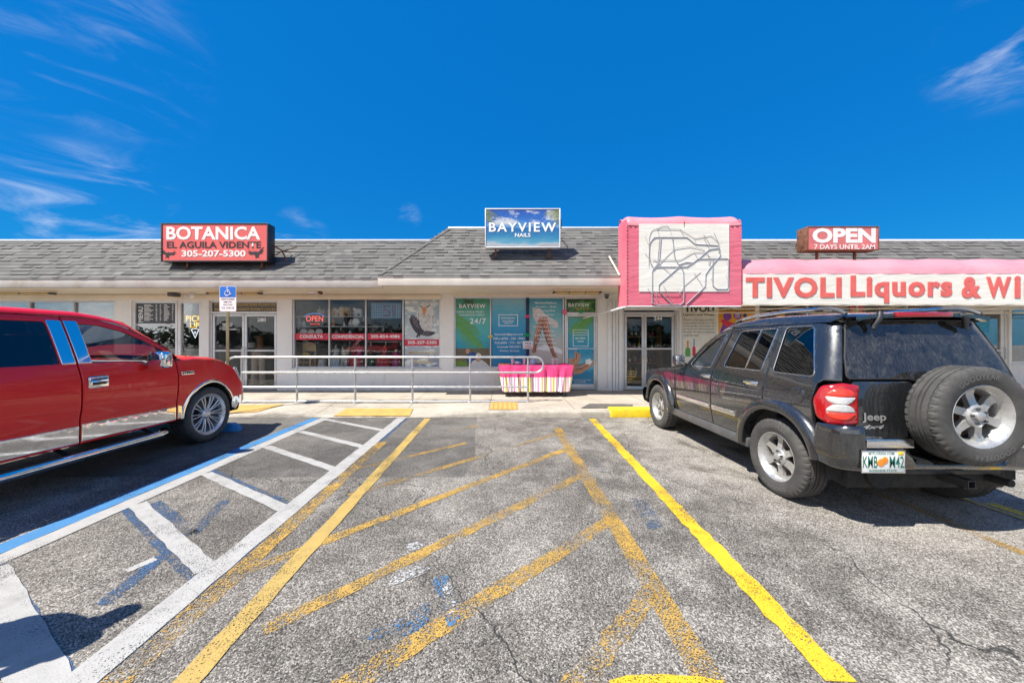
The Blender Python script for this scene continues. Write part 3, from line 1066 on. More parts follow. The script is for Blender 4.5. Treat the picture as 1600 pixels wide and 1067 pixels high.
    fl.build('back_wall', M['painted_stucco'], bld, smooth=False)
build_roof()
# rooms behind the glass
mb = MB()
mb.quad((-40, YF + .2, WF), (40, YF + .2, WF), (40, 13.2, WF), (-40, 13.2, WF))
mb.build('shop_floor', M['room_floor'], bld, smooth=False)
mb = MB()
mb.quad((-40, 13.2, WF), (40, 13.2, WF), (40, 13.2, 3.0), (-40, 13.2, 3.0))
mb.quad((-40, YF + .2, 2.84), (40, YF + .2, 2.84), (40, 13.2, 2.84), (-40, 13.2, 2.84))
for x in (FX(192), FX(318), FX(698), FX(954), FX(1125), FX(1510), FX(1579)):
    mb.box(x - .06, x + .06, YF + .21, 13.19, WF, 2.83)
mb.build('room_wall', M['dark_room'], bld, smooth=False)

def window(edges_px, zt, zb, bars=(), mat='frame_aluminium', fw=0.035, sill=True, yo=0.05, glass='shop_glass', label=None):
    """a shop window: frame with mullions at the given pixels, one pane per opening"""
    xs = [FX(p) for p in edges_px]
    w = MB()
    ya, yb = YF + yo, YF + yo + .07
    for i, x in enumerate(xs):
        h = fw if 0 < i < len(xs) - 1 else fw * 1.2
        xa = x if i == 0 else x - h / 2; xb = x if i == len(xs) - 1 else x + h / 2
        if i == 0: xb = x + h
        if i == len(xs) - 1: xa = x - h
        w.box(xa, xb, ya - .012, yb, zb, zt, 0.004)
    for z0, z1 in ((zb, zb + fw), (zt - fw, zt)):
        w.box(xs[0] + .002, xs[-1] - .002, ya, yb - .004, z0, z1, 0.004)
    for z in bars:
        w.box(xs[0] + .004, xs[-1] - .004, ya + .004, yb - .006, z - .014, z + .014, 0.003)
    if sill: w.box(xs[0] - .03, xs[-1] + .03, YF - .03, YF + .045, zb - .035, zb - .003, 0.006)
    o = w.build('window', M[mat], bld)
    for a, b in zip(xs, xs[1:]):
        g = MB(); g.box(a + .004, b - .004, ya + .03, ya + .036, zb + .004, zt - .004)
        g.build('pane', M[glass], o, smooth=False)
    return o
LW = [-2100 + 69.5 * k for k in range(33) if -2100 + 69.5 * k < -40] + [-26.5, 43, 112.5, 178]
w_left = window(LW[-9:], FZ(470), FZ(575))
w_take = window([205, 275], FZ(470), FZ(560), bars=(FZ(507),), mat='white_metal', fw=0.05)
w_pick = window([276, 313], FZ(470), FZ(560), mat='white_metal', fw=0.06)
w_bot = window([456, 513, 570.5, 629, 688], FZ(466), FZ(575))
w_bay = window([709, 766.5, 824.5, 882], FZ(464), FZ(575))
w_r1 = window([1186, 1264, 1342, 1420, 1500], FZ(474), FZ(575))
w_r2 = window([1581, 1690, 1800, 1900], FZ(480), FZ(568), mat='white_metal', fw=0.05)
# dark blue mullion of the nail salon
mb = MB(); mb.box(FX(822.5), FX(827), YF + .03, YF + .037, FZ(574), FZ(465), 0.002)
pm('navy_tape', (0.012, 0.03, 0.11), 0.5, var=0.15)
mb.build('mullion_cover', M['navy_tape'], w_bay)

def door(px0, px1, ztop, leaves, mid=(), z_tr=None, mat='frame_aluminium', fw=0.06, glass='shop_glass', kick=0.10):
    """a glazed shop door: outer frame, optional transom light, leaves with rails, handles"""
    x0, x1 = FX(px0), FX(px1)
    ya, yb = YF + .045, YF + .13
    fr = MB()
    f = .045
    fr.box(x0, x0 + f, ya, yb, WF, ztop, 0.005); fr.box(x1 - f, x1, ya, yb, WF, ztop, 0.005)
    fr.box(x0 + f, x1 - f, ya + .002, yb, ztop - f, ztop, 0.005)
    zt = ztop - f
    if z_tr is not None:
        fr.box(x0 + f, x1 - f, ya - .004, yb, z_tr, z_tr + .06, 0.005); zt = z_tr
    root = fr.build('door', M[mat], bld)
    if z_tr is not None:
        g = MB(); g.box(x0 + f, x1 - f, ya + .04, ya + .046, z_tr + .06, ztop - f)
        g.build('transom_pane', M[glass], root, smooth=False)
    n = len(leaves) - 1
    for i in range(n):
        a, b = FX(leaves[i]) + .004, FX(leaves[i + 1]) - .004
        lf = MB()
        lf.box(a, a + fw, ya + .012, yb - .02, WF + .015, zt - .006, 0.005)
        lf.box(b - fw, b, ya + .012, yb - .02, WF + .015, zt - .006, 0.005)
        lf.box(a + fw, b - fw, ya + .014, yb - .022, zt - .006 - fw * 1.1, zt - .006, 0.004)
        lf.box(a + fw, b - fw, ya + .014, yb - .022, WF + .015, WF + .015 + kick, 0.004)
        for z in mid: lf.box(a + fw, b - fw, ya + .013, yb - .024, z - .02, z + .02, 0.004)
        lf.build('door_leaf', M[mat], root)
        g = MB(); g.box(a + fw, b - fw, ya + .04, ya + .046, WF + .015 + kick, zt - .006 - fw * 1.1)
        g.build('pane', M[glass], root, smooth=False)
        hx = b - fw * .5 if i == 0 else a + fw * .5
        hd = MB(); hd.tube([(hx, ya + .012, 1.0), (hx, ya - .05, 1.0), (hx, ya - .05, 1.3), (hx, ya + .012, 1.3)], .011, 8)
        hd.build('door_handle', M['pipe_metal'], root)
    return root
d_280 = door(326, 433, FZ(470), [329, 379.5, 430], (FZ(548),), FZ(490))
d_bay = door(883, 934, FZ(464), [885.5, 931.5], (FZ(545),), FZ(491), fw=.045, kick=.16)
d_244 = door(974, 1058, FZ(482), [977, 1008, 1055], (FZ(545),), FZ(490.5))
d_240 = door(1519, 1577, FZ(482), [1522, 1574], (FZ(548),), None, 'white_metal', .09)
# pipes, shutter guides and the roller housing beside the liquor store door
mb = MB()
for px, w in ((952, 7), (959, 4), (963.5, 3.5), (969, 5), (1062, 4)):
    mb = MB(); mb.box(FX(px - w / 2), FX(px + w / 2), YF - .05, YF - .003, WF, FZ(470), 0.01)
    mb.build('shutter_guide', M['white_metal'], bld)
mb = MB()
for k in range(7):
    mb.cyl((FX(974), YF - .12 + .004 * (k % 2), FZ(484) + .045 * k), (FX(1058), YF - .12 + .004 * (k % 2), FZ(484) + .045 * k), .024, n=8)
mb.build('roller_shutter', M['white_metal'], bld)
# ------------------------------------------------------------------ vehicle materials
def car_paint(name, c, dust=0.15, dustc=(0.30, 0.28, 0.26), rough=0.30, coat=1.0, ior=1.5):
    m, nt, b, N, L = nodes_of(name)
    v = objc(nt)
    fl = noise(nt, 900.0, 1, 0.5, v)
    cc = ramp(nt, fl, [(0.35, tuple(x * 0.85 for x in c)), (0.65, tuple(min(1, x * 1.18) for x in c))])
    d = mth(nt, 'MULTIPLY', rng(nt, noise(nt, 3.5, 8, 0.7, v, 0.5), 0.35, 0.8), rng(nt, noise(nt, 60.0, 3, 0.6, objc(nt, (1, 1, 0.15))), 0.3, 0.7))
    cc = mixc(nt, mth(nt, 'MULTIPLY', d, dust), cc, dustc)
    L(cc, b.inputs['Base Color'])
    L(rng(nt, d, 0.0, 0.6, rough, rough + 0.2), b.inputs['Roughness'])
    b.inputs['Coat Weight'].default_value = coat
    b.inputs['Coat IOR'].default_value = ior
    L(rng(nt, d, 0.0, 0.6, 0.008, 0.05), b.inputs['Coat Roughness'])
    bump(nt, b, noise(nt, 2.2, 2, 0.4, v), 0.06, 0.02)
    MATS[name] = m
    return m
car_paint('black_paint', (0.014, 0.015, 0.017), 0.05, rough=0.25, ior=1.75)
car_paint('red_paint', (0.86, 0.002, 0.006), 0.0, (0.5, 0.3, 0.28), 0.4, 0.55)
def rubber():
    m, nt, b, N, L = nodes_of('tyre_rubber')
    v = objc(nt)
    cc = ramp(nt, noise(nt, 7.0, 6, 0.65, v), [(0.3, (0.038, 0.037, 0.036)), (0.7, (0.085, 0.082, 0.077))])
    L(cc, b.inputs['Base Color'])
    b.inputs['Roughness'].default_value = 0.75
    # fine rings of the sidewall and sipes of the tread
    sx = N('ShaderNodeSeparateXYZ'); L(v, sx.inputs[0])
    rad = mth(nt, 'SQRT', mth(nt, 'ADD', mth(nt, 'MULTIPLY', sx.outputs[0], sx.outputs[0]), mth(nt, 'MULTIPLY', sx.outputs[2], sx.outputs[2])))
    ring = mth(nt, 'SINE', mth(nt, 'MULTIPLY', rad, 900.0))
    ang = mth(nt, 'ARCTAN2', sx.outputs[2], sx.outputs[0])
    sipe = mth(nt, 'SINE', mth(nt, 'ADD', mth(nt, 'MULTIPLY', ang, 150.0), mth(nt, 'MULTIPLY', sx.outputs[1], 60.0)))
    tr = rng(nt, rad, 0.352, 0.362)
    h = mth(nt, 'ADD', mth(nt, 'MULTIPLY', ring, 0.12), mth(nt, 'MULTIPLY', rng(nt, sipe, 0.55, 0.9), mth(nt, 'MULTIPLY', tr, -1.0)))
    bump(nt, b, h, 0.5, 0.004)
    MATS['tyre_rubber'] = m
rubber()
pm('tyre_letter', (0.13, 0.125, 0.12), 0.7, var=0.1, scale=20)
pm('alloy', (0.50, 0.50, 0.49), 0.34, metal=0.6, var=0.08, scale=14, dirt=0.25, dirtc=(0.35, 0.27, 0.2), coat=0.3)
pm('alloy_dark', (0.10, 0.10, 0.11), 0.45, metal=0.7, var=0.2, scale=10)
pm('brake_disc', (0.20, 0.13, 0.09), 0.55, metal=0.7, var=0.3, scale=9)
pm('chrome', (0.86, 0.87, 0.88), 0.045, metal=1.0, var=0.02, scale=8, rvar=0.02)
pm('dark_chrome', (0.66, 0.66, 0.66), 0.28, metal=0.55, var=0.08, scale=10, rvar=0.04)
pm('satin_chrome', (0.80, 0.80, 0.80), 0.16, metal=1.0, var=0.05, scale=10, rvar=0.05)
pm('trim_black', (0.022, 0.022, 0.024), 0.5, var=0.2, scale=12)
pm('trim_grey', (0.085, 0.085, 0.09), 0.42, var=0.15, scale=10, dirt=0.3, dirtc=(0.2, 0.18, 0.16))
pm('underbody', (0.018, 0.018, 0.018), 0.8, var=0.3, scale=10)
pm('cabin_grey', (0.15, 0.15, 0.155), 0.75, var=0.12, scale=10)
pm('cabin_tan', (0.50, 0.46, 0.40), 0.75, var=0.12, scale=10)
pm('lens_red', (0.36, 0.008, 0.010), 0.12, var=0.08, scale=30, coat=1.0, rvar=0.04)
pm('lens_bright_red', (0.72, 0.035, 0.012), 0.12, var=0.15, scale=60, coat=1.0, bmp=0.3, bscale=120, rvar=0.04)
pm('lens_clear', (0.72, 0.70, 0.68), 0.12, metal=0.4, var=0.2, scale=60, coat=1.0, bmp=0.3, bscale=120, rvar=0.04)
pm('lens_amber', (0.75, 0.22, 0.02), 0.15, var=0.1, scale=40, coat=1.0)
glass_mat('privacy_glass', (0.045, 0.055, 0.06), 1.25, 0.0, 0.02)
glass_mat('dusty_privacy_glass', (0.04, 0.05, 0.06), 1.3, 0.02, 0.02, dust=0.16)
glass_mat('car_glass', (0.90, 0.96, 0.93), 0.9, 0.0, 0.0)
glass_mat('mirror_glass', (0.02, 0.02, 0.02), 1.0, 0.01, 0.8)
pm('plate_white', (0.80, 0.82, 0.80), 0.4, var=0.04, scale=8)
pm('plate_green', (0.01, 0.16, 0.12), 0.4, var=0.05)
pm('plate_orange', (0.85, 0.27, 0.03), 0.4, var=0.1, scale=30)
pm('plate_yellow', (0.85, 0.62, 0.05), 0.4, var=0.05)

MZY = Matrix.Rotation(-PI / 2, 4, 'X')          # a lathe about z turned so that z points along +y
def make_tyre(parent, Rt, Wt, rr, lettering=None):
    prof = [(rr - .012, -.36), (rr + .004, -.415), (rr + .025, -.455), ((Rt + rr) * .5, -.495), (Rt - .045, -.49), (Rt - .022, -.455), (Rt - .006, -.405),
            (Rt - .001, -.36), (Rt, -.285), (Rt - .013, -.272), (Rt - .013, -.248), (Rt, -.235), (Rt, -.09), (Rt - .013, -.077), (Rt - .013, -.048), (Rt, -.035)]
    prof = prof + [(r, -z) for r, z in prof[::-1]]
    n = 168
    V = []; Fc = []
    k = len(prof)
    for r, z in prof:
        for j in range(n):
            a = 2 * PI * j / n
            q = r
            if abs(z) >= .35 and abs(z) < .46 and r > Rt - .03 and j % 4 == 0: q = r - .008
            if .2 < abs(z) < .3 and j % 4 == 2 and r > Rt - .003: q = r - .004
            V.append(MZY @ Vector((q * math.cos(a), q * math.sin(a), z * Wt)))
    for i in range(k - 1):
        for j in range(n):
            j2 = (j + 1) % n
            Fc.append([i * n + j, i * n + j2, (i + 1) * n + j2, (i + 1) * n + j])
    mb = MB(); mb.add(V, Fc)
    t = mb.build('tyre', M['tyre_rubber'], parent, keep=False, angle=28)
    if lettering:
        rm = rr + (Rt - rr) * .52
        pcs = []
        for a0 in (90, 270):
            me = text_mesh(lettering, 0.015, spacing=1.15)
            xs = [v.co.x for v in me.vertices]; ys = [v.co.y for v in me.vertices]
            sc = 0.038 / (max(ys) - min(ys))
            for v in me.vertices:
                s = (v.co.x - (max(xs) + min(xs)) / 2) * sc; h = (v.co.y - (max(ys) + min(ys)) / 2) * sc
                a = R(a0) + s / rm
                # seen from outside (+y looking back) x runs to the left
                v.co = Vector((math.cos(a) * (rm + h), Wt * .497 + .0015, math.sin(a) * (rm + h)))
            me.materials.clear()
            finish('raised_lettering', me, M['tyre_letter'], parent, False, keep=False)
    return t

def make_rim(parent, Rt, Wt, rr, style):
    o = Wt * .42
    mb = MB()
    prof = [(rr - .02, -o), (rr + .006, -o - .004), (rr - .03, -o + .03), (rr - .045, 0), (rr - .028, o - .05), (rr - .012, o - .012), (rr + .008, o + .004), (rr + .013, o + .001), (rr + .008, o - .012)]
    mb.lathe(prof, 72, MZY)
    if style == 'six':
        ns, hub = 6, .078
        def spoke(a):
            ca, sa = math.cos(a), math.sin(a)
            def fr(x, z, d):
                t = (z - hub) / (rr - hub)
                y = o - .030 - .018 * math.sin(PI * min(1, max(0, t))) - .035 * (1 - d) - (0.006 if abs(x) > .02 else 0)
                return (x * ca + z * sa, y, -x * sa + z * ca)
            w0, w1 = .032, .036
            zz = [hub - .02, hub + .03, (hub + rr) / 2, rr - .03, rr - .01]
            prof = [(-w0, zz[0]), (-w0 * .86, zz[1]), (-w0 * .9, zz[2]), (-w1, zz[3]), (-w1 * 1.3, zz[4]), (w1 * 1.3, zz[4]), (w1, zz[3]), (w0 * .9, zz[2]), (w0 * .86, zz[1]), (w0, zz[0])]
            mb.poly(prof, 0, 1, fr)
        for k in range(ns): spoke(2 * PI * k / ns)
        mb.lathe([(hub + .006, o - .075), (hub + .004, o - .036), (hub - .008, o - .026), (.036, o - .030), (.034, o - .012), (.028, o - .008), (0.0005, o - .007)], 36, MZY)
        rim = mb.build('rim', M['alloy'], parent, keep=False)
        ln = MB()
        for k in range(5):
            a = 2 * PI * k / 5 + .3
            c = Vector((.055 * math.cos(a), 0, .055 * math.sin(a)))
            ln.cyl(c + Vector((0, o - .034, 0)), c + Vector((0, o - .012, 0)), .0095, n=6)
        ln.build('lug_nut', M['alloy_dark'], parent, keep=False)
    else:
        for k in range(10):
            for s in (-1, 1):
                a = 2 * PI * k / 10 + s * .085
                a2 = 2 * PI * k / 10 + s * .105
                p0 = Vector((.06 * math.cos(a), o - .055, .06 * math.sin(a)))
                pm_ = Vector((rr * .6 * math.cos(a2), o - .030, rr * .6 * math.sin(a2)))
                p1 = Vector(((rr - .02) * math.cos(a2), o - .028, (rr - .02) * math.sin(a2)))
                mb.tube([p0, pm_, p1], [.013, .010, .012], 8)
        mb.lathe([(.075, o - .10), (.078, o - .045), (.060, o - .030), (.040, o - .022), (.0005, o - .020)], 32, MZY)
        mb.lathe([(rr - .045, o - .06), (rr - .030, o - .016), (rr + .002, o + .003), (rr - .004, o - .02)], 72, MZY)
        rim = mb.build('rim', M['dark_chrome'], parent, keep=False)
    bk = MB()
    bk.lathe([(.001, -.02), (rr - .055, -.02), (rr - .055, -.045), (.001, -.045)], 48, MZY)
    bk.build('brake_disc', M['brake_disc'] if style == 'six' else M['alloy_dark'], parent, keep=False)
    return rim

def make_wheel(parent, Rt, Wt, rr, style, lettering=None, name='wheel'):
    w = empty(name, parent=parent)
    make_tyre(w, Rt, Wt, rr, lettering)
    make_rim(w, Rt, Wt, rr, style)
    return w

def place(o, loc, rz=0, rx=0, ry=0):
    o.location = loc; o.rotation_euler = (rx, ry, rz); return o

def loft(name, rows, mat, parent, both=True, sub=0, angle=40):
    mb = MB(); mb.grid(rows)
    o = mb.build(name, mat, parent, keep=False, angle=angle)
    if sub:
        m = o.modifiers.new('smooth', 'SUBSURF'); m.levels = sub; m.render_levels = sub
    return o

def sect(half):
    """a half cross-section (y >= 0, from the edge to the middle) completed to the other side"""
    return half + [(p[0], -p[1], p[2]) for p in half[-2::-1]]

# ------------------------------------------------------------------ black off-road wagon
def build_jeep():
    root = empty('parked_car', (3.51, 3.44, 0), R(90), 'black boxy off-road wagon with a spare wheel on its tailgate parked nose to the kerb', 'car')
    BP = M['black_paint']
    rx = curve1([(.40, -.575), (.60, -.585), (.85, -.580), (1.05, -.565), (1.15, -.548), (1.22, -.530), (1.45, -.465), (1.65, -.400), (1.75, -.370)])
    w = curve1([(.30, .785), (.42, .82), (.60, .848), (.82, .862), (1.0, .856), (1.10, .836), (1.17, .812), (1.30, .770), (1.50, .705), (1.62, .664), (1.68, .640), (1.75, .60)])
    rc, xcr = .15, -.42
    def taper(x): 
        t = max(0, min(1, (x - 1.6) / 1.7)); return 1 - .07 * t * t
    def side(u, z):
        W = w(z); xc = rx(z) + rc
        if u >= xcr:
            return (u + (xc - xcr) * max(0, 1 - (u - xcr) / .7) ** 2, W * taper(u), z)
        th = (xcr - u) / rc
        if th <= PI / 2:
            return (xc - rc * math.sin(th), W - rc + rc * math.cos(th), z)
        return (rx(z), W - rc - (th - PI / 2) * rc, z)
    def rear(y, z):
        W = w(z); a = abs(y)
        if a > W - rc:
            d = min(a - (W - rc), rc * .999)
            return (rx(z) + rc - math.sqrt(rc * rc - d * d), y, z)
        return (rx(z) - .018 * (1 - (a / (W - rc)) ** 2), y, z)
    CZ, RW = .368, .368
    fx = 2.65
    def sq(cx, r, a0, a1, n=20):
        out = []
        for i in range(n + 1):
            a = R(a0 + (a1 - a0) * i / n)
            k = r * (1 + .05 * abs(math.sin(2 * a)))
            out.append((cx + k * math.cos(a), CZ + k * math.sin(a), 0))
        return out
    def both(o):
        mirrored(o, root); return o
    # quarter panel with its window opening
    qh = rpoly([(.105, 1.185), (-.405, 1.185), (-.335, 1.635), (.095, 1.635)], .05, 5)
    q = [(.165, 1.665, 0), (.175, .93, 0)] + sq(0, .50, 73, 172, 18) + [(-.47, .70, 0), (-.408, .80, 0), (-.395, .98, 0), (-.43, 1.13, .02), (-.48, 1.165, .01), (-.60, 1.165, 0), (-.58, 1.665, 0)]
    both(panel('quarter_panel', rpoly(q, .015), BP, side, root, .06, .02, [qh]))
    both(panel('quarter_glass', qh, M['privacy_glass'], side, root, .08, .004, off=-.006, rnd=.001))
    # rear door
    dh = rpoly([(.265, 1.182, .03), (.215, 1.625, .03), (.73, 1.612, .04), (.775, 1.59, .03), (.895, 1.182, .03)], .03, 4)
    d = [(.168, 1.66), (.178, .94)] + sq(0, .52, 70, 17, 12) + [(.56, .435), (1.078, .435), (1.078, 1.12), (.915, 1.655)]
    d = [(a[0], a[1], 0) for a in d]
    both(panel('rear_door', rpoly(d, 0), BP, side, root, .06, .02, [dh]))
    both(panel('rear_door_glass', dh, M['privacy_glass'], side, root, .08, .004, off=-.006, rnd=.001))
    both(panel('window_divider', [(.50, 1.188), (.525, 1.188), (.462, 1.618), (.437, 1.618)], M['satin_chrome'], side, root, .08, .004, off=.001, rnd=.001))
    # front door
    fh = rpoly([(.985, 1.165, .02), (.955, 1.30, 0), (.885, 1.60, .03), (1.06, 1.578, .06), (1.21, 1.52, .06), (1.38, 1.42, .05), (1.52, 1.285, .05), (1.655, 1.145, .03)], .03, 4)
    fd = [(1.092, .435), (2.02, .435), (2.035, 1.0), (2.02, 1.055), (1.80, 1.115), (1.64, 1.27), (1.46, 1.445), (1.27, 1.562), (1.08, 1.632), (.93, 1.657), (1.09, 1.12)]
    # the pane leans into the pillar: keep the hole inside the door outline
    fh = [p for p in fh]
    fh = rpoly([(1.155, 1.152, .02), (1.025, 1.592, .03), (1.10, 1.575, .03), (1.22, 1.518, .06), (1.38, 1.42, .05), (1.52, 1.285, .05), (1.655, 1.145, .03)], .03, 4)
    both(panel('front_door', rpoly([(a, b, 0) for a, b in fd], 0), BP, side, root, .06, .02, [fh]))
    both(panel('front_door_glass', fh, M['car_glass'], side, root, .08, .004, off=-.006, rnd=.001))
    # bright mouldings round the glass
    def bead(lp, r=.006, off=.002):
        pts = []
        for p in resample(lp, .05):
            a = Vector(side(p.x, p.y)); pts.append(a + Vector((0, off, 0)))
        mb = MB(); mb.tube(pts, r, 6, closed=True)
        return both(mb.build('window_trim', M['satin_chrome'], root, keep=False))
    for lp in (qh, dh, fh): bead(lp, .0045)
    # front wing
    fw = [(2.048, .435, 0), (2.05, 1.045, .01), (2.5, 1.03, 0), (3.05, .975, .05), (3.28, .90, .05), (3.33, .66, 0)] + sq(fx, .50, 26, 160, 18) + [(2.15, .46, 0)]
    both(panel('front_wing', rpoly(fw, .01), BP, side, root, .07, .02))
    # wheel arch flares
    def flare(cx, a0, a1):
        rows = []
        n = 30
        for i in range(n + 1):
            a = R(a0 + (a1 - a0) * i / n)
            k = 1 + .05 * abs(math.sin(2 * a))
            t = taper(cx + .4 * math.cos(a))
            row = []
            for r, y in ((.445, .74), (.440, .875), (.442, .900), (.455, .914), (.478, .914), (.520, .900), (.542, .880), (.552, .848)):
                row.append((cx + r * k * math.cos(a), y * t + (.012 if r > .45 else 0) * 0, CZ + r * k * math.sin(a)))
            rows.append(row)
        return both(loft('wheel_arch_flare', rows, BP, root, angle=60))
    flare(0, 2, 165); flare(fx, 8, 178)
    def liner(cx):
        rows = []
        for i in range(19):
            a = R(-5 + 190 * i / 18)
            rows.append([(cx + .475 * math.cos(a), y, CZ + .475 * math.sin(a)) for y in (.50, .66, .80)])
        rows2 = []
        return both(loft('wheel_well', rows, M['underbody'], root))
    liner(0); liner(fx)
    # sill, side moulding
    sl = MB(); sl.box(.42, 2.2, .70, .845, .325, .432, .02)
    both(sl.build('sill', M['trim_grey'], root, keep=False))
    both(panel('side_moulding', rpoly([(1.105, .625), (1.985, .625), (1.985, .690), (1.105, .690)], .012), M['satin_chrome'], side, root, .08, .014, off=.012, rnd=.006))
    both(panel('side_moulding', rpoly([(.60, .628), (1.068, .625), (1.068, .690), (.62, .692)], .012), M['satin_chrome'], side, root, .08, .014, off=.012, rnd=.006))
    # door handles
    def handle(x0, x1, z):
        mb = MB(); y = w(z)
        mb.box(x0, x1, y - .01, y + .006, z - .026, z + .026, .008)
        mb.tube([(x0 + .01, y, z + .004), (x0 + .03, y + .034, z + .006), (x1 - .03, y + .036, z + .006), (x1 - .01, y, z + .004)], .013, 8)
        return both(mb.build('door_handle', M['satin_chrome'], root, keep=False))
    handle(1.11, 1.27, 1.035); handle(.26, .44, 1.045)
    fc = panel('fuel_flap', [(-.245 + .075 * math.cos(R(a)), 1.005 + .075 * math.sin(R(a))) for a in range(0, 360, 15)], BP, side, root, .05, .006, off=.006, rnd=.004)
    # roof
    top = curve1([(-.52, 1.728), (-.40, 1.742), (-.1, 1.762), (.4, 1.775), (.8, 1.762), (1.02, 1.728)])
    rows = []
    for x in (1.03, 1.0, .9, .7, .4, .1, -.2, -.36, -.42, -.475, -.49, -.485, -.42):
        tz = top(max(x, -.49)); k = 1.0; dz = 0
        if x <= -.42: k = .93
        if x <= -.475: k = .86
        row = []
        for y, dd in ((w(1.655) + .002, None), (.645, None), (.630, -.045), (.600, -.030), (.52, -.016), (.30, -.004), (0, 0)):
            z = {0: 1.662, 1: 1.680}.get(len(row), tz + (dd or 0))
            if x < -.40: z = max(z, 1.70 - 0.0) if len(row) < 2 else z
            row.append([x, y * k, z])
        rows.append(row)
    # underside of the rear spoiler
    for p in rows[-2]: p[2] -= .030
    for p in rows[-1]: p[2] -= .038
    rows[-2] = [[-.49, p[1], p[2]] for p in rows[-2]]
    loft('roof', [sect([tuple(p) for p in r]) for r in rows], BP, root, angle=50)
    lb = MB()
    lb.box(-.506, -.47, -.235, .235, top(-.48) - .038, top(-.48) + .004, .008)
    lb.build('brake_light', M['lens_red'], root, keep=False)
    wn = MB()
    for s in (-.16, ): wn.box(-.50, -.47, -.36, -.31, top(-.48) - .030, top(-.48) - .006, .004)
    wn.build('washer_jet', M['trim_grey'], root, keep=False)
    # windscreen and its pillars
    A = [(.93, 1.657), (1.08, 1.632), (1.27, 1.562), (1.46, 1.445), (1.64, 1.27), (1.80, 1.115)]
    gl = []; pl = []
    for i, (x, z) in enumerate(A):
        t = i / (len(A) - 1)
        o = Vector(side(x, z))
        inn = Vector((1.03 + (1.90 - 1.03) * t + .05 * math.sin(PI * t) * 0, .575 + .12 * t, 1.705 + (1.115 - 1.705) * t))
        mid = o.lerp(inn, .5) + Vector((.02, .012, .022))
        pl.append([tuple(o), tuple(mid), tuple(inn)])
        gl.append([(inn.x + .05 * (1 - (k / 6) ** 2), inn.y * k / 6, inn.z + .012 * (1 - (k / 6) ** 2)) for k in range(6, -7, -1)])
    both(loft('windscreen_pillar', pl, BP, root))
    loft('windscreen', gl, M['car_glass'], root)
    # bonnet, front
    rows = []
    for x, hw, z in ((1.86, .755, 1.115), (2.2, .765, 1.100), (2.7, .755, 1.060), (3.05, .735, 1.015), (3.22, .71, .965), (3.30, .69, .90)):
        rows.append(sect([(x, hw, z - .075), (x, hw - .015, z - .05), (x, hw - .07, z - .02), (x, .42, z), (x, .40, z + .012), (x, 0, z + .02)]))
    loft('bonnet', rows, BP, root)
    mb = MB()
    mb.box(3.20, 3.31, -.70, .70, .60, .90, .03)
    mb.build('front_panel', BP, root, keep=False)
    mb = MB()
    for k in range(7): mb.box(3.305, 3.325, -.27 + k * .09 - .028, -.27 + k * .09 + .028, .62, .88, .012)
    mb.build('grille', M['trim_black'], root, keep=False)
    hl = MB(); hl.lathe([(.09, 0), (.088, .02), (.06, .035), (.001, .042)], 28, Matrix.Translation((3.305, .50, .76)) @ Matrix.Rotation(PI / 2, 4, 'Y'))
    both(hl.build('headlight', M['lens_clear'], root, keep=False))
    rows = []
    for y in (-.86, -.80, -.55, 0, .55, .80, .86):
        b = -.16 * (abs(y) / .86) ** 3
        rows.append([(3.20 + b, y, .36), (3.40 + b, y, .38), (3.46 + b, y, .46), (3.45 + b, y, .58), (3.36 + b, y, .63), (3.20 + b, y, .64)])
    loft('front_bumper', rows, BP, root)
    # dark inner structure
    mb = MB()
    mb.box(-.52, 3.2, -.66, .66, .27, .46, .03)
    mb.box(.10, 1.95, -.775, .775, .44, 1.05, .02)
    mb.box(-.50, .08, -.60, .60, .47, 1.10, .02)
    mb.box(1.97, 3.18, -.60, .60, .45, .93, .02)
    mb.build('inner_body', M['underbody'], root, keep=False)
    # cabin
    def seat(x, y, wd, name='seat'):
        mb = MB()
        mb.box(x - .05, x + .45, y - wd / 2, y + wd / 2, 1.052, 1.12, .03)
        mb.box(-.07, .07, -wd / 2, wd / 2, 0, .42, .04, Matrix.Translation((x - .06, y, 1.06)) @ Matrix.Rotation(R(-14), 4, 'Y'))
        mb.box(-.05, .05, -.12, .12, .44, .58, .03, Matrix.Translation((x - .10, y, 1.06)) @ Matrix.Rotation(R(-14), 4, 'Y'))
        return mb.build(name, M['cabin_grey'], root, keep=False)
    seat(.75, .36, .46); seat(.75, -.36, .46); seat(-.10, 0, 1.10)
    mb = MB(); mb.box(1.45, 1.92, -.68, .68, 1.0, 1.14, .05)
    mb.build('dashboard', M['cabin_grey'], root, keep=False)
    mb = MB()
    mb.tube([(1.38 + .05 * math.cos(a), .36 + .18 * math.sin(a), 1.17 + .17 * math.cos(a)) for a in [2 * PI * k / 24 for k in range(24)]], .015, 8, closed=True)
    mb.cyl((1.38, .36, 1.17), (1.5, .36, 1.10), .04)
    mb.build('steering_wheel', M['trim_black'], root, keep=False)
    # rear end
    tg = rpoly([(-.655, .715), (.655, .715), (.655, 1.165), (-.655, 1.165)], .04, 5)
    panel('tailgate', tg, BP, rear, root, .07, .02, centre=(1.2, 0, .9))
    gg = rpoly([(-.690, 1.185, .03), (.690, 1.185, .03), (.655, 1.36, .2), (.555, 1.672, .05), (-.555, 1.672, .05), (-.655, 1.36, .2)], .04, 5)
    panel('rear_window', gg, M['dusty_privacy_glass'], rear, root, .08, .005, centre=(1.2, 0, .9), off=.004, rnd=.002)
    bz = [(p.x * 1.0, p.y) for p in gg]
    mb = MB(); mb.tube([Vector(rear(*p)) + Vector((-.004, 0, 0)) for p in resample(gg, .05)], .007, 6, closed=True)
    mb.build('rear_window_seal', M['trim_black'], root, keep=False)
    mb = MB(); mb.box(-.30, -.28, -.60, .60, 1.12, 1.69, 0.0)
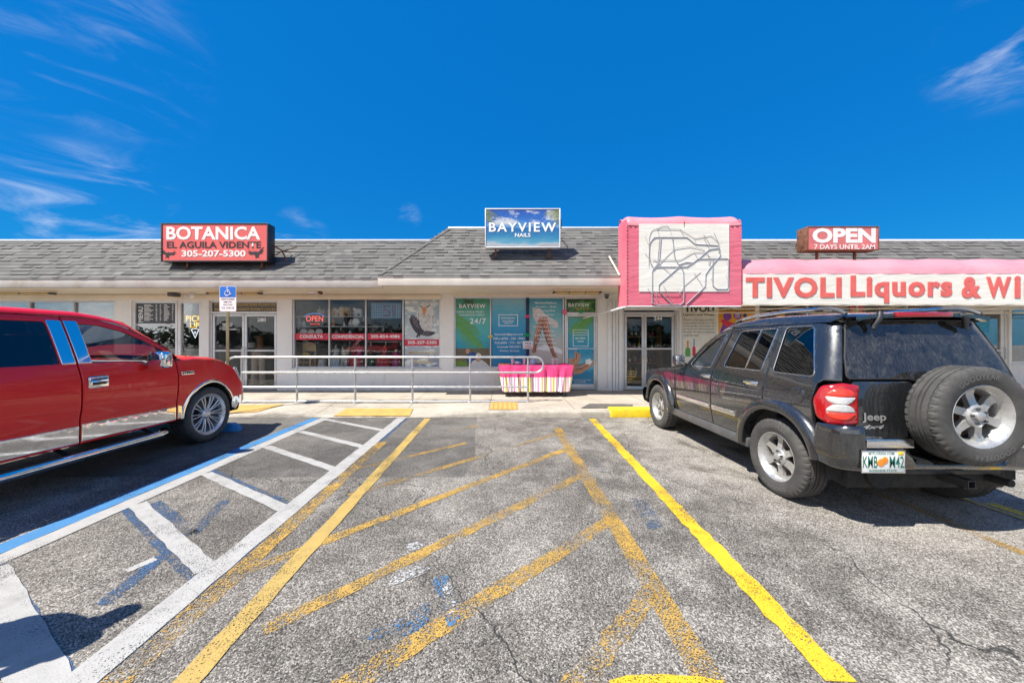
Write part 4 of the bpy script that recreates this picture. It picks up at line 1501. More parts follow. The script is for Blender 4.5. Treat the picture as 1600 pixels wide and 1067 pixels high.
    # glass hinges
    for s in (-1, 1):
        mb = MB()
        y = .36 * s
        mb.tube([(-.47, y - .02 * s, 1.735), (-.485, y, 1.69), (-.462, y + .03 * s, 1.62), (-.475, y + .038 * s, 1.595)], [.022, .024, .018, .012], 10)
        mb.build('window_hinge', M['trim_black'], root, keep=False)
    mb = MB()
    mb.poly(rpoly([(-.02, 1.165), (.20, 1.165), (.185, 1.225), (.15, 1.25), (.03, 1.25), (-.005, 1.225)], .02), 0, 1, lambda y, z, d: (rear(y, z)[0] - .006 - .03 * d, y, z))
    mb.build('wiper_cover', BP, root, keep=False)
    # rear lamps
    lp = rpoly([(-.735, .815, .03), (-.735, 1.130, .03), (-.60, 1.148, .05), (-.47, 1.118, .06), (-.412, .985, .10), (-.44, .86, .06), (-.52, .812, .05)], .03, 5)
    lens = panel('tail_lamp', lp, M['lens_red'], side, root, .04, .03, off=.010, rnd=.010)
    lamps = [(lens, 1), (mirrored(lens, root), -1)]
    def el(cu, cz, a, b, t0, t1):
        return [(cu + a * math.cos(R(t)), cz + b * math.sin(R(t))) for t in range(t0, t1 + 1, 12)]
    for nm, cz, t0, t1, mt in (('reflector', 1.040, 0, 180, 'lens_bright_red'), ('reverse_light', 1.034, 180, 360, 'lens_clear'), ('reverse_light', .915, 0, 180, 'lens_clear'), ('reflector', .909, 180, 360, 'lens_bright_red')):
        o = panel(nm, el(-.605, cz, .095, .062, t0, t1), M[mt], side, root, .03, .006, off=.016, rnd=.006)
        c = mirrored(o, root)
        o.parent = lamps[0][0]; c.parent = lamps[1][0]
    # rear bumper: corner caps and the dipped middle
    def bump_s(u, z):
        W = .902 - .03 * max(0, (.60 - z) / .13) ** 2; xr = -.752 + .03 * max(0, (.60 - z) / .13) ** 2; k = .15; c = xr + k
        uc = -.60
        if z > .80: W -= .35 * (z - .80); xr += .5 * (z - .80); c = xr + k
        if u >= uc: return (u + (c - uc) * max(0, 1 - (u - uc) / .25), W, z)
        th = (uc - u) / k
        if th <= PI / 2: return (c - k * math.sin(th), W - k + k * math.cos(th), z)
        return (xr, W - k - (th - PI / 2) * k, z)
    cap = rpoly([(-.47, .70, .0), (-.485, .82, .03), (-.845, .845, .03), (-.86, .49, .03), (-.60, .475, .05), (-.42, .50, .03)], .02, 5)
    both(panel('bumper_corner', cap, BP, bump_s, root, .04, .10, rnd=.010))
    tops = MB()
    rows = []
    for i in range(41):
        y = -.765 + 1.53 * i / 40
        a = abs(y)
        t = max(0, min(1, (a - .36) / .05)); t = t * t * (3 - 2 * t)
        zt = .565 + (.730 - .565) * t
        b = -.735 + .02 * (a / .76) ** 2
        rows.append([(-.56, y, zt + .008), (b + .03, y, zt + .006), (b + .004, y, zt - .006), (b - .006, y, zt - .03), (b - .004, y, .53), (b + .012, y, .500), (b + .05, y, .482), (-.56, y, .478)])
    loft('rear_bumper', rows, BP, root, angle=50)
    for y0, y1 in ((.385, .745), (-.745, -.385)):
        mb = MB(); mb.box(-.752, -.575, y0, y1, .7375, .7465, .003); mb.box(-.7565, -.7525, y0, y1, .682, .744, .0015)
        mb.build('bumper_step', M['satin_chrome'], root, keep=False)
    # number plate
    PX = -.7570
    yl, yr = .790, .462
    def plf(s, z, d): return (PX - d - .004, -s, z)
    mb = MB(); mb.box(PX - .004, PX, yr, yl, .495, .662, .003)
    plate = mb.build('number_plate', M['plate_white'], root, keep=False)
    def ptext(b, x0, x1, z0, z1, mat, bold=.0, th=.0025):
        o = text_box('plate_lettering', b, x0, x1, z0, z1, 0, mat, None, bold, frame=plf, th=th)
        o.parent = plate; return o
    pc = [ptext('KMB', -.782, -.672, .533, .622, M['plate_green'], .006), ptext('M42', -.580, -.470, .533, .622, M['plate_green'], .006),
          ptext('SUNSHINE STATE', -.735, -.525, .504, .521, M['plate_green'], .012), ptext('MYFLORIDA.COM', -.740, -.545, .634, .651, M['plate_green'], .012)]
    join_meshes(pc)
    mb = MB()
    mb.lathe([(.030, 0), (.028, .0035), (.001, .005)], 20, Matrix.Translation((PX - .004, .644, .572)) @ Matrix.Rotation(-PI / 2, 4, 'Y'))
    mb.lathe([(.027, 0), (.025, .0035), (.001, .005)], 20, Matrix.Translation((PX - .0042, .616, .590)) @ Matrix.Rotation(-PI / 2, 4, 'Y'))
    o = mb.build('plate_orange_fruit', M['plate_orange'], None, keep=False); o.parent = plate
    mb = MB(); mb.box(PX - .0065, PX - .0042, .472, .515, .630, .656, .001)
    o = mb.build('plate_sticker', M['plate_yellow'], None, keep=False); o.parent = plate
    mb = MB(); mb.tube([(PX - .004, a, b) for a, b in ((yl, .495), (yr, .495), (yr, .662), (yl, .662))], .004, 6, closed=True)
    o = mb.build('plate_frame', M['satin_chrome'], None, keep=False); o.parent = plate
    # badges
    def rf(s, z, d): p = rear(-s, z); return (p[0] - d - .001, p[1], p[2])
    b1 = text_box('badge', 'Jeep', -.612, -.425, .835, .915, 0, M['alloy'], None, .026, frame=rf, th=.006)
    b2 = text_box('badge', '4x4', -.615, -.440, .787, .820, 0, M['alloy'], None, .03, frame=rf, th=.005, shear=.35)
    for b in (b1, b2): b.parent = root
    # roof rails
    pts = [(.98, .575, 1.712), (.90, .575, 1.752), (.70, .575, 1.778), (.2, .575, 1.795), (-.15, .575, 1.790), (-.32, .575, 1.770), (-.40, .575, 1.740)]
    mb = MB(); mb.tube(pts[1:-1], .020, 10)
    rail = mb.build('roof_rail', M['satin_chrome'], root, keep=False)
    mb = MB()
    mb.tube([(1.03, .578, 1.700), (.99, .577, 1.728), (.88, .575, 1.757)], [.014, .020, .021], 10); mb.tube([(-.13, .575, 1.788), (-.28, .575, 1.782), (-.36, .577, 1.760), (-.42, .58, 1.725)], [.021, .022, .020, .015], 10)
    ft = mb.build('rail_foot', M['trim_grey'], root, keep=False)
    ft.parent = rail
    r2 = mirrored(rail, root); f2 = mirrored(ft, root); f2.parent = r2
    # mirrors
    mb = MB(); mb.box(1.70, 1.80, .86, 1.02, 1.13, 1.29, .035, seg=4); mb.tube([(1.77, .78, 1.12), (1.76, .87, 1.17)], .022, 8)
    mr = mb.build('door_mirror', BP, root, keep=False)
    mb = MB(); mb.box(1.693, 1.699, .875, 1.005, 1.145, 1.275, .002)
    mg = mb.build('mirror_glass', M['mirror_glass'], None, keep=False); mg.parent = mr
    m2 = mirrored(mr, root); g2 = mirrored(mg, root); g2.parent = m2
    # wheels
    wh = make_wheel(root, RW, .235, .222, 'six', 'GOODYEAR')
    place(wh, (0, .765, CZ))
    for k, (x, s) in enumerate(((fx, 1), (0, -1), (fx, -1))):
        c = copy_tree(wh, root); place(c, (x, .765 * s * (1 if x == 0 else .985), CZ), 0 if s > 0 else PI, ry=.37 + k)
        if s > 0: c.rotation_euler = (0, .4, 0)
    sp = copy_tree(wh, root); sp.name = 'spare_wheel'
    sp.matrix_local = Matrix.Translation((-.765, -.0, .940)) @ Matrix.Rotation(PI / 2, 4, 'Z') @ Matrix.Rotation(R(12), 4, 'Y')
    mb = MB(); mb.cyl((-.58, 0, .935), (-.72, 0, .935), .13, .09); mb.box(-.65, -.57, -.09, .09, .80, 1.06, .02)
    mb.build('spare_carrier', M['underbody'], root, keep=False)
    # axle, hitch
    mb = MB(); mb.cyl((0, -.7, CZ), (0, .7, CZ), .045); mb.ball((0, -.05, CZ), .14, 14)
    mb.cyl((-.10, .42, .33), (-.55, .42, .40), .11)
    mb.cyl((-.2, -.48, .36), (-.66, -.5, .37), .03)
    mb.build('axle', M['underbody'], root, keep=False)
    mb = MB()
    a, b_ = .032, .024
    y0, z0 = -.105, .385
    for (ya, yb, za, zb) in ((-a, a, b_, a), (-a, a, -a, -b_), (-a, -b_, -b_, b_), (b_, a, -b_, b_)):
        mb.box(-.72, -.45, y0 + ya, y0 + yb, z0 + za, z0 + zb)
    mb.box(-.70, -.66, y0 - .04, y0 + .04, z0 - .040, z0 - .033); mb.box(-.60, -.52, -.5, .5, z0 + .035, z0 + .085, .01)
    mb.build('tow_hitch', M['dark_metal'], root, keep=False)
    return root
jeep = build_jeep()

# ------------------------------------------------------------------ red pickup
def build_truck():
    root = empty('pickup_truck', (-5.36, 5.25, 0), R(90), 'red crew cab pickup truck with chrome trim and chrome wheels', 'truck')
    RP = M['red_paint']
    w = curve1([(.30, .93), (.42, .970), (.60, .973), (.72, .979), (.76, .990), (.95, 1.0), (1.06, .998), (1.16, .978), (1.26, .945), (1.40, .895), (1.60, .818), (1.70, .775), (1.78, .735)])
    xf, rc = .86, .30
    def side(x, z):
        t = max(0, min(1, (x + .15) / .75)); t = t * t * (3 - 2 * t)
        W = w(z) - .17 * t * max(0, min(1, (z - .70) / .40))
        if x > xf - rc:
            d = min(x - (xf - rc), rc * .985)
            return (x, -(W - rc + math.sqrt(rc * rc - d * d)), z)
        return (x, -W, z)
    CZ, Rt = .405, .405
    def arch(cx, a0, a1, kx, kz, n=20):
        return [(cx + kx * math.cos(R(a0 + (a1 - a0) * i / n)), CZ + kz * math.sin(R(a0 + (a1 - a0) * i / n)), 0) for i in range(n + 1)]
    def both(o):
        mirrored(o, root); return o
    C = (-1.2, 0, .9)
    def pn(name, pts, mat, g=.07, th=.018, holes=(), off=0.0, rnd=.005):
        return both(panel(name, pts, mat, side, root, g, th, holes, rnd, C, off))
    # front wing
    fw = [(-.528, .44, 0), (-.528, 1.235, .02), (-.2, 1.232, 0), (.15, 1.195, 0), (.45, 1.125, 0), (.60, 1.075, .02), (.63, .98, 0), (.66, .84, 0), (.79, .78, .03), (.80, .60, 0)] + arch(0, 22, 176, .455, .50) + [(-.452, .44, 0)]
    pn('front_wing', rpoly(fw, .01), RP)
    # front door
    fh = rpoly([(-1.475, 1.262, .02), (-1.475, 1.688, .02), (-1.27, 1.672, .08), (-1.06, 1.610, .1), (-.86, 1.505, .1), (-.66, 1.375, .02), (-.625, 1.19, .02), (-.85, 1.175, .06), (-1.0, 1.245, .08), (-1.12, 1.262, .05)], .03, 5)
    fd = [(-1.602, .43), (-.545, .43), (-.545, 1.24), (-.585, 1.375), (-.70, 1.452), (-.88, 1.570), (-1.05, 1.668), (-1.25, 1.728), (-1.49, 1.745), (-1.602, 1.748)]
    pn('front_door', [(a, b, 0) for a, b in fd], RP, holes=[fh])
    gl = rpoly([(-1.475, 1.262, .02), (-1.475, 1.688, .02), (-1.27, 1.672, .08), (-1.06, 1.610, .1), (-.86, 1.505, .1), (-.735, 1.425, .01), (-.70, 1.178, .02), (-.85, 1.175, .06), (-1.0, 1.245, .08), (-1.12, 1.262, .05)], .03, 5)
    pn('front_door_glass', gl, M['car_glass'], .09, .004, off=-.008, rnd=.001)
    sail = [(-.735, 1.425), (-.66, 1.372), (-.622, 1.185), (-.70, 1.178)]
    pn('mirror_sail', sail, M['trim_black'], .06, .01, off=-.002)
    # rear door
    rh = rpoly([(-1.745, 1.265), (-1.745, 1.692), (-2.45, 1.692, .06), (-2.54, 1.30, .06), (-2.50, 1.265, .03)], .03, 4)
    pn('rear_door', rpoly([(-1.618, .43), (-1.618, 1.748), (-2.60, 1.748), (-2.66, 1.25), (-2.62, .43)], .01), RP, holes=[rh])
    pn('rear_door_glass', rh, M['privacy_glass'], .09, .004, off=-.008, rnd=.001)
    # chrome pillar covers
    for a, b in ((-1.600, -1.482), (-1.738, -1.620)):
        pn('pillar_cover', rpoly([(a, 1.258), (b, 1.258), (b - .0, 1.705), (a, 1.705)], .006), M['chrome'], .1, .008, off=.006, rnd=.003)
    # cab corner and load bed
    pn('cab_corner', rpoly([(-2.635, .45), (-2.675, 1.25), (-2.61, 1.748), (-2.86, 1.74), (-2.93, 1.25), (-2.93, .45)], .01), RP)
    bed = [(-2.955, .45, 0), (-2.955, 1.285, .02), (-4.80, 1.285, .05), (-4.83, .62, .05)] + [(-3.96, .60, 0)] + arch(-3.53, 158, 4, .46, .50) + [(-3.06, .45, 0)]
    pn('bed_side', rpoly(bed, .0), RP)
    # black beads under the glass
    # roof
    top = curve1([(-2.9, 1.80), (-2.2, 1.838), (-1.6, 1.842), (-1.2, 1.815), (-.98, 1.762)])
    rows = []
    for x in (-.95, -1.0, -1.1, -1.25, -1.45, -1.7, -2.0, -2.4, -2.75, -2.85, -2.88):
        tz = top(x)
        e = min(1.758, tz - .020) if x > -1.3 else 1.758
        if x > -1.3: e = curve1([(-1.3, 1.742), (-1.1, 1.70), (-.95, 1.63)])(x)
        if x < -2.8: tz -= .03
        rows.append(sect([(x, w(e) + .004, e), (x, w(e) - .008, e + .022), (x, w(e) - .045, min(e + .050, tz - .004)), (x, .52, tz - .014), (x, .28, tz - .004), (x, 0, tz)]))
    loft('roof', rows, RP, root, angle=55)
    A = [(-.98, 1.66), (-.88, 1.588), (-.70, 1.472), (-.585, 1.390), (-.52, 1.30), (-.47, 1.24)]
    pl = []; gw = []
    for i, (x, z) in enumerate(A):
        t = i / (len(A) - 1)
        o = Vector(side(x, z)); o.y = -o.y
        inn = Vector((-.96 + .62 * t, .62 + .14 * t, 1.745 - .50 * t))
        mid = o.lerp(inn, .5) + Vector((.0, .016, .018))
        pl.append([tuple(o), tuple(mid), tuple(inn)])
        gw.append([(inn.x + .10 * (1 - (k / 6) ** 2), inn.y * k / 6, inn.z + .012 * (1 - (k / 6) ** 2)) for k in range(6, -7, -1)])
    both(loft('windscreen_pillar', pl, RP, root))
    loft('windscreen', gw, M['car_glass'], root)
    mb = MB(); mb.box(-2.93, -2.90, -.72, .72, 1.28, 1.73, .01)
    mb.build('rear_window', M['privacy_glass'], root, keep=False)
    # bonnet
    rows = []
    for x, hw, z in ((-.44, .955, 1.262), (-.2, .952, 1.268), (.15, .905, 1.238), (.40, .830, 1.188), (.58, .775, 1.130), (.70, .70, 1.062), (.74, .68, 1.02)):
        rows.append(sect([(x, hw, z - .03), (x, hw - .03, z - .008), (x, hw - .10, z + .006), (x, .58, z + .002), (x, .50, z + .028), (x, 0, z + .045)]))
    loft('bonnet', rows, RP, root, angle=55)
    mb = MB(); mb.box(.60, .72, -.62, .62, .66, 1.06, .02)
    mb.build('grille_surround', M['chrome'], root, keep=False)
    mb = MB()
    for k in range(4): mb.box(.718, .735, -.56, .56, .70 + k * .085, .755 + k * .085, .01)
    mb.build('grille', M['trim_black'], root, keep=False)
    pn('headlight', rpoly([(.635, 1.06), (.665, .845), (.835, .79), (.842, .98), (.74, 1.05)], .03), M['lens_clear'], .05, .02, off=.004, rnd=.008)
    rows = []
    for i in range(25):
        y = -.97 + 1.94 * i / 24
        b = .93 - .34 * (abs(y) / .97) ** 3.2
        rows.append([(b - .20, y, .37), (b - .05, y, .37), (b - .015, y, .42), (b, y, .52), (b - .01, y, .60), (b - .05, y, .635), (b - .2, y, .64)])
    loft('front_bumper', rows, M['chrome'], root, angle=50)
    # chrome sill plates
    for a, b in ((-1.598, -.550), (-2.60, -1.622), (-.524, -.462)):
        pn('sill_trim', rpoly([(a, .452), (b, .445), (b, .618), (a, .632)], .006), M['chrome'], .12, .006, off=.006, rnd=.003)
    # wheel arch trim
    def trim(cx, a0, a1):
        rows = []
        for i in range(33):
            a = R(a0 + (a1 - a0) * i / 32)
            row = []
            for kx, kz, y in ((.438, .470, .985), (.440, .474, 1.004), (.455, .488, 1.008), (.468, .505, 1.004), (.478, .514, .996)):
                p = Vector((cx + kx * math.cos(a), 0, CZ + kz * math.sin(a)))
                yy = -side(p.x, p.z)[1]
                row.append((p.x, -(yy + (y - 1.0) + .006), p.z))
            rows.append(row)
        return both(loft('wheel_arch_trim', rows, M['chrome'], root, angle=60))
    trim(0, 18, 176); trim(-3.53, 4, 160)
    def liner(cx):
        rows = []
        for i in range(19):
            a = R(-5 + 190 * i / 18)
            rows.append([(cx + .44 * math.cos(a), y, CZ + .475 * math.sin(a)) for y in (-.55, -.75, -.96)])
        both(loft('wheel_well', rows, M['underbody'], root))
    liner(0); liner(-3.53)
    # inner structure
    mb = MB()
    mb.box(-2.88, -.50, -.90, .90, .42, 1.15, .02)
    mb.box(-.48, .66, -.66, .66, .40, 1.02, .02)
    mb.box(-4.8, .5, -.50, .50, .36, .50, .02)
    mb.build('inner_body', M['underbody'], root, keep=False)
    mb = MB(); mb.box(-4.80, -2.96, -.90, .90, .62, .70); mb.box(-4.82, -4.78, -.93, .93, .62, 1.27, .01); mb.box(-2.99, -2.96, -.9, .9, .7, 1.27)
    mb.build('load_bed', RP, root, keep=False)
    # step bars
    mb = MB()
    mb.tube([(-.64, -.90, .325), (-.70, -.985, .315), (-.82, -1.02, .312), (-2.6, -1.02, .312), (-2.9, -1.0, .312), (-3.0, -.90, .325)], .046, 14)
    st = mb.build('step_bar', M['chrome'], root, keep=False)
    mb = MB()
    for a, b in ((-1.5, -.95), (-2.6, -1.8)): mb.box(a, b, -1.045, -.99, .348, .366, .006)
    for x in (-.85, -1.7, -2.7): mb.tube([(x, -.98, .33), (x, -.80, .42)], .02, 8)
    sp = mb.build('step_tread', M['trim_black'], None, keep=False); sp.parent = st
    s2 = mirrored(st, root); q = mirrored(sp, root); q.parent = s2
    # handles
    def handle(x0, x1, z):
        mb = MB(); y = -w(z)
        mb.box(x0, x1, y - .012, y + .01, z - .062, z + .062, .014, seg=3)
        h = mb.build('door_handle', M['chrome'], root, keep=False)
        mb = MB(); mb.box(x0 + .03, x1 - .03, y - .0135, y - .011, z - .028, z + .036, .001)
        r_ = mb.build('handle_recess', M['trim_black'], None, keep=False); r_.parent = h
        mb = MB(); mb.tube([(x0 + .02, y - .012, z + .012), (x0 + .045, y - .038, z + .014), (x1 - .045, y - .038, z + .014), (x1 - .02, y - .012, z + .012)], .013, 8)
        g = mb.build('handle_bar', M['chrome'], None, keep=False); g.parent = h
        h2 = mirrored(h, root); a = mirrored(r_, root); a.parent = h2; a = mirrored(g, root); a.parent = h2
    handle(-1.56, -1.37, 1.055); handle(-2.56, -2.37, 1.055)
    # wing badge
    mb = MB(); y = -w(1.05)
    mb.box(-.50, -.305, y - .010, y, 1.030, 1.080, .006)
    bd = mb.build('badge', M['chrome'], root, keep=False)
    mb = MB()
    for k in range(6): mb.box(-.488 + k * .030, -.470 + k * .030, y - .012, y - .0095, 1.042, 1.068, .0008)
    o = mb.build('badge_inlay', M['trim_black'], None, keep=False); o.parent = bd
    # mirror
    mb = MB()
    mb.box(-.98, -.84, -1.235, -1.015, 1.155, 1.365, .05, seg=4)
    mb.tube([(-.74, -.95, 1.22), (-.86, -1.05, 1.24)], .035, 10)
    mr = mb.build('door_mirror', M['chrome'], root, keep=False)
    mb = MB(); mb.box(-.990, -.981, -1.205, -1.045, 1.185, 1.335, .003)
    mg = mb.build('mirror_glass', M['mirror_glass'], None, keep=False); mg.parent = mr
    m2 = mirrored(mr, root); g2 = mirrored(mg, root); g2.parent = m2
    mb = MB(); mb.cyl((-.28, -.87, 1.235), (-.28, -.87, 1.265), .016); mb.cyl((-.28, -.87, 1.26), (-.34, -.87, 1.43), .004)
    mb.build('antenna', M['dark_metal'], root, keep=False)
    # cabin
    def seat(x, y, wd, mat='cabin_tan'):
        mb = MB()
        mb.box(x - .05, x + .45, y - wd / 2, y + wd / 2, 1.0, 1.18, .04)
        mb.box(-.07, .07, -wd / 2, wd / 2, 0, .46, .05, Matrix.Translation((x - .06, y, 1.10)) @ Matrix.Rotation(R(-12), 4, 'Y'))
        mb.box(-.05, .05, -.13, .13, .48, .62, .03, Matrix.Translation((x - .08, y, 1.10)) @ Matrix.Rotation(R(-12), 4, 'Y'))
        mb.build('seat', M[mat], root, keep=False)
    seat(-1.55, -.42, .52); seat(-1.55, .42, .52); seat(-2.45, 0, 1.4, 'cabin_grey')
    mb = MB(); mb.box(-.92, -.46, -.82, .82, 1.05, 1.24, .06)
    mb.build('dashboard', M['cabin_tan'], root, keep=False)
    mb = MB()
    mb.tube([(-1.02 + .06 * math.cos(a), .42 + .19 * math.sin(a), 1.27 + .18 * math.cos(a)) for a in [2 * PI * k / 24 for k in range(24)]], .016, 8, closed=True)
    mb.cyl((-1.02, .42, 1.27), (-.85, .42, 1.18), .045)
    mb.build('steering_wheel', M['trim_black'], root, keep=False)
    # tail lamps, tailgate chrome
    tl = MB(); tl.box(-4.845, -4.80, -.96, -.80, .85, 1.22, .02)
    both(tl.build('tail_lamp', M['lens_red'], root, keep=False))
    rows = [[(-4.98 + .1 * (abs(y) / .95) ** 3, y, z) for z in (.44, .46, .60, .64)] for y in (-.95, -.7, -.3, 0, .3, .7, .95)]
    loft('rear_bumper', rows, M['chrome'], root)
    # wheels
    wh = make_wheel(root, Rt, .275, .292, 'many')
    place(wh, (0, -.845, CZ), PI)
    c = copy_tree(wh, root); place(c, (-3.53, -.845, CZ), PI)
    for x in (0, -3.53):
        c = copy_tree(wh, root); place(c, (x, .845, CZ), 0)
    return root
truck = build_truck()
# ------------------------------------------------------------------ signs on the roof
pm('sign_red', (0.76, 0.13, 0.12), 0.35, var=0.10, scale=1.6, dirt=0.12, dirtc=(0.7, 0.35, 0.3))
pm('sign_letter', (0.84, 0.80, 0.76), 0.4, var=0.05, scale=4)
pm('sign_black', (0.03, 0.028, 0.03), 0.4, var=0.2, scale=6)
pm('faded_red', (0.52, 0.10, 0.09), 0.5, var=0.14, scale=3, dirt=0.2, dirtc=(0.4, 0.25, 0.2))
pm('open_red', (0.62, 0.17, 0.16), 0.4, var=0.16, scale=2.5, dirt=0.25, dirtc=(0.6, 0.35, 0.3))
def framed_box(name, x0, x1, z0, z1, y0, y1, m_case, m_face, label, cat, lip=.035, root_z=None):
    """a lit-box sign: case, raised rim and a face panel set inside the rim"""
    root = empty(name, ((x0 + x1) / 2, (y0 + y1) / 2, z0 if root_z is None else root_z), 0, label, cat)
    mb = MB()
    mb.box(x0, x1, y0 + .012, y1, z0, z1, .012)
    mb.box(x0, x1, y0 - .01, y0 + .012, z1 - lip, z1 + .004, .005); mb.box(x0, x1, y0 - .01, y0 + .012, z0 - .004, z0 + lip, .005)
    mb.box(x0 - .003, x0 + lip, y0 - .012, y0 + .012, z0, z1, .005); mb.box(x1 - lip, x1 + .003, y0 - .012, y0 + .012, z0, z1, .005)
    mb.build('case', M[m_case], root)
    mb = MB(); mb.box(x0 + lip * .8, x1 - lip * .8, y0, y0 + .0115, z0 + lip * .8, z1 - lip * .8)
    mb.build('face', M[m_face], root, smooth=False)
    return root
def legs(root, xs, y, z0, z1, m, r=.022):
    for x in xs:
        mb = MB()
        mb.box(x - r, x + r, y - r, y + r, z0, z1, .004)
        mb.box(x - .06, x + .06, y - .05, y + .05, z0, z0 + .015, .003)
        mb.build('leg', M[m], root)
def txt(root, body, px0, px1, py0, py1, Y, mat, name='lettering', **kw):
    a = P(px0, py1, Y); b = P(px1, py0, Y)
    return text_box(name, body, a.x, b.x, a.z, b.z, Y - .001, M[mat], root, **kw)

YB = 8.45
a, b = P(252, 409, YB), P(419, 349, YB)
bot = framed_box('roof_sign', a.x, b.x, a.z, b.z, YB, YB + .26, 'sign_black', 'sign_red', 'red and black box sign with BOTANICA in white capitals on the left roof', 'sign', .03)
txt(bot, 'BOTANICA', 260, 407, 354, 375, YB, 'sign_letter', bold=.030, th=.004)
txt(bot, 'EL AGUILA VIDENTE', 261, 408, 377.5, 388, YB, 'sign_black', bold=.024, th=.004)
txt(bot, '305-207-5300', 284, 384, 391, 401.5, YB, 'sign_letter', bold=.030, th=.004)
def bird(root, px, py, s, flip, Y):
    """a small black eagle with raised wings printed on the sign"""
    pts = [(0, -3), (3, -4), (6, -2), (10, -6), (17, -12), (14, -6), (17, -5), (13, -2), (15, 0), (10, 1), (7, 4), (9, 9), (5, 7), (2, 10), (1, 4), (-3, 2), (-8, 3), (-14, -3), (-9, -2), (-12, -7), (-6, -3)]
    c = P(px, py, Y); k = s * Y / F
    mb = MB(); mb.poly([(c.x + p[0] * k * flip, c.z - p[1] * k) for p in pts], Y - .004, Y - .0005)
    mb.build('printed_eagle', M['sign_black'], root, smooth=False)
bird(bot, 265, 397, .75, -1, YB); bird(bot, 398, 396, .85, 1, YB)
zr = lambda y, y0=8.27: ZF + (y - y0) + .015
legs(bot, [P(286, 0, YB).x, P(404, 0, YB).x], YB + .13, zr(YB + .13) - .02, a.z + .01, 'rust_metal')
mb = MB()
x1 = b.x
mb.tube([(x1 - .01, YB + .2, a.z + .45), (x1 + .14, YB + .30, a.z + .34), (x1 + .22, YB + .42, a.z + .06)], .018, 8)
mb.tube([(x1 - .01, YB + .2, a.z + .18), (x1 + .12, YB + .28, a.z + .30), (x1 + .36, YB + .55, a.z + .50)], .014, 8)
mb.tube([(x1 + .14, YB + .30, a.z + .34), (x1 + .2, YB + .55, a.z + .36)], .016, 8)
mb.build('bracket', M['rust_metal'], bot)

YV = 8.35
a, b = P(758, 387, YV), P(875.5, 326, YV)
gradient_mat('beach_print', [(0.0, (0.30, 0.28, 0.30)), (0.08, (0.42, 0.46, 0.50)), (0.14, (0.10, 0.33, 0.46)), (0.30, (0.02, 0.20, 0.40)), (0.50, (0.01, 0.11, 0.36)), (0.54, (0.10, 0.30, 0.56)), (0.72, (0.02, 0.14, 0.48)), (1.0, (0.008, 0.07, 0.36))],
             2, a.z, b.z, 0.3, (2.6, 0.50, a.z + .47, a.z + .60, (0.55, 0.58, 0.62)))
bay = framed_box('roof_sign', a.x, b.x, a.z, b.z, YV, YV + .22, 'white_metal', 'beach_print', 'blue beach picture box sign reading BAYVIEW NAILS on the middle roof', 'sign', .022)
txt(bay, 'BAYVIEW', 764, 869, 348, 362.5, YV, 'white_print', bold=.022, spacing=1.25, th=.006)
txt(bay, 'NAILS', 804.5, 829, 364.5, 370.5, YV, 'white_print', bold=.02, th=.006)
pm('print_palm', (0.22, 0.26, 0.07), 0.5, var=0.3, scale=14)
def frond(mb, p0, p1, droop, width, y, n=16, side=0, hang=0.6, th=.002):
    """one palm frond drawn flat: a curved rib with tapering leaflets"""
    p0 = Vector(p0); p1 = Vector(p1)
    prev = None
    for i in range(n + 1):
        t = i / n
        c = p0.lerp(p1, t) + Vector((0, -droop * t * t))
        if prev is not None and side >= 0 or prev is not None:
            d = (c - prev).normalized(); nrm = Vector((-d.y, d.x))
            L = width * (math.sin(PI * min(1, .12 + t * .9)) ** .7)
            for s in (1, -1):
                if side and s != side: continue
                tip = c + nrm * s * L * .75 + d * L * .55 + Vector((0, -L * hang * .5))
                w = width * .055 + .002
                q = [prev, c, tip + nrm * 0, ]
                e = (c - prev).normalized() * w
                pts = [(c - e).to_tuple(), (c + e).to_tuple(), tip.to_tuple()]
                if abs(area2(pts)) > 1e-7:
                    mb.add([(pts[0][0], y, pts[0][1]), (pts[1][0], y, pts[1][1]), (pts[2][0], y - .0004 * (i % 3), pts[2][1])], [[0, 1, 2]])
        prev = c
mb = MB()
for (s, d) in (((758.5, 327), (774, 350)), ((758.5, 327), (780, 336)), ((758.5, 329), (766, 345)), ((875, 327), (858, 338)), ((875, 327), (862, 352)), ((875, 328), (848, 331)), ((875, 327), (870, 350))):
    p, q = P(s[0], s[1], YV), P(d[0], d[1], YV)
    frond(mb, (p.x, p.z), (q.x, q.z), .06, .10, YV - .003, 14, hang=.9)
mb.build('printed_palm', M['print_palm'], bay, smooth=False)
mb = MB(); mb.tube([(b.x - .02, YV + .18, b.z - .12), (b.x + .05, YV + .20, b.z - .20), (b.x + .05, YV + .22, b.z - .42)], .014, 8)
mb.tube([(b.x - .02, YV + .2, a.z + .35), (b.x + .28, YV + .55, a.z + .16)], .008, 6)
mb.build('bracket', M['dark_metal'], bay)
legs(bay, [a.x + .25, b.x - .25], YV + .15, zr(YV + .15, 7.97) - .02, a.z + .01, 'rust_metal')

YO = 8.3
a, b = P(1261, 391, YO), P(1373, 354, YO)
opn = framed_box('roof_sign', a.x, b.x, a.z, b.z, YO, YO + .30, 'rust_metal', 'open_red', 'rusty red box sign reading OPEN 7 DAYS UNTIL 2AM above the long awning', 'sign', .022)
txt(opn, 'OPEN', 1269, 1368, 356.5, 380, YO, 'sign_letter', bold=.045, th=.004)
txt(opn, '7 DAYS UNTIL 2AM', 1272, 1367, 382, 389.5, YO, 'sign_letter', bold=.018, th=.004)
legs(opn, [P(1285, 0, YO).x, P(1345, 0, YO).x], YO + .15, zr(YO + .15) - .02, a.z + .01, 'rust_metal')
mb = MB(); mb.tube([(a.x - .01, YO + .1, a.z + .12), (a.x - .12, YO + .16, a.z + .2), (a.x - .10, YO + .2, a.z + .08)], .012, 6)
mb.build('bracket', M['rust_metal'], opn)

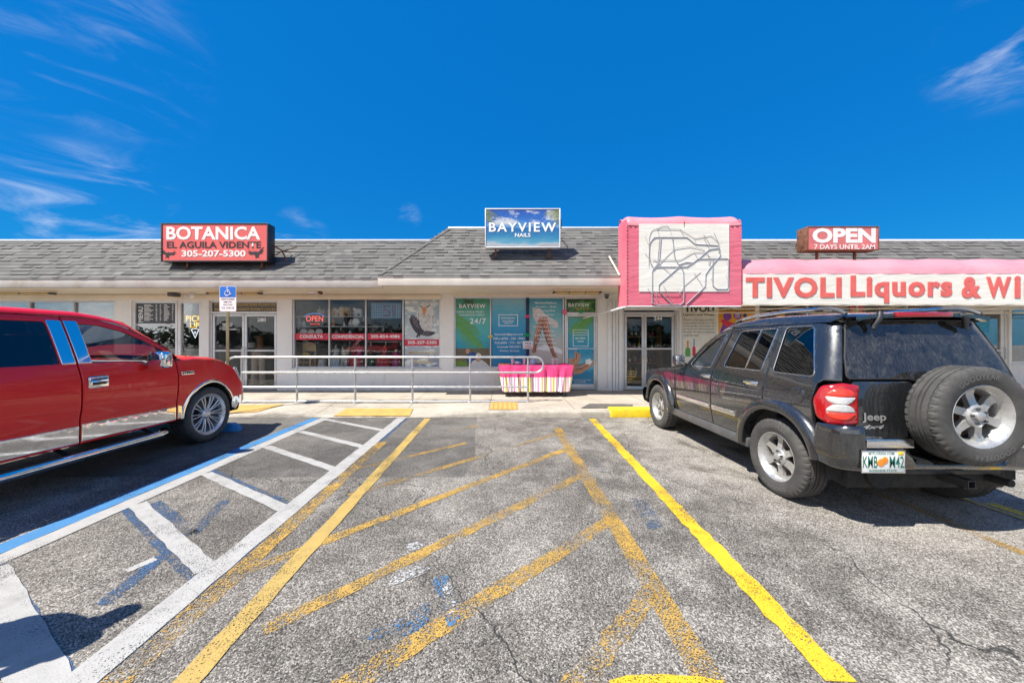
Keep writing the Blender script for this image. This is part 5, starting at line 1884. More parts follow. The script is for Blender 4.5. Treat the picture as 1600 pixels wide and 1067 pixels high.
# ------------------------------------------------------------------ awnings of the liquor store
def canvas(name, c, fade, wr=0.5):
    m, nt, b, N, L = nodes_of(name)
    v = objc(nt)
    cc = ramp(nt, noise(nt, 1.2, 5, 0.6, v), [(0.3, c), (0.7, fade)])
    cc = mixc(nt, rng(nt, noise(nt, 3.0, 8, 0.7, objc(nt, (1, 1, 0.4)), 0.4), 0.55, 0.8, 0, 0.3), cc, tuple(x * .55 + .1 for x in c))
    L(cc, b.inputs['Base Color'])
    b.inputs['Roughness'].default_value = 0.55
    wv = noise(nt, 2.6, 3, 0.5, objc(nt, (0.5, 1, 2.2), (0, R(24), 0)), 1.4)
    bump(nt, b, mth(nt, 'ADD', wv, mth(nt, 'MULTIPLY', noise(nt, 220.0, 2, 0.5, v), 0.03)), wr, 0.06)
    MATS[name] = m
canvas('pink_canvas', (0.68, 0.11, 0.17), (0.73, 0.19, 0.25), 0.22)
canvas('pale_pink_canvas', (0.60, 0.20, 0.245), (0.65, 0.27, 0.31), 0.35)
canvas('cream_canvas', (0.76, 0.72, 0.64), (0.82, 0.79, 0.73), 0.15)
pm('awning_letter', (0.72, 0.13, 0.11), 0.5, var=0.12, scale=5, dirt=0.25, dirtc=(0.8, 0.35, 0.3))
YA = 7.6
def tall_awning():
    x0 = P(980, 0, YA).x; x1 = P(1158, 0, YA).x
    zb = P(0, 478, YA).z; zt = P(0, 332, YA).z
    yb = 8.16
    root = empty('tall_awning', ((x0 + x1) / 2, YA, zb), 0, 'tall pink awning with cream panel and bare sign tubing over door 244', 'awning')
    # profile in y, z: front face, rounded top, back
    prof = [(YA, zb)] + [(YA, zb + (zt - .28 - zb) * k / 8) for k in range(1, 9)]
    for k in range(1, 9):
        a = PI / 2 * k / 8
        prof.append((YA + .34 * (1 - math.cos(a)), zt - .28 + .28 * math.sin(a)))
    prof += [(YA + .45, zt - .004), (yb, zt - .03)]
    nx = 72
    rd = random.Random(5)
    ribs = [0, .5, 1.0]
    mb = MB()
    rows = []
    for y, z in prof:
        row = []
        for i in range(nx + 1):
            t = i / nx
            sag = .028 * math.sin(PI * ((t * 2) % 1)) if z > zt - .3 else .006 * math.sin(PI * ((t * 2) % 1))
            e = min(t, 1 - t) * (x1 - x0)
            rnd = .11 * (1 - math.sqrt(1 - max(0, 1 - e / .11) ** 2)) if y < YA + .4 else 0
            zz = z - (sag if z > zt - .3 else 0) - (rnd if z > zt - .2 else 0)
            row.append((x0 + (x1 - x0) * t, y + .35 * sag, zz))
        rows.append(row)
    mb.grid(rows)
    front = mb.build('front_canvas', M['pink_canvas'], root)
    # ends
    for x, s in ((x0, -1), (x1, 1)):
        mb = MB()
        pts = [(p[0], p[1]) for p in prof if p[1] <= zt - .12] + [(yb, zt - .12), (yb, zb + .02)]
        mb.poly(pts, 0, 1, lambda y, z, d, x=x, s=s: (x + s * (.012 - .012 * d), y + .002, z - .004))
        mb.build('end_canvas', M['pink_canvas'], root)
    mb = MB(); mb.box(x0 + .01, x1 - .01, yb - .012, yb, ZF + .1, zt - .05); mb.build('back_canvas', M['pink_canvas'], root)
    mb = MB()
    A, B = P(998, 456, YA), P(1139, 350, YA)
    mb.grid([[(A.x + (B.x - A.x) * i / 12, YA - .010, A.z + (B.z - A.z) * j / 8) for i in range(13)] for j in range(9)])
    mb.build('cream_panel', M['cream_canvas'], root)
    # pale band along the rounded top
    mb = MB()
    rows = []
    for k in range(0, 11):
        y, z = prof[8 + k] if 8 + k < len(prof) else prof[-1]
        rows.append([(x0 + (x1 - x0) * i / nx, y - .008 * (k < 8) + .35 * .028 * math.sin(PI * ((i / nx * 2) % 1)), z + .006 - .028 * math.sin(PI * ((i / nx * 2) % 1)) - .11 * (1 - math.sqrt(1 - max(0, 1 - min(i / nx, 1 - i / nx) * (x1 - x0) / .11) ** 2)) * (z > zt - .2)) for i in range(nx + 1)])
    mb.grid(rows)
    mb.build('top_canvas', M['pale_pink_canvas'], root)
    # frame tubes at the lower edge
    mb = MB()
    mb.tube([(x0 - .05, yb, zb - .01), (x0, YA + .01, zb - .01), (x1, YA + .01, zb - .01), (x1, yb, zb - .01)], .016, 8)
    mb.tube([(x0 - .03, YA + .02, zb - .02), (x0 - .5, YF - .02, zb - .14)], .018, 8)
    mb.build('frame', M['white_metal'], root)
    mb = MB()
    z = zb + .03
    while z < zt - .32:
        mb.box(x0 - .002, x0 + .016, YA - .006, YA + .002, z, z + .035); z += .075
    x = x0 + .04
    while x < x1 - .05:
        mb.box(x, x + .05, YA - .008, YA + .002, zt - .305, zt - .297); x += .11
    mb.box((x0 + x1) / 2 - .006, (x0 + x1) / 2 + .006, YA - .010, YA + .004, zt - .33, zt - .20)
    mb.build('stitching', M['rust_metal'], root)
    # weathered wooden strips behind the left edge
    mb = MB(); q = P(957, 400, 8.0); r_ = P(968, 430, 8.0)
    mb.tube([(q.x, 8.25, q.z + .05), (r_.x, 8.0, r_.z)], .02, 6)
    mb.build('batten', M['soffit_paint'], root)
    # bare sign tubing: raised channel outline and thin glass tubing
    def path(pts, r, y, rnd=.05):
        q = []
        w = [P(950 + x / 6.278, 320 + yv / 6.278, YA) for x, yv in pts]
        q = [(p.x, p.z) for p in w]
        # soft corners on an open path
        out = [q[0]]
        for i in range(1, len(q) - 1):
            p = Vector(q[i]); u = Vector(q[i - 1]) - p; v = Vector(q[i + 1]) - p
            t = min(rnd, u.length * .45, v.length * .45)
            pa = p + u.normalized() * t; pb = p + v.normalized() * t
            for k in range(5):
                s = k / 4
                out.append(tuple(pa * (1 - s) ** 2 + p * 2 * s * (1 - s) + pb * s * s))
        out.append(q[-1])
        return [(a, y, b) for a, b in out]
    ch = MB()
    big = [[(430, 970), (432, 640), (500, 560), (518, 330)], [(400, 510), (405, 380), (450, 322), (770, 322), (850, 390), (1080, 402), (1100, 500), (1020, 590), (955, 680), (950, 800), (765, 980)],
           [(400, 500), (420, 590), (450, 625), (500, 612), (770, 612), (880, 535), (990, 440), (1090, 430)], [(630, 330), (650, 520), (690, 590), (735, 650), (742, 860), (740, 960), (700, 985)],
           [(700, 590), (760, 566), (830, 572)], [(690, 615), (495, 785), (500, 850), (545, 900), (620, 975)], [(1025, 530), (1022, 790), (1060, 830), (1172, 828), (1178, 530), (870, 535)], [(430, 960), (470, 985), (700, 980)]]
    for p in big: ch.tube(path(p, 0, YA - .014), .0105, 8)
    ch.build('sign_channel', M['sign_tube'], root)
    th = MB()
    thin = [[(395, 600), (400, 300), (430, 238), (700, 240), (840, 330), (1000, 300), (1070, 360), (1080, 470)], [(470, 235), (520, 205), (590, 210), (620, 300)], [(430, 545), (700, 540), (830, 465), (940, 460), (1000, 520)],
            [(440, 640), (590, 480), (650, 430), (800, 410), (940, 440)], [(480, 540), (500, 330), (480, 240)], [(930, 290), (1000, 400)], [(700, 240), (745, 315)], [(840, 330), (860, 385)], [(930, 320), (985, 430)],
            [(455, 545), (620, 690)], [(840, 670), (925, 805)], [(730, 800), (900, 655)], [(840, 465), (875, 530)], [(385, 820), (420, 870), (690, 880), (740, 800)], [(410, 880), (480, 975)], [(465, 850), (480, 940), (560, 975)],
            [(540, 800), (640, 970)], [(680, 840), (745, 945)], [(1005, 720), (1018, 745)], [(1150, 545), (1160, 580)], [(1150, 690), (1160, 720)], [(975, 480), (985, 600), (1000, 540)], [(1030, 270), (1090, 400)], [(360, 480), (410, 540)], [(360, 310), (395, 400)]]
    for p in thin: th.tube(path(p, 0, YA - .022), .0042, 6)
    th.build('sign_wire', M['sign_wire'], root)
    st = MB()
    for p in big[1:7]:
        for x, yv in p[:: 1]:
            q = P(950 + x / 6.278, 320 + yv / 6.278, YA)
            st.cyl((q.x, YA - .030, q.z), (q.x, YA + .004, q.z), .006, n=6)
    st.build('standoff', M['sign_wire'], root)
    return root
pm('sign_tube', (0.32, 0.33, 0.37), 0.45, var=0.2, scale=12)
pm('sign_wire', (0.42, 0.40, 0.40), 0.5, var=0.3, scale=12)
tall_awning()
def long_awning():
    x0 = P(1159.5, 0, YA).x + .02; x1 = 17.0
    zb = P(0, 475.5, YA).z; zw = P(0, 427.5, YA).z; zt = P(0, 404, 8.0).z
    root = empty('long_awning', (x0 + 2, YA, zb), 0, 'long pink awning with TIVOLI Liquors in red on its cream front', 'awning')
    mb = MB()
    n = 60
    mb.grid([[(x0 + (x1 - x0) * i / n, YA + .004 * math.sin(i * 2.1 + j), zb + (zw - zb) * j / 5) for i in range(n + 1)] for j in range(6)])
    mb.build('front_canvas', M['cream_canvas'], root)
    mb = MB()
    prof = [(YA - .004, zw - .005), (YA + .03, zw + .10), (YA + .10, zw + .20), (YA + .20, zw + .28), (YA + .33, zt - .03), (YA + .45, zt), (YA + .62, zt + .01), (YA + .78, zt - .06)]
    seg = 84.0 * YA / F
    n = 150
    rows = []
    for y, z in prof:
        row = []
        for i in range(n + 1):
            x = x0 + (x1 - x0) * i / n
            t = ((x - x0) / seg) % 1
            sag = .030 * math.sin(PI * t) ** 2 * (1 if z > zw + .05 else 0)
            e = max(0, 1 - (x - x0) / .22)
            row.append((x, y + .2 * sag, z - sag * .8 - .16 * e ** 2 * (z > zw + .15)))
        rows.append(row)
    mb.grid(rows)
    mb.build('top_canvas', M['pale_pink_canvas'], root)
    mb = MB()
    pts = [(YA, zb)] + prof[:-1] + [(YA + .78, zw - .1), (YA + .45, zb + .05)]
    mb.poly(pts, 0, 1, lambda y, z, d: (x0 - .002 + .01 * d, y + .006, min(z, zt - .16)))
    mb.build('end_canvas', M['pale_pink_canvas'], root)
    mb = MB()
    for z, y in ((zb - .015, YA + .015), (zb - .06, YA + .35), (zb - .05, 9.3)):
        mb.tube([(x0, y, z), (x1, y, z)], .014, 8)
    for k in range(9):
        x = x0 + .1 + k * seg
        mb.tube([(x, YA + .015, zb - .015), (x, 9.35, zb - .05)], .012, 6)
    mb.build('frame', M['soffit_paint'], root)
    kw = dict(bold=.030, rnd=.018, th=.006, spacing=1.14)
    txt(root, 'TIVOLI', 1165, 1315, 433, 465.5, YA - .004, 'awning_letter', **kw)
    txt(root, 'Liquors', 1328.5, 1488, 430.5, 473.5, YA - .004, 'awning_letter', **kw)
    txt(root, '&', 1502, 1533, 432.5, 466, YA - .004, 'awning_letter', **kw)
    txt(root, 'W', 1540.5, 1580, 432.5, 465.5, YA - .004, 'awning_letter', **kw)
    txt(root, 'ines', 1584.5, 1676, 431, 466, YA - .004, 'awning_letter', **kw)
long_awning()

# ------------------------------------------------------------------ soffit lamps, camera, floodlight, conduit
pm('lamp_cover', (0.50, 0.38, 0.15), 0.35, var=0.15, scale=6, dirt=0.3, dirtc=(0.3, 0.22, 0.1))
def strip_lamp(px0, px1, py, Y, label, ends=True):
    x0, x1 = P(px0, py, Y).x, P(px1, py, Y).x
    z = ZS + .018
    root = empty('strip_lamp', ((x0 + x1) / 2, Y, z - .1), 0, label, 'lamp', 'strip lamps under the eaves')
    mb = MB(); mb.box(x0, x1, Y - .09, Y + .09, z - .045, z - .002, .01)
    mb.build('housing', M['soffit_paint'], root)
    mb = MB(); mb.box(x0 + .06, x1 - .06, Y - .075, Y + .075, z - .10, z - .046, .03, seg=4)
    mb.build('lamp_cover', M['lamp_cover'], root)
    for x in (x0 + .02, x1 - .02):
        mb = MB(); mb.box(x - .03, x + .03, Y - .08, Y + .08, z - .095, z - .0465, .02, seg=3); mb.build('end_cap', M['trim_grey'], root)
    for k in (1, 2):
        mb = MB(); mb.box(x0 + (x1 - x0) * k / 3 - .012, x0 + (x1 - x0) * k / 3 + .012, Y - .079, Y + .079, z - .103, z - .0465, .006); mb.build('clip', M['trim_grey'], root)
    return root
strip_lamp(-60, 83, 459, 8.95, 'yellowed strip lamp under the eaves above the windows behind the red pickup')
strip_lamp(325, 408, 459, 8.95, 'yellowed strip lamp under the eaves above the double doors numbered 280')
strip_lamp(864, 939, 456, 8.75, 'pale strip lamp under the eaves above the nail salon door')
def small_items():
    c = P(272, 462, 9.3)
    r = empty('eave_box', (c.x, 9.3, c.z), 0, 'small grey junction box under the eaves above the takeaway window', 'junction box')
    mb = MB(); mb.box(c.x - .09, c.x + .09, 9.2, 9.4, ZS - .085, ZS + .018, .01); mb.box(c.x - .07, c.x + .07, 9.19, 9.199, ZS - .07, ZS, .002)
    mb.build('box', M['trim_grey'], r)
    mb = MB(); mb.tube([(c.x + .06, 9.3, ZS - .03), (c.x + .06, 9.3, ZS + .019)], .012, 6); mb.build('conduit', M['white_metal'], r)
    c = P(299, 463, 9.3)
    r = empty('floodlight', (c.x, 9.3, c.z), 0, 'white twin floodlight under the eaves above the PICK UP window', 'floodlight')
    mb = MB(); mb.lathe([(.001, -.05), (.06, -.04), (.06, 0)], 16, Matrix.Translation((c.x, 9.3, ZS + .018))); mb.build('base', M['white_metal'], r)
    for s in (-1, 1):
        mb = MB(); mb.lathe([(.02, 0), (.03, .03), (.055, .11), (.05, .112), (.001, .10)], 16, Matrix.Translation((c.x + s * .03, 9.28, ZS - .04)) @ Matrix.Rotation(R(130), 4, 'X') @ Matrix.Rotation(R(35 * s), 4, 'Y'))
        mb.build('lamp_head', M['white_metal'], r)
    c = P(548, 459, 8.95)
    r = empty('eave_bracket', (c.x, 8.95, c.z), 0, 'white lamp bracket left bare under the eaves above the CONSULTA window', 'bracket')
    cc = P(493, 458, 9.1)
    r.location = (cc.x, 9.1, cc.z)
    mb = MB(); mb.box(cc.x - .16, cc.x + .10, 9.0, 9.2, ZS - .03, ZS + .019, .008); mb.build('plate', M['white_metal'], r)
    mb = MB(); mb.box(cc.x + .104, cc.x + .16, 9.02, 9.16, ZS - .05, ZS + .012, .008); mb.build('socket', M['rust_metal'], r)
    # camera in its cage beside the awning
    c = P(948, 465, 9.35)
    r = empty('security_camera', (c.x, 9.35, c.z), 0, 'small grey security camera in a white wire cage beside the pink awning', 'camera')
    mb = MB(); mb.lathe([(.001, -.10), (.04, -.085), (.055, -.04), (.055, 0), (.07, .02)], 18, Matrix.Translation((c.x, 9.35, 2.70))); mb.build('camera_body', M['trim_grey'], r)
    mb = MB()
    x0, x1, z0, z1 = P(942, 0, 9.2).x, P(958, 0, 9.2).x, P(0, 487, 9.2).z, P(0, 462, 9.2).z
    for y in (9.2, 9.5):
        mb.tube([(x0, y, z0), (x1, y, z0), (x1, y, z1), (x0, y, z1)], .012, 6, closed=True)
    for x in (x0, x1):
        for z in (z0, z1): mb.tube([(x, 9.2, z), (x, 9.58, z)], .010, 6)
    mb.build('cage', M['white_metal'], r)
    # a dark stick on the left roof
    p, q = P(118, 433, 8.45), P(134, 422, 8.65)
    mb = MB(); mb.box(-.16, .16, -.02, .02, -.012, .012, .003, Matrix.Translation((p + q) / 2) @ (q - p).to_track_quat('X', 'Z').to_matrix().to_4x4())
    o = mb.build('roof_batten', M['rust_metal'])
    tag(o, 'short dark strip lying askew on the shingles above the windows behind the pickup', 'strip')
small_items()

# ------------------------------------------------------------------ handrail
def handrail():
    YR = 7.8
    root = empty('handrail', (-2.0, YR, .13), 0, 'grey tube handrail with four rails along the pavement edge', 'handrail')
    gz = walk_z(0, YR)
    X = lambda px: (px - 788) * YR / F
    z1, z2, z3, z4 = [H - (p - 532) * YR / F for p in (558, 582, 604.5, 627)]
    r = .024
    xl, xr = X(362), X(825)
    mb = MB()
    # top rail turned down at both ends; the right end loops back into the second rail
    xe = X(849)
    rl = .5 * (z1 - z2)
    loop = [(xe - rl + rl * math.sin(PI * k / 12), YR, (z1 + z2) / 2 + rl * math.cos(PI * k / 12)) for k in range(13)]
    xs = X(352)
    left = [(xs, YR, z1 - .42)] + [(xs + .22 - .22 * math.cos(PI / 2 * k / 6), YR, z1 - .22 + .22 * math.sin(PI / 2 * k / 6)) for k in range(7)]
    mb.tube(left + loop + [(X(378), YR, z2)], r, 12)
    mb.build('top_rail', M['pipe_metal'], root)
    for z in (z3, z4):
        mb = MB(); mb.cyl((X(378), YR, z), (xr, YR, z), r * .86, n=12); mb.build('rail', M['pipe_metal'], root)
    for px in (378, 464, 555, 644.5, 734.5, 825):
        x = X(px)
        mb = MB(); mb.cyl((x, YR + .002, walk_z(x, YR) - .01), (x, YR + .002, z1), r, n=12)
        mb.lathe([(.05, 0), (.05, .008), (.028, .012), (.0245, .05)], 16, Matrix.Translation((x, YR + .002, walk_z(x, YR))))
        mb.build('post', M['pipe_metal'], root)
handrail()

# ------------------------------------------------------------------ parking sign, wheel stop
def parking_sign():
    YS = 6.98
    x = P(355, 0, YS).x
    root = empty('parking_sign', (x, YS, .1), 0, 'blue and white accessible parking sign on a bronze post behind the red pickup', 'sign')
    zt = P(0, 447, YS).z
    mb = MB()
    mb.box(x - .03, x + .03, YS + .004, YS + .024, walk_z(x, YS) - .02, zt - .02, .004); mb.box(x - .006, x + .006, YS + .024, YS + .05, walk_z(x, YS) - .02, zt - .02, .002)
    mb.build('post', M['bronze_post'], root)
    a, b = P(343, 486.5, YS), P(369, 447, YS)
    pm('sign_blue', (0.015, 0.16, 0.60), 0.35, var=0.06, scale=5)
    zm = P(0, 464.5, YS).z
    def rr(x0, x1, z0, z1, r=.03): return rpoly([(x0, z0), (x1, z0), (x1, z1), (x0, z1)], r, 5)
    mb = MB(); mb.poly(rr(a.x, b.x, a.z, b.z), YS, YS + .003); pl = mb.build('plate', M['white_print'], root)
    mb = MB(); mb.poly(rpoly([(a.x + .008, zm, 0), (b.x - .008, zm, 0), (b.x - .008, b.z - .008), (a.x + .008, b.z - .008)], .025, 5), YS - .002, YS - .0002); mb.build('blue_field', M['sign_blue'], pl)
    c = Vector(((a.x + b.x) / 2, (zm + b.z) / 2))
    k = (b.z - zm) * .40
    mb = MB(); y = YS - .004
    mb.ball((c.x - .12 * k, y, c.y + .85 * k), (.15 * k, .002, .15 * k), 12)
    mb.tube([(c.x - .12 * k, y, c.y + .65 * k), (c.x - .05 * k, y, c.y - .02 * k), (c.x + .42 * k, y, c.y - .02 * k), (c.x + .62 * k, y, c.y - .62 * k), (c.x + .85 * k, y, c.y - .55 * k)], .085 * k, 8)
    mb.tube([(c.x - .10 * k, y, c.y + .32 * k), (c.x + .35 * k, y, c.y + .28 * k)], .075 * k, 8)
    mb.tube([(c.x - .08 * k + .55 * k * math.cos(R(t)), y, c.y - .35 * k + .55 * k * math.sin(R(t))) for t in range(115, 375, 15)], .08 * k, 8)
    mb.build('wheelchair_symbol', M['white_print'], pl)
    for i, (t, w) in enumerate((('PARKING BY DISABLED', .90), ('PERMIT ONLY', .55), ('FINE UP TO $250', .60), ('F.S. 318.18', .8))):
        z1_ = zm - .018 - i * .058
        text_box('lettering', t, c.x - w * .15, c.x + w * .15, z1_ - .034, z1_, YS - .0005, M['ink'], pl, .012, th=.002)
parking_sign()
mb = MB()
pm('blue_concrete', (0.06, 0.30, 0.62), 0.8, var=0.2, scale=10, bmp=0.4, bscale=40, dirt=0.3, dirtc=(0.3, 0.3, 0.3))
rows = []
for x in (-6.28, -6.25, -6.2, -4.50, -4.45, -4.40):
    k = 1.0 if -6.22 < x < -4.48 else (.82 if -6.26 < x < -4.43 else .6)
    rows.append([(x, 5.86 - .085 * k - .0, .0), (x, 5.86 - .08 * k, .07 * k), (x, 5.86 - .05 * k, .125 * k), (x, 5.86 + .05 * k, .125 * k), (x, 5.86 + .08 * k, .07 * k), (x, 5.86 + .085 * k, .0)])
mb.grid(rows); mb.f.append([0, 1, 2, 3, 4, 5]); mb.mi.append(0); mb.f.append([30, 31, 32, 33, 34, 35]); mb.mi.append(0)
tag(mb.build('wheel_stop', M['blue_concrete']), 'blue painted concrete wheel stop behind the front wheel of the red pickup', 'wheel stop')
# ------------------------------------------------------------------ pictures and lettering on the shop windows
YG = YF + .0745          # just in front of the panes
def flat(name, pts_px, mat, parent, y=YG, th=.002):
    mb = MB()
    mb.poly([(FX(p[0]), FZ(p[1])) for p in pts_px], y, y + th)
    return mb.build(name, M[mat], parent, smooth=False)
def rect(name, px0, px1, py0, py1, mat, parent, y=YG, th=.002):
    mb = MB(); mb.box(FX(px0), FX(px1), y, y + th, FZ(py1), FZ(py0))
    return mb.build(name, M[mat], parent, smooth=False)
def wtxt(body, px0, px1, py0, py1, mat, parent, y=YG - .0005, name='lettering', **kw):
    return text_box(name, body, FX(px0), FX(px1), FZ(py1), FZ(py0), y, M[mat], parent, th=.0015, **kw)
def lines(mb, px0, px1, py0, py1, n, y, seed, fill=.55, lo=.4):
    rd = random.Random(seed)
    h = (py1 - py0) / n
    for i in range(n):
        a = px0; w = (px1 - px0) * rd.uniform(lo, 1)
        mb.box(FX(a), FX(a + w), y, y + .0012, FZ(py0 + h * (i + fill)), FZ(py0 + h * i))
for nm, c in (('print_white', (.82, .84, .84)), ('print_red', (.62, .03, .07)), ('print_gold', (.55, .38, .09)), ('print_teal', (.02, .22, .28)), ('print_skin', (.38, .15, .085)), ('print_skin_pale', (.52, .28, .18)),
              ('print_hair', (.65, .62, .55)), ('print_blue', (.02, .07, .25)), ('print_grass', (.13, .24, .03)), ('print_earth', (.14, .11, .07)), ('print_green_leaf', (.11, .34, .07)), ('print_leaf_dark', (.02, .09, .03)),
              ('print_feather', (.60, .59, .58)), ('print_feather_dark', (.05, .045, .06)), ('print_beak', (.62, .26, .09)), ('print_charcoal', (.055, .06, .068)), ('print_brown', (.10, .075, .05)), ('print_orange', (.75, .33, .02)),
              ('print_purple', (.20, .05, .33)), ('print_cream', (.74, .71, .63)), ('print_cyan', (.03, .30, .50))):
    pm(nm, c, 0.3, var=.10, scale=9)
pm('grey_print', (.20, .19, .21), .3, var=.1, scale=9)
zt_, zb_ = FZ(467), FZ(574)
gradient_mat('bay_print', [(0, (0.017, 0.232, 0.392)), (.28, (0.022, 0.290, 0.435)), (.5, (0.072, 0.435, 0.478)), (.72, (0.087, 0.435, 0.377)), (1, (0.043, 0.246, 0.131))], 2, zb_, zt_, .25)
gradient_mat('bay_print_blue', [(0, (0.014, 0.189, 0.392)), (.3, (0.014, 0.246, 0.493)), (.62, (0.022, 0.319, 0.580)), (.82, (0.072, 0.392, 0.551)), (1, (0.232, 0.478, 0.580))], 2, zb_, zt_, .25)
gradient_mat('bay_print_sand', [(0, (0.522, 0.478, 0.478)), (.45, (0.580, 0.522, 0.478)), (.62, (0.290, 0.522, 0.551)), (.85, (0.087, 0.392, 0.478)), (1, (0.043, 0.290, 0.392))], 2, FZ(608), zt_, .25)
gradient_mat('bay_print_door', [(0, (0.014, 0.217, 0.392)), (.22, (0.017, 0.261, 0.464)), (.30, (0.174, 0.464, 0.551)), (.5, (0.029, 0.290, 0.522)), (.75, (0.058, 0.377, 0.435)), (1, (0.072, 0.290, 0.203))], 2, FZ(604), FZ(493), .25)
gradient_mat('eagle_sky', [(0, (0.232, 0.261, 0.348)), (.3, (0.435, 0.478, 0.551)), (.5, (0.522, 0.580, 0.609)), (.8, (0.319, 0.435, 0.522)), (1, (0.435, 0.478, 0.478))], 2, zb_, zt_, .3, (4.0, .5, 0, .1, (0.725, 0.754, 0.725)))
gradient_mat('led_blue', [(0, (0.058, 0.174, 0.319)), (1, (0.087, 0.246, 0.406))], 2, zb_, zt_, .3)

# nail salon, first pane
p1 = rect('picture', 711, 765, 466, 574, 'bay_print', w_bay)
g = MB()
frond(g, (FX(711), FZ(500)), (FX(757), FZ(541)), .10, .34, YG - .001, 30, hang=1.0)
frond(g, (FX(711), FZ(492)), (FX(750), FZ(508)), .28, .26, YG - .0015, 26, hang=1.0)
g.build('printed_palm', M['print_green_leaf'], w_bay, smooth=False)
g = MB(); frond(g, (FX(722), FZ(466)), (FX(746), FZ(474)), .10, .16, YG - .001, 20, hang=.8); frond(g, (FX(742), FZ(467)), (FX(713), FZ(476)), .05, .16, YG - .001, 20, hang=.9)
g.build('printed_palm', M['print_leaf_dark'], w_bay, smooth=False)
wtxt('BAYVIEW', 717, 758.5, 474.5, 481, 'print_white', w_bay, YG - .003, bold=.015, spacing=1.15)
wtxt('CAPA LYNS & TRUST', 713, 756, 485.5, 488.5, 'print_white', w_bay, YG - .003, bold=.01)
wtxt('NURSE REGISTRY AGENCY', 717, 757, 490.5, 493, 'print_white', w_bay, YG - .003, bold=.01)
wtxt('24/7', 734, 759, 497, 506, 'print_white', w_bay, YG - .003, bold=.02, spacing=1.2)
rect('photo_print', 711, 765, 544.5, 574, 'print_earth', w_bay, YG - .0015, .001)
Z4 = lambda x, y: (700 + x / 8.54, 455 + y / 8.54)
flat('photo_lawn', [Z4(95, 930), Z4(260, 935), Z4(260, 1010), Z4(95, 1012)], 'print_grass', w_bay, YG - .0022, .0006)
flat('photo_shirt', [Z4(*p) for p in ((235, 880), (270, 830), (330, 805), (375, 830), (385, 900), (330, 960), (255, 970))], 'print_blue', w_bay, YG - .0024, .0007)
flat('photo_blouse', [Z4(*p) for p in ((320, 935), (365, 915), (400, 945), (440, 915), (500, 950), (545, 1000), (545, 1014), (290, 1014))], 'print_feather', w_bay, YG - .0030, .0006)
mb = MB()
for (x, y, rx_, ry) in ((258, 800, 27, 36), (402, 900, 27, 36)):
    mb.poly([(FX(Z4(x + rx_ * math.cos(R(a)), 0)[0]), FZ(Z4(0, y + ry * math.sin(R(a)))[1])) for a in range(0, 360, 20)], YG - .0034, YG - .0028)
mb.build('photo_face', M['print_skin_pale'], w_bay, smooth=False)
flat('photo_hair', [Z4(*p) for p in ((365, 900), (370, 845), (400, 820), (440, 845), (445, 900), (430, 870), (400, 862), (380, 872))], 'print_hair', w_bay, YG - .0042, .0006)
# second pane
rect('picture', 768.5, 822, 466, 574, 'bay_print_blue', w_bay)
mb = MB()
for a, b, c, d in ((779, 809.5, 491, 492), (779, 809.5, 508.3, 509.3), (779, 780, 492, 508.3), (808.5, 809.5, 492, 508.3)): mb.box(FX(a), FX(b), YG - .0015, YG - .0003, FZ(d), FZ(c))
mb.build('printed_border', M['print_white'], w_bay, smooth=False)
for t, a, b, c, d in (('NURSE REGISTRY', 783, 805, 495.5, 498), ('BAYVIEW', 785.5, 803, 500.3, 502.6), ('HEALTH', 788, 800.5, 503.4, 505.4), ('baymedic@gmail.com', 773, 817, 520.5, 524.5), ('Office #786 - 250 - 0087', 770, 820.5, 527, 531), ('Cell #305 - 713 - 8277', 773, 818, 533.7, 537.5),
                      ('License# 30212331', 777, 813.5, 540, 543.8), ('-Notary Services', 780, 811.5, 546.5, 550.3)):
    wtxt(t, a, b, c, d, 'print_white', w_bay, bold=.012)
# third pane with the striding legs
rect('picture', 827.2, 880, 466, 574, 'bay_print_sand', w_bay)
Z5 = lambda p: (815 + p[0] / 6.47, 455 + p[1] / 6.47)
flat('printed_dress', [Z5(p) for p in ((112, 165), (190, 170), (250, 240), (370, 310), (380, 350), (350, 365), (280, 330), (230, 300), (170, 300), (135, 300), (118, 250))], 'print_feather', w_bay, YG - .0008, .0006)
flat('printed_leg', [Z5(p) for p in ((178, 262), (222, 262), (205, 400), (170, 520), (152, 560), (150, 618), (112, 628), (108, 600), (124, 555), (130, 470), (152, 370))], 'print_skin', w_bay, YG - .0016, .0007)
flat('printed_leg', [Z5(p) for p in ((218, 255), (262, 262), (290, 380), (302, 480), (332, 600), (368, 672), (322, 668), (285, 580), (250, 500), (222, 410), (206, 330))], 'print_skin', w_bay, YG - .0018, .0007)
for i, t in enumerate(('Manicure-Pedicure', 'Acrylics - Gels', 'Dipping Gel', 'Eyelashes', 'Waxing', 'Facial Waxing', 'Microblading - Tattoo', 'Threading', 'Lash Extensions', 'Nail Art', 'Permanent Makeup', 'Massage')):
    wd = 17 + 1.15 * min(len(t), 20) * .9
    wtxt(t, 853 - wd / 2, 853 + wd / 2, 471 + i * 6.35, 474.3 + i * 6.35, 'print_white', w_bay, YG - .0028, bold=.012)
pm('print_skin_dark', (.22, .075, .04), .3, var=.1, scale=9); pm('print_skin_light', (.62, .33, .21), .3, var=.1, scale=9)
flat('printed_shade', [Z5(p) for p in ((205, 300), (222, 290), (205, 400), (172, 515), (152, 560), (140, 610), (132, 608), (146, 545), (180, 450))], 'print_skin_dark', w_bay, YG - .0024, .0005)
flat('printed_shade', [Z5(p) for p in ((206, 330), (224, 330), (250, 440), (288, 545), (322, 640), (322, 668), (285, 580), (250, 500), (222, 410))], 'print_skin_dark', w_bay, YG - .0026, .0005)
flat('printed_shine', [Z5(p) for p in ((252, 290), (262, 290), (288, 400), (298, 480), (292, 480), (274, 400))], 'print_skin_light', w_bay, YG - .0026, .0005)
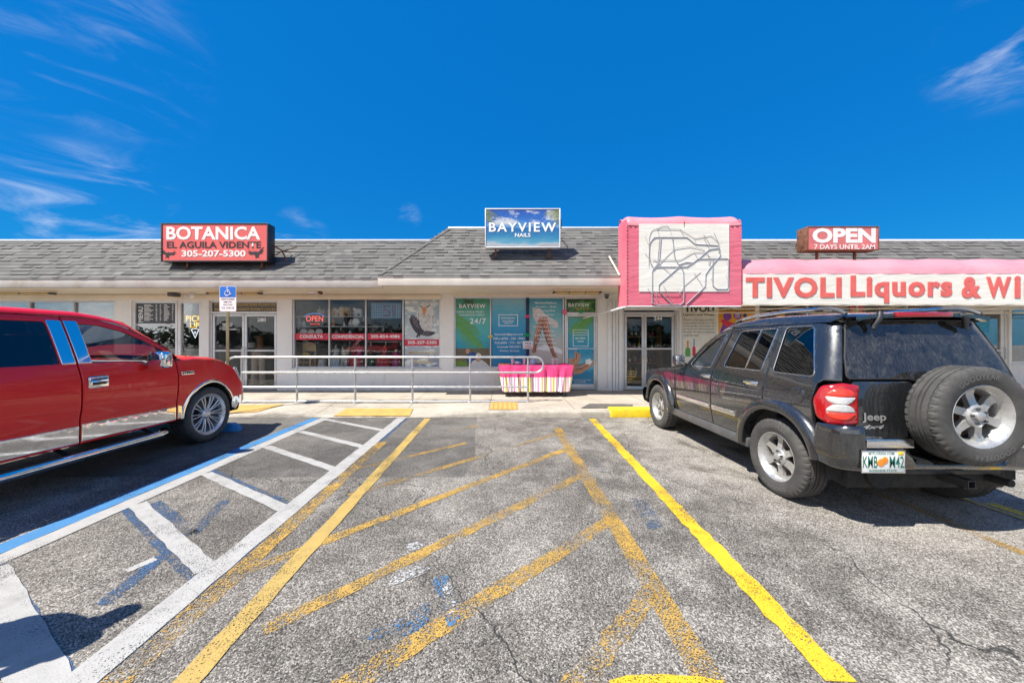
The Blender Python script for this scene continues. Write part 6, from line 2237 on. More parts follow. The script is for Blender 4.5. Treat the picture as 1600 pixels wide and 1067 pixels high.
flat('printed_shine', [Z5(p) for p in ((168, 330), (176, 330), (160, 410), (142, 480), (136, 480), (152, 400))], 'print_skin_light', w_bay, YG - .0024, .0005)
flat('printed_surf', [Z5(p) for p in ((150, 585), (230, 540), (340, 560), (420, 600), (420, 640), (330, 610), (230, 600))], 'print_white', w_bay, YG - .0006, .0004)
# salon door
rect('transom_picture', 886, 931.5, 467.5, 487.5, 'print_leaf_dark', d_bay, YF + .078)
g = MB()
for a, b in (((886, 480), (930, 470)), ((931, 468), (900, 486)), ((915, 467), (888, 487)), ((931, 486), (905, 470))): frond(g, (FX(a[0]), FZ(a[1])), (FX(b[0]), FZ(b[1])), .03, .14, YF + .077, 18, hang=.4)
g.build('printed_palm', M['print_green_leaf'], d_bay, smooth=False)
wtxt('BAYVIEW', 889, 922, 473, 479, 'print_white', d_bay, YF + .0745, bold=.012, spacing=1.1)
wtxt('NAILS', 901, 921, 480.5, 484, 'print_gold', d_bay, YF + .0745, bold=.012, spacing=1.2)
YD = YF + .076
rect('door_picture', 889, 928.5, 495, 601.5, 'bay_print_door', d_bay, YD)
g = MB()
frond(g, (FX(928), FZ(494)), (FX(889), FZ(514)), .05, .30, YD - .001, 24, side=1, hang=1.0); frond(g, (FX(928), FZ(494)), (FX(893), FZ(508)), .05, .22, YD - .0015, 24, hang=1.0)
g.build('printed_palm', M['print_green_leaf'], d_bay, smooth=False)
Z5b = Z5
flat('printed_hands', [Z5(p) for p in ((470, 690), (500, 678), (540, 680), (540, 620), (555, 598), (572, 625), (600, 605), (607, 625), (598, 700), (580, 725), (582, 775), (640, 735), (690, 690), (735, 700), (742, 730), (720, 755), (660, 800), (610, 835), (530, 845), (522, 760), (490, 720))], 'print_skin_pale', d_bay, YD - .0008, .0006)
for q in (((555, 690), (562, 690), (566, 625), (560, 625)), ((540, 760), (600, 752), (690, 712), (686, 706), (600, 742), (540, 750)), ((545, 800), (610, 790), (690, 745), (687, 739), (608, 780), (545, 790)), ((525, 715), (545, 690), (545, 682), (518, 706))):
    flat('printed_shade', [Z5(p) for p in q], 'print_skin_dark', d_bay, YD - .0014, .0005)
flat('printed_flower', [Z5((685 + 34 * math.cos(R(a)) * (1 + .15 * math.cos(R(5 * a))), 715 + 30 * math.sin(R(a)) * (1 + .15 * math.cos(R(5 * a))))) for a in range(0, 360, 12)], 'print_white', d_bay, YD - .0016, .0006)
mb = MB()
for a, b, c, d in ((896, 920.5, 515, 515.8), (896, 920.5, 540.5, 541.3), (896, 896.8, 515.8, 540.5), (919.7, 920.5, 515.8, 540.5), (897, 920, 519.2, 519.9), (897, 920, 523, 523.7)): mb.box(FX(a), FX(b), YD - .0016, YD - .0004, FZ(d), FZ(c))
mb.build('printed_border', M['print_white'], d_bay, smooth=False)
wtxt('BAYVIEW', 900, 916, 527, 530, 'print_white', d_bay, YD - .0004, bold=.014); wtxt('NAILS', 903, 913, 532, 534.5, 'print_white', d_bay, YD - .0004, bold=.014)
rect('door_notice', 903, 926, 545, 552, 'print_cyan', d_bay, YF + .05, .0015)
wtxt('www.bayviewnails.com', 893, 924, 593, 595.2, 'print_white', d_bay, YD - .0004, bold=.01); wtxt('305-204-5540', 898, 916, 596.3, 598.4, 'print_white', d_bay, YD - .0004, bold=.01)

# botanica: red bands and the eagle picture
for i, (a, b) in enumerate(((458.5, 511), (515, 568.5), (572.5, 627))):
    rect('red_band', a, b, 521, 531, 'print_red', w_bot)
rect('red_band', 631, 686, 530.3, 540.3, 'print_red', w_bot, YG - .002)
for t, a, b, c, d in (('CONSULTA', 466, 502.5, 523, 528.3), ('CONFIDENCIAL', 517, 567.2, 523.2, 528.5), ('305-854-4086', 578, 623.5, 523, 528), ('305-207-5300', 636, 681.5, 532.5, 537.7)):
    wtxt(t, a, b, c, d, 'print_white', w_bot, YG - .0025, bold=.028, spacing=1.08)
rect('picture', 631, 686, 467.5, 574, 'eagle_sky', w_bot)
Z3 = lambda p: (565 + p[0] / 8.89, 460 + p[1] / 8.89)
flat('printed_eagle_head', [Z3(p) for p in ((800, 130), (835, 108), (880, 102), (930, 118), (972, 160), (1000, 235), (1015, 330), (1000, 410), (965, 500), (930, 505), (905, 530), (880, 490), (850, 485), (820, 450), (800, 440), (775, 380), (752, 290), (770, 190))], 'print_feather', w_bot, YG - .0008, .0006)
rd = random.Random(2)
mb = MB()
for k in range(46):
    x = rd.uniform(770, 1000); yv = rd.uniform(250, 490)
    if ((x - 885) / 120) ** 2 + ((yv - 330) / 170) ** 2 > 1: continue
    l = rd.uniform(20, 48); s = rd.uniform(-10, 10)
    a, b, c = Z3((x, yv)), Z3((x + 7, yv + 4)), Z3((x + s, yv + l))
    mb.add([(FX(a[0]), YG - .0012, FZ(a[1])), (FX(b[0]), YG - .0012, FZ(b[1])), (FX(c[0]), YG - .0012, FZ(c[1]))], [[0, 1, 2]])
mb.poly([(FX(Z3(p)[0]), FZ(Z3(p)[1])) for p in ((785, 150), (800, 145), (845, 172), (835, 185))], YG - .0016, YG - .001)
mb.poly([(FX(Z3(p)[0]), FZ(Z3(p)[1])) for p in ((888, 170), (940, 138), (950, 146), (900, 186))], YG - .0016, YG - .001)
mb.build('printed_feathers', M['trim_grey'], w_bot, smooth=False)
flat('printed_beak', [Z3(p) for p in ((828, 180), (860, 170), (892, 182), (888, 235), (870, 275), (855, 305), (842, 262))], 'print_beak', w_bot, YG - .0020, .0008)
flat('printed_eagle', [Z3(p) for p in ((690, 262), (705, 300), (722, 280), (735, 318), (752, 310), (768, 350), (785, 345), (795, 410), (822, 470), (862, 505), (930, 508), (1000, 518), (1022, 535), (960, 572), (900, 580), (850, 570), (805, 562), (800, 598), (782, 570), (770, 600), (745, 595), (765, 545), (735, 520), (700, 470), (662, 390), (650, 330), (665, 335), (668, 285), (682, 305))], 'print_feather_dark', w_bot, YG - .0028, .0008)
mb = MB()
for q in (((690, 300), (700, 300), (735, 430), (728, 430)), ((712, 310), (721, 312), (760, 450), (752, 450)), ((745, 345), (753, 346), (786, 470), (778, 470)), ((840, 520), (990, 528), (990, 533), (840, 528)), ((830, 545), (950, 552), (950, 558), (830, 553))):
    mb.poly([(FX(Z3(p)[0]), FZ(Z3(p)[1])) for p in q], YG - .0034, YG - .003)
mb.build('printed_feathers', M['grey_print'], w_bot, smooth=False)
for t, c, d, hw in (('IMPACTANTE', 549.3, 553.3, 22), ('Y MUY', 556.5, 560, 12), ('DIFERENTE', 563.8, 567.8, 17)):
    wtxt(t, 658.5 - hw, 658.5 + hw, c, d, 'print_gold', w_bot, bold=.02)
# menu board and its printed lines
mb = rect('menu_board', 208.5, 271, 473.5, 505, 'print_charcoal', w_take)
text_box('lettering', 'MENU', 0, 1, 0, 1, 0, M['print_white'], w_take, .015, th=.0015, frame=lambda x, z, d: (FX(212 + (1 - z) * 7.2), YG - .0008 - d, FZ(503 - x * 24)))
mb = MB()
for k, (a, b) in enumerate(((221, 236), (239, 242), (245.5, 248.5), (252, 262), (265, 267.5))): lines(mb, a, b, 475.5, 502, 13 if k < 3 else 9, YG - .001, 40 + k, .42, .5)
mb.build('menu_lettering', M['print_white'], w_take, smooth=False)
# door 280
rect('transom_band', 330.5, 429, 471.5, 487, 'print_brown', d_280, YF + .078)
wtxt('IMAGENES RELIGIOSAS PLANTAS', 332, 428, 473.5, 477.3, 'print_gold', d_280, YF + .0775, bold=.014)
wtxt('REMEDIOS BA\u00d1OS ESPIRITUALES', 332, 428, 480.5, 485, 'print_gold', d_280, YF + .0775, bold=.014)
wtxt('280', 399, 413, 496.5, 502.5, 'print_white', d_280, YD - .001, bold=.03)
wtxt('244', 1023.5, 1036.5, 494.5, 500.5, 'print_white', d_244, YD - .001, bold=.03)
wtxt('240', 1537, 1550, 494.5, 499, 'print_white', d_240, YD - .001, bold=.03)
mb = MB(); lines(mb, 344, 368, 505, 517, 4, YD - .001, 9, .4); mb.build('door_notice', M['print_white'], d_280, smooth=False)
mb = MB(); lines(mb, 982, 998, 580, 600, 5, YD - .001, 12, .4); mb.build('door_notice', M['print_gold'], d_244, smooth=False)
rect('door_notice', 1017, 1028, 581, 597, 'print_white', d_244, YD - .001, .0015)
rect('door_notice', 1524, 1552, 500, 520, 'print_cyan', d_240, YD - .001, .0015)

# posters beside the liquor store door
def poster(name, px0, px1, py0, py1, mat, label, y=YF - .012):
    c = P((px0 + px1) / 2, py1, y)
    r = empty(name, (FX((px0 + px1) / 2), y, FZ(py1)), 0, label, 'poster')
    mb = MB(); mb.box(FX(px0), FX(px1), y, y + .010, FZ(py1), FZ(py0), .002); mb.build('board', M[mat], r)
    return r
po = poster('wall_poster', 1066, 1120, 476, 576, 'print_cream', 'cream poster headed TIVOLI with italic writing beside the door numbered 244')
yp = YF - .0125
wtxt('TIVOLI', 1068.5, 1115.5, 477.5, 487.5, 'ink', po, yp, bold=.05)
wtxt('Liquors and Wines', 1067, 1115.5, 490, 494.2, 'ink', po, yp, bold=.03)
for i, t in enumerate(('Welcome to Tivoli Liquors and Wines', 'family owned and operated since 1962', 'we try and offer a fine selection of', 'fine liquors and wines from around', 'the world. We hope you enjoy one', 'of our fine wines.')):
    wtxt(t, 1067.5, 1067.5 + (48 if i < 5 else 24), 498.5 + i * 4.7, 502 + i * 4.7, 'ink', po, yp, shear=.3, bold=.004)
def pbottle(cx, y0, y1, w, body, neck):
    flat('printed_bottle', [(cx - w, y1), (cx + w, y1), (cx + w, y0 + (y1 - y0) * .55), (cx + w * .35, y0 + (y1 - y0) * .42), (cx - w * .35, y0 + (y1 - y0) * .42), (cx - w, y0 + (y1 - y0) * .55)], body, po, yp - .0012, .001)
    rect('printed_neck', cx - w * .35, cx + w * .35, y0, y0 + (y1 - y0) * .42, neck, po, yp - .0012, .001)
pbottle(1074.3, 532, 557, 4, 'print_green_leaf', 'print_beak'); pbottle(1084, 529, 556, 2.6, 'print_red', 'print_cyan')
po2 = poster('wall_poster', 1122.5, 1180, 479, 565, 'print_orange', 'orange and purple offer poster beside the cream TIVOLI poster')
rect('printed_strip', 1124, 1178, 480, 486, 'print_charcoal', po2, yp - .001, .0008)
mb = MB()
rd = random.Random(4)
for k in range(14):
    a = 1126 + k * 3.7; mb.box(FX(a), FX(a + 2.6), yp - .002, yp - .0012, FZ(485), FZ(481.2))
mb.build('printed_lines', M['print_gold'], po2, smooth=False)
def disc(nm, cx, cy, r, mat, par, y, star=0.0, n=24):
    return flat(nm, [(cx + r * math.cos(2 * PI * k / n) * (1 + star * (-1) ** k), cy + r * math.sin(2 * PI * k / n) * (1 + star * (-1) ** k)) for k in range(n)], mat, par, y, .0008)
disc('printed_ball', 1136, 494, 6.5, 'print_purple', po2, yp - .0014); disc('printed_star', 1152, 493, 6, 'print_purple', po2, yp - .0014, .12); disc('printed_ball', 1163.5, 493, 3, 'print_blue', po2, yp - .0014)
flat('printed_splash', [(1124, 520), (1130, 503), (1142, 507), (1155, 500), (1168, 509), (1178, 505), (1178, 530), (1124, 534)], 'print_purple', po2, yp - .0014, .0008)
flat('printed_fruit', [(1125, 500), (1132, 499), (1140, 503), (1150, 507), (1146, 511), (1132, 510)], 'print_red', po2, yp - .0024, .0008)
wtxt('50%', 1148.5, 1155.5, 489.5, 492.5, 'print_white', po2, yp - .0015, bold=.02); wtxt('OFF', 1148.5, 1155.5, 493.6, 496.6, 'print_white', po2, yp - .0015, bold=.02)
for a, b, c, d, mt, nm in ((1206, 1243, 484, 560, 'print_brown', 'brown poster with an orange glow in the liquor store window'), (1268, 1325, 482, 560, 'print_cyan', 'blue poster in the liquor store window beside a red one'), (1332, 1354, 478, 560, 'print_red', 'narrow red poster in the liquor store window')):
    r = poster('window_poster', a, b, c, d, mt, nm, YF + .062)
    if mt == 'print_brown':
        disc('printed_glow', 1222, 492, 7, 'print_orange', r, YF + .060); rect('printed_stripe', 1208, 1241, 486, 488, 'print_gold', r, YF + .060, .001)
    else:
        mb = MB(); lines(mb, a + 3, b - 3, c + 4, c + 20, 4, YF + .060, 6, .5, .6); mb.build('printed_lines', M['print_gold'], r, smooth=False)

# neon signs that are lit
emit('neon_red', (1.0, 0.10, 0.07), 0.8); emit('neon_yellow', (1.0, 0.55, 0.03), 1.3); emit('neon_white', (0.85, 0.92, 1.0), 1.2); emit('neon_blue', (0.15, 0.35, 1.0), 0.35)
def neon(name, label):
    return empty(name, (0, YF + .12, 1), 0, label, 'neon sign')
n1 = neon('neon_sign', 'red neon OPEN sign hanging in the CONSULTA window'); n1.location = (FX(487), YF + .14, FZ(505))
text_box('lettering', 'OPEN', FX(474), FX(501), FZ(502), FZ(493), YF + .14, M['neon_red'], n1, th=.01)
mb = MB(); mb.tube([(FX(487 + 17 * math.cos(R(a))), YF + .15, FZ(497 - 8 * math.sin(R(a)))) for a in range(20, 165, 12)], .008, 6); mb.build('tube', M['neon_blue'], n1)
mb = MB(); mb.tube([(FX(480), YF + .15, FZ(506)), (FX(495), YF + .15, FZ(506.5))], .008, 6); mb.build('tube', M['neon_red'], n1)
mb = MB(); mb.box(FX(473), FX(502), YF + .165, YF + .17, FZ(507), FZ(490)); mb.build('backing', M['trim_black'], n1)
n2 = neon('neon_sign', 'yellow neon PICK UP sign over a white slice outline in the narrow window'); n2.location = (FX(296), YF + .14, FZ(528))
text_box('lettering', 'PICK', FX(283.5), FX(309.5), FZ(502), FZ(492.5), YF + .14, M['neon_yellow'], n2, th=.008)
text_box('lettering', 'UP', FX(290), FX(305), FZ(512), FZ(503.5), YF + .14, M['neon_yellow'], n2, th=.008)
mb = MB(); mb.tube([(FX(a), YF + .15, FZ(b)) for a, b in ((291, 514.5), (295, 513.5), (299, 513.5), (303, 514.5), (302, 517), (297.5, 528), (292.5, 517.5))], .007, 6, closed=True)
mb.tube([(FX(297 + 1.6 * math.cos(R(a))), YF + .15, FZ(519.5 + 1.6 * math.sin(R(a)))) for a in range(0, 360, 40)], .006, 6, closed=True)
mb.build('tube', M['neon_white'], n2)
r = empty('display_board', (FX(601), YF + .12, FZ(497)), 0, 'blue dotted lamp board with red letters at the top of the phone number window', 'lamp board')
mb = MB(); mb.box(FX(577), FX(625), YF + .12, YF + .15, FZ(497.5), FZ(472.5), .004); mb.build('board', M['led_blue'], r)
mb = MB()
for i in range(17):
    for j in range(9):
        if 6 <= i <= 14 and 1 <= j <= 7 and (i in (12, 13) or (7 <= i <= 10 and (j in (1, 4, 7) or (i == 7 and j < 4) or (i == 10 and j > 4)))): continue
        x, z = FX(579 + i * 2.75), FZ(474.6 + j * 2.6); mb.box(x - .011, x + .011, YF + .114, YF + .1195, z - .009, z + .009)
mb.build('lamps', M['print_white'], r, smooth=False)
mb = MB()
for i in range(17):
    for j in range(9):
        if 6 <= i <= 14 and 1 <= j <= 7 and (i in (12, 13) or (7 <= i <= 10 and (j in (1, 4, 7) or (i == 7 and j < 4) or (i == 10 and j > 4)))):
            x, z = FX(579 + i * 2.75), FZ(474.6 + j * 2.6); mb.box(x - .012, x + .012, YF + .114, YF + .1195, z - .011, z + .011)
mb.build('red_lamps', M['lens_bright_red'], r, smooth=False)

# ------------------------------------------------------------------ goods in the botanica window
for nm, c in (('cream_ceramic', (.66, .55, .38)), ('grey_ceramic', (.42, .43, .45)), ('white_ceramic', (.75, .74, .72)), ('brown_wood', (.30, .16, .07)), ('pale_wood', (.62, .43, .22)), ('gold_cloth', (.66, .45, .05)), ('red_cloth', (.55, .03, .05)),
              ('blue_cloth', (.40, .52, .66)), ('terracotta', (.45, .20, .10)), ('dark_green', (.05, .12, .06)), ('magenta_cloth', (.50, .06, .20)), ('trouser_beige', (.50, .38, .30)), ('pink_cloth', (.80, .06, .22)), ('leopard', (.55, .52, .48)), ('silver', (.55, .56, .58))):
    pm(nm, c, .55, var=.22, scale=16)
def good(name, px, py, Y, label, cat, group=None):
    c = P(px, py, Y)
    return empty(name, c, 0, label, cat, group), c
for py, a, b, wd in ((494.5, 459, 568, 'upper'), (510, 459, 600, 'middle'), (533.5, 574, 627, 'low')):
    Y = 9.98
    A, B = P(a, py, Y), P(b, py, Y)
    r = empty('display_shelf', ((A.x + B.x) / 2, Y, A.z), 0, {'upper': 'white shelf behind the CONSULTA and CONFIDENCIAL panes, the upper of two', 'middle': 'white shelf behind the red bands, just above the CONSULTA band', 'low': 'grey shelf just under the 305-854-4086 band'}[wd], 'shelf')
    mb = MB(); mb.box(A.x, B.x, Y - .14, Y + .14, A.z - .016, A.z, .003); mb.build('board', M['white_metal'], r)
    mb = MB()
    for x in (A.x + .05, (A.x + B.x) / 2, B.x - .05): mb.box(x - .012, x + .012, Y + .12, Y + .14, A.z - .12, A.z - .017)
    mb.build('bracket', M['white_metal'], r)
def statue(px, py, Y, h, mat, label, mat2=None, arms=True, group=None):
    r, c = good('statuette', px, py, Y, label, 'statuette', group)
    mb = MB(); k = h / 1.0
    prof = [(.001, 0), (.26, 0), (.26, .05), (.22, .08), (.24, .10), (.20, .30), (.155, .48), (.17, .60), (.185, .70), (.10, .77), (.055, .80), (.05, .83)]
    mb.lathe([(q * k, z * k) for q, z in prof], 16, Matrix.Translation(c) @ Matrix.Diagonal((1, .75, 1, 1)))
    if arms:
        for s in (-1, 1): mb.tube([c + Vector((s * .17 * k, 0, .70 * k)), c + Vector((s * .23 * k, -.05 * k, .52 * k)), c + Vector((s * .06 * k, -.15 * k, .55 * k))], [.055 * k, .05 * k, .035 * k], 8)
    mb.build('robe', M[mat], r)
    mb = MB(); mb.ball(c + Vector((0, 0, .90 * k)), (.085 * k, .09 * k, .105 * k), 12); mb.build('head', M[mat2 or mat], r)
    return r
def elephant(px, py, Y, h, mat, label):
    r, c = good('elephant_figure', px, py, Y, label, 'elephant figure')
    k = h
    mb = MB(); mb.ball(c + Vector((0, 0, .58 * k)), (.46 * k, .27 * k, .30 * k), 16)
    mb.ball(c + Vector((-.46 * k, 0, .74 * k)), (.22 * k, .20 * k, .24 * k), 12)
    mb.tube([c + Vector((-.58 * k, 0, .72 * k)), c + Vector((-.70 * k, 0, .52 * k)), c + Vector((-.70 * k, 0, .28 * k)), c + Vector((-.60 * k, 0, .15 * k))], [.10 * k, .075 * k, .055 * k, .04 * k], 8)
    for x, y in ((-.28, -.14), (-.28, .14), (.28, -.14), (.28, .14)): mb.tube([c + Vector((x * k, y * k, .45 * k)), c + Vector((x * k, y * k, 0))], [.12 * k, .10 * k], 10)
    mb.build('body', M[mat], r)
    for s in (-1, 1):
        mb = MB(); mb.ball(c + Vector((-.36 * k, s * .24 * k, .74 * k)), (.16 * k, .03 * k, .20 * k), 10); mb.build('ear', M[mat], r)
def vase(px, py, Y, h, mat, label, wide=.3):
    r, c = good('vase', px, py, Y, label, 'vase'); k = h
    mb = MB(); mb.lathe([(.001, 0), (wide * .55 * k, 0), (wide * .95 * k, .25 * k), (wide * k, .45 * k), (wide * .7 * k, .70 * k), (wide * .35 * k, .84 * k), (wide * .42 * k, .98 * k), (wide * .36 * k, 1.0 * k), (wide * .28 * k, .84 * k), (.001, .8 * k)], 20, Matrix.Translation(c))
    mb.build('body', M[mat], r)
elephant(520, 494.5, 9.95, .22, 'terracotta', 'reddish brown elephant figure at the left end of the upper shelf in the CONFIDENCIAL pane')
elephant(529.5, 494.5, 9.98, .25, 'cream_ceramic', 'cream elephant figure standing just right of the reddish brown elephant')
elephant(541, 494.5, 9.98, .30, 'pale_wood', 'largest tan elephant figure at the middle of the upper shelf in the CONFIDENCIAL pane')
elephant(552, 494.5, 9.96, .20, 'grey_ceramic', 'small grey elephant figure right of the largest tan elephant')
elephant(560.5, 494.5, 9.98, .26, 'white_ceramic', 'white elephant figure near the right end of the upper shelf in the CONFIDENCIAL pane')
statue(499.5, 494.5, 9.98, .27, 'cream_ceramic', 'cream robed statuette on the upper shelf right above the neon OPEN sign')
statue(505.5, 494.5, 9.98, .24, 'grey_ceramic', 'grey robed statuette beside the cream one above the neon OPEN sign')
vase(468, 510, 9.98, .22, 'silver', 'silver vase on the middle shelf left of the neon OPEN sign')
vase(475, 510, 9.98, .16, 'white_ceramic', 'small white vase beside the silver vase left of the neon OPEN sign', .4)
statue(520.5, 510, 9.98, .22, 'terracotta', 'reddish statuette on the middle shelf at the left of the CONFIDENCIAL pane')
statue(538, 510, 9.98, .13, 'white_ceramic', 'smallest white statuette on the middle shelf in the CONFIDENCIAL pane')
vase(548.5, 510, 9.98, .20, 'silver', 'silver vase on the middle shelf in the CONFIDENCIAL pane', .36)
r, c = good('clock', 556, 510, 9.95, 'silver clock with round dial on the middle shelf above the CONFIDENCIAL band', 'clock')
mb = MB(); mb.lathe([(.001, -.03), (.10, -.03), (.11, -.01), (.11, .015), (.095, .02)], 24, Matrix.Translation(c + Vector((0, 0, .125))) @ Matrix.Rotation(PI / 2, 4, 'X')); mb.box(c.x - .06, c.x + .06, c.y - .03, c.y + .03, c.z, c.z + .03, .005); mb.build('case', M['silver'], r)
mb = MB(); mb.lathe([(.001, .022), (.09, .022), (.09, .016)], 24, Matrix.Translation(c + Vector((0, 0, .125))) @ Matrix.Rotation(PI / 2, 4, 'X')); mb.build('dial', M['white_ceramic'], r)
for k, (px, lb) in enumerate(((475, 'white round dish standing behind the CONSULTA band, nearest the left mullion'), (486.5, 'white round dish with red rim in the middle of the CONSULTA pane'), (498.5, 'white round dish standing behind the CONSULTA band, nearest the right mullion'))):
    r, c = good('dish', px, 526, 9.85, lb, 'dish')
    mb = MB(); mb.lathe([(.001, 0), (.10, .004), (.115, .022), (.105, .012)], 28, Matrix.Translation(c + Vector((0, 0, .10))) @ Matrix.Rotation(R(80), 4, 'X')); mb.build('bowl', M['white_ceramic'], r)
    if k == 1:
        mb = MB(); mb.tube([c + Vector((.112 * math.cos(a), -.022, .10 + .112 * math.sin(a))) for a in [2 * PI * t / 28 for t in range(28)]], .006, 6, closed=True); mb.build('rim', M['red_cloth'], r)
    else:
        mb = MB(); mb.box(c.x - .05, c.x + .05, c.y - .02, c.y + .04, c.z - .012, c.z + .01, .004); mb.build('stand', M['pale_wood'], r)
vase(466, 526, 9.85, .13, 'gold_cloth', 'small golden jar beside the dishes at the left of the CONSULTA pane', .42)
vase(526, 526, 9.85, .17, 'grey_ceramic', 'grey jar just above the CONFIDENCIAL band at its left', .4)
vase(547, 526, 9.85, .18, 'silver', 'silver jar just above the right half of the CONFIDENCIAL band', .3)
# low display: bench, chair, dressed figures
r, c = good('display_bench', 550, 574, 10.15, 'long dark display bench inside the botanica window', 'bench')
mb = MB(); mb.box(FX(459), FX(627), 9.80, 10.6, FZ(575) - .03, FZ(575) + .01, .005); mb.build('top', M['brown_wood'], r)
mb = MB(); mb.box(FX(460), FX(626), 9.84, 10.56, WF, FZ(575) - .032); mb.build('front', M['dark_room'], r)
ZB = FZ(575) + .01
def toy_chair():
    c = P(479.5, 570, 9.95); c.z = ZB
    r = empty('wooden_chair', c, 0, 'small pale wooden chair with a rounded back in the window under CONSULTA', 'chair')
    w_ = .165; 
    def leg(x, y, h):
        mb = MB(); mb.box(c.x + x - .018, c.x + x + .018, c.y + y - .018, c.y + y + .018, c.z, c.z + h, .004); mb.build('leg', M['pale_wood'], r)
    for x in (-w_, w_): leg(x, -.12, .25); leg(x, .14, .62)
    mb = MB(); mb.box(c.x - w_ - .02, c.x + w_ + .02, c.y - .15, c.y + .17, c.z + .25, c.z + .28, .006); mb.build('seat', M['pale_wood'], r)
    mb = MB(); mb.poly([(c.x - w_ - .02, c.z + .44), (c.x + w_ + .02, c.z + .44), (c.x + w_ + .02, c.z + .60)] + [(c.x + (w_ + .02) * math.cos(R(a)), c.z + .60 + .085 * math.sin(R(a))) for a in range(15, 180, 15)] + [(c.x - w_ - .02, c.z + .60)], c.y + .118, c.y + .14)
    mb.build('backrest', M['pale_wood'], r)
    mb = MB(); mb.box(c.x - w_ - .016, c.x + w_ + .016, c.y - .13, c.y - .115, c.z + .12, c.z + .14); mb.build('stretcher', M['pale_wood'], r)
    q = empty('yellow_doll', (c.x, c.y - .02, c.z + .282), 0, 'yellow cloth bundle lying on the seat of the small wooden chair', 'cloth bundle')
    mb = MB(); mb.ball((c.x - .03, c.y - .02, c.z + .345), (.10, .08, .065), 14); mb.ball((c.x + .06, c.y - .03, c.z + .33), (.06, .06, .05), 12); mb.build('bundle', M['gold_cloth'], q)
    mb = MB(); mb.tube([(c.x - .1, c.y - .09, c.z + .35), (c.x - .03, c.y - .105, c.z + .34), (c.x + .04, c.y - .09, c.z + .36)], .01, 6); mb.build('cord', M['brown_wood'], q)
toy_chair()
def drape(px0, px1, py, Y, mat, label, h):
    a, b = P(px0, 575, Y).x, P(px1, 575, Y).x
    r = empty('draped_plinth', ((a + b) / 2, Y, ZB), 0, label, 'plinth')
    n = 40; rows = []
    for j in range(7):
        t = j / 6; row = []
        for i in range(n + 1):
            an = 2 * PI * i / n
            k = 1 + .10 * (1 - t) * math.sin(7 * an) + .12 * (1 - t)
            row.append(((a + b) / 2 + (b - a) / 2 * .9 * k * math.cos(an), Y + .16 * k * math.sin(an), ZB + h * t))
        rows.append(row)
    mb = MB(); mb.grid(rows); mb.f.append([6 * (n + 1) + i for i in range(n)]); mb.mi.append(0)
    mb.build('cloth', M[mat], r)
    mb = MB(); mb.tube([((a + b) / 2 + (b - a) / 2 * .92 * math.cos(2 * PI * i / n), Y + .165 * math.sin(2 * PI * i / n), ZB + h - .01) for i in range(n)], .012, 6, closed=True); mb.build('trim', M['white_ceramic'], r)
    return ZB + h
h1 = drape(517, 535, 560, 10.0, 'blue_cloth', 'plinth draped in pale blue cloth under CONFIDENCIAL', .22)
h2 = drape(545, 567, 556, 10.05, 'red_cloth', 'plinth draped in red cloth beside the right mullion under CONFIDENCIAL', .30)
h3 = drape(588, 612, 556, 10.05, 'red_cloth', 'plinth draped in red cloth in the window under the 305-854-4086 band', .32)
h4 = drape(499, 510, 560, 10.1, 'white_ceramic', 'plinth draped in white cloth beside the small wooden chair', .20)
def pz(z, Y): return 532 - (z - H) * F / Y
statue(525, pz(h1, 10.0), 10.0, .40, 'grey_ceramic', 'grey robed statuette on the pale blue plinth', 'cream_ceramic')
statue(561, pz(h2, 10.05), 10.05, .34, 'magenta_cloth', 'magenta robed statuette on the red plinth under CONFIDENCIAL', 'brown_wood')
statue(552, pz(h2, 10.02), 10.02, .20, 'red_cloth', 'small red statuette left of the magenta one on the red plinth', 'brown_wood')
statue(601, pz(h3, 10.05), 10.05, .28, 'red_cloth', 'red robed statuette on the red plinth under the 305-854-4086 band', 'gold_cloth')
statue(619, pz(ZB, 10.0), 10.0, .50, 'magenta_cloth', 'tall magenta statuette beside the mullion of the eagle picture', 'cream_ceramic')
statue(580, pz(ZB, 10.2), 10.2, .42, 'dark_green', 'dark green statuette at the left of the pane with the 305-854-4086 band', 'brown_wood')
statue(466, pz(ZB, 10.15), 10.15, .46, 'gold_cloth', 'golden robed statuette at the far left under CONSULTA', 'brown_wood')
statue(492, pz(ZB, 10.2), 10.2, .36, 'terracotta', 'terracotta statuette behind the small wooden chair', 'cream_ceramic')
def cat():
    c = P(540, 572, 9.93); c.z = ZB
    r = empty('plush_cat', c, 0, 'white and grey cat figure with pointed ears sitting between the blue and red plinths', 'cat figure')
    mb = MB(); mb.ball(c + Vector((0, 0, .17)), (.10, .10, .17), 14); mb.ball(c + Vector((0, -.02, .40)), (.105, .09, .095), 14)
    for s in (-1, 1):
        mb.tube([c + Vector((s * .055, -.06, .26)), c + Vector((s * .06, -.10, .02))], [.04, .035], 8); mb.ball(c + Vector((s * .06, -.12, .025)), (.04, .055, .025), 10)
    mb.build('body', M['leopard'], r)
    for s in (-1, 1):
        mb = MB(); mb.tube([c + Vector((s * .07, 0, .45)), c + Vector((s * .095, 0, .58))], [.048, .004], 8); mb.build('ear', M['pale_wood'], r)
        mb = MB(); mb.ball(c + Vector((s * .04, -.098, .42)), .016, 8); mb.build('eye', M['ink'], r)
cat()
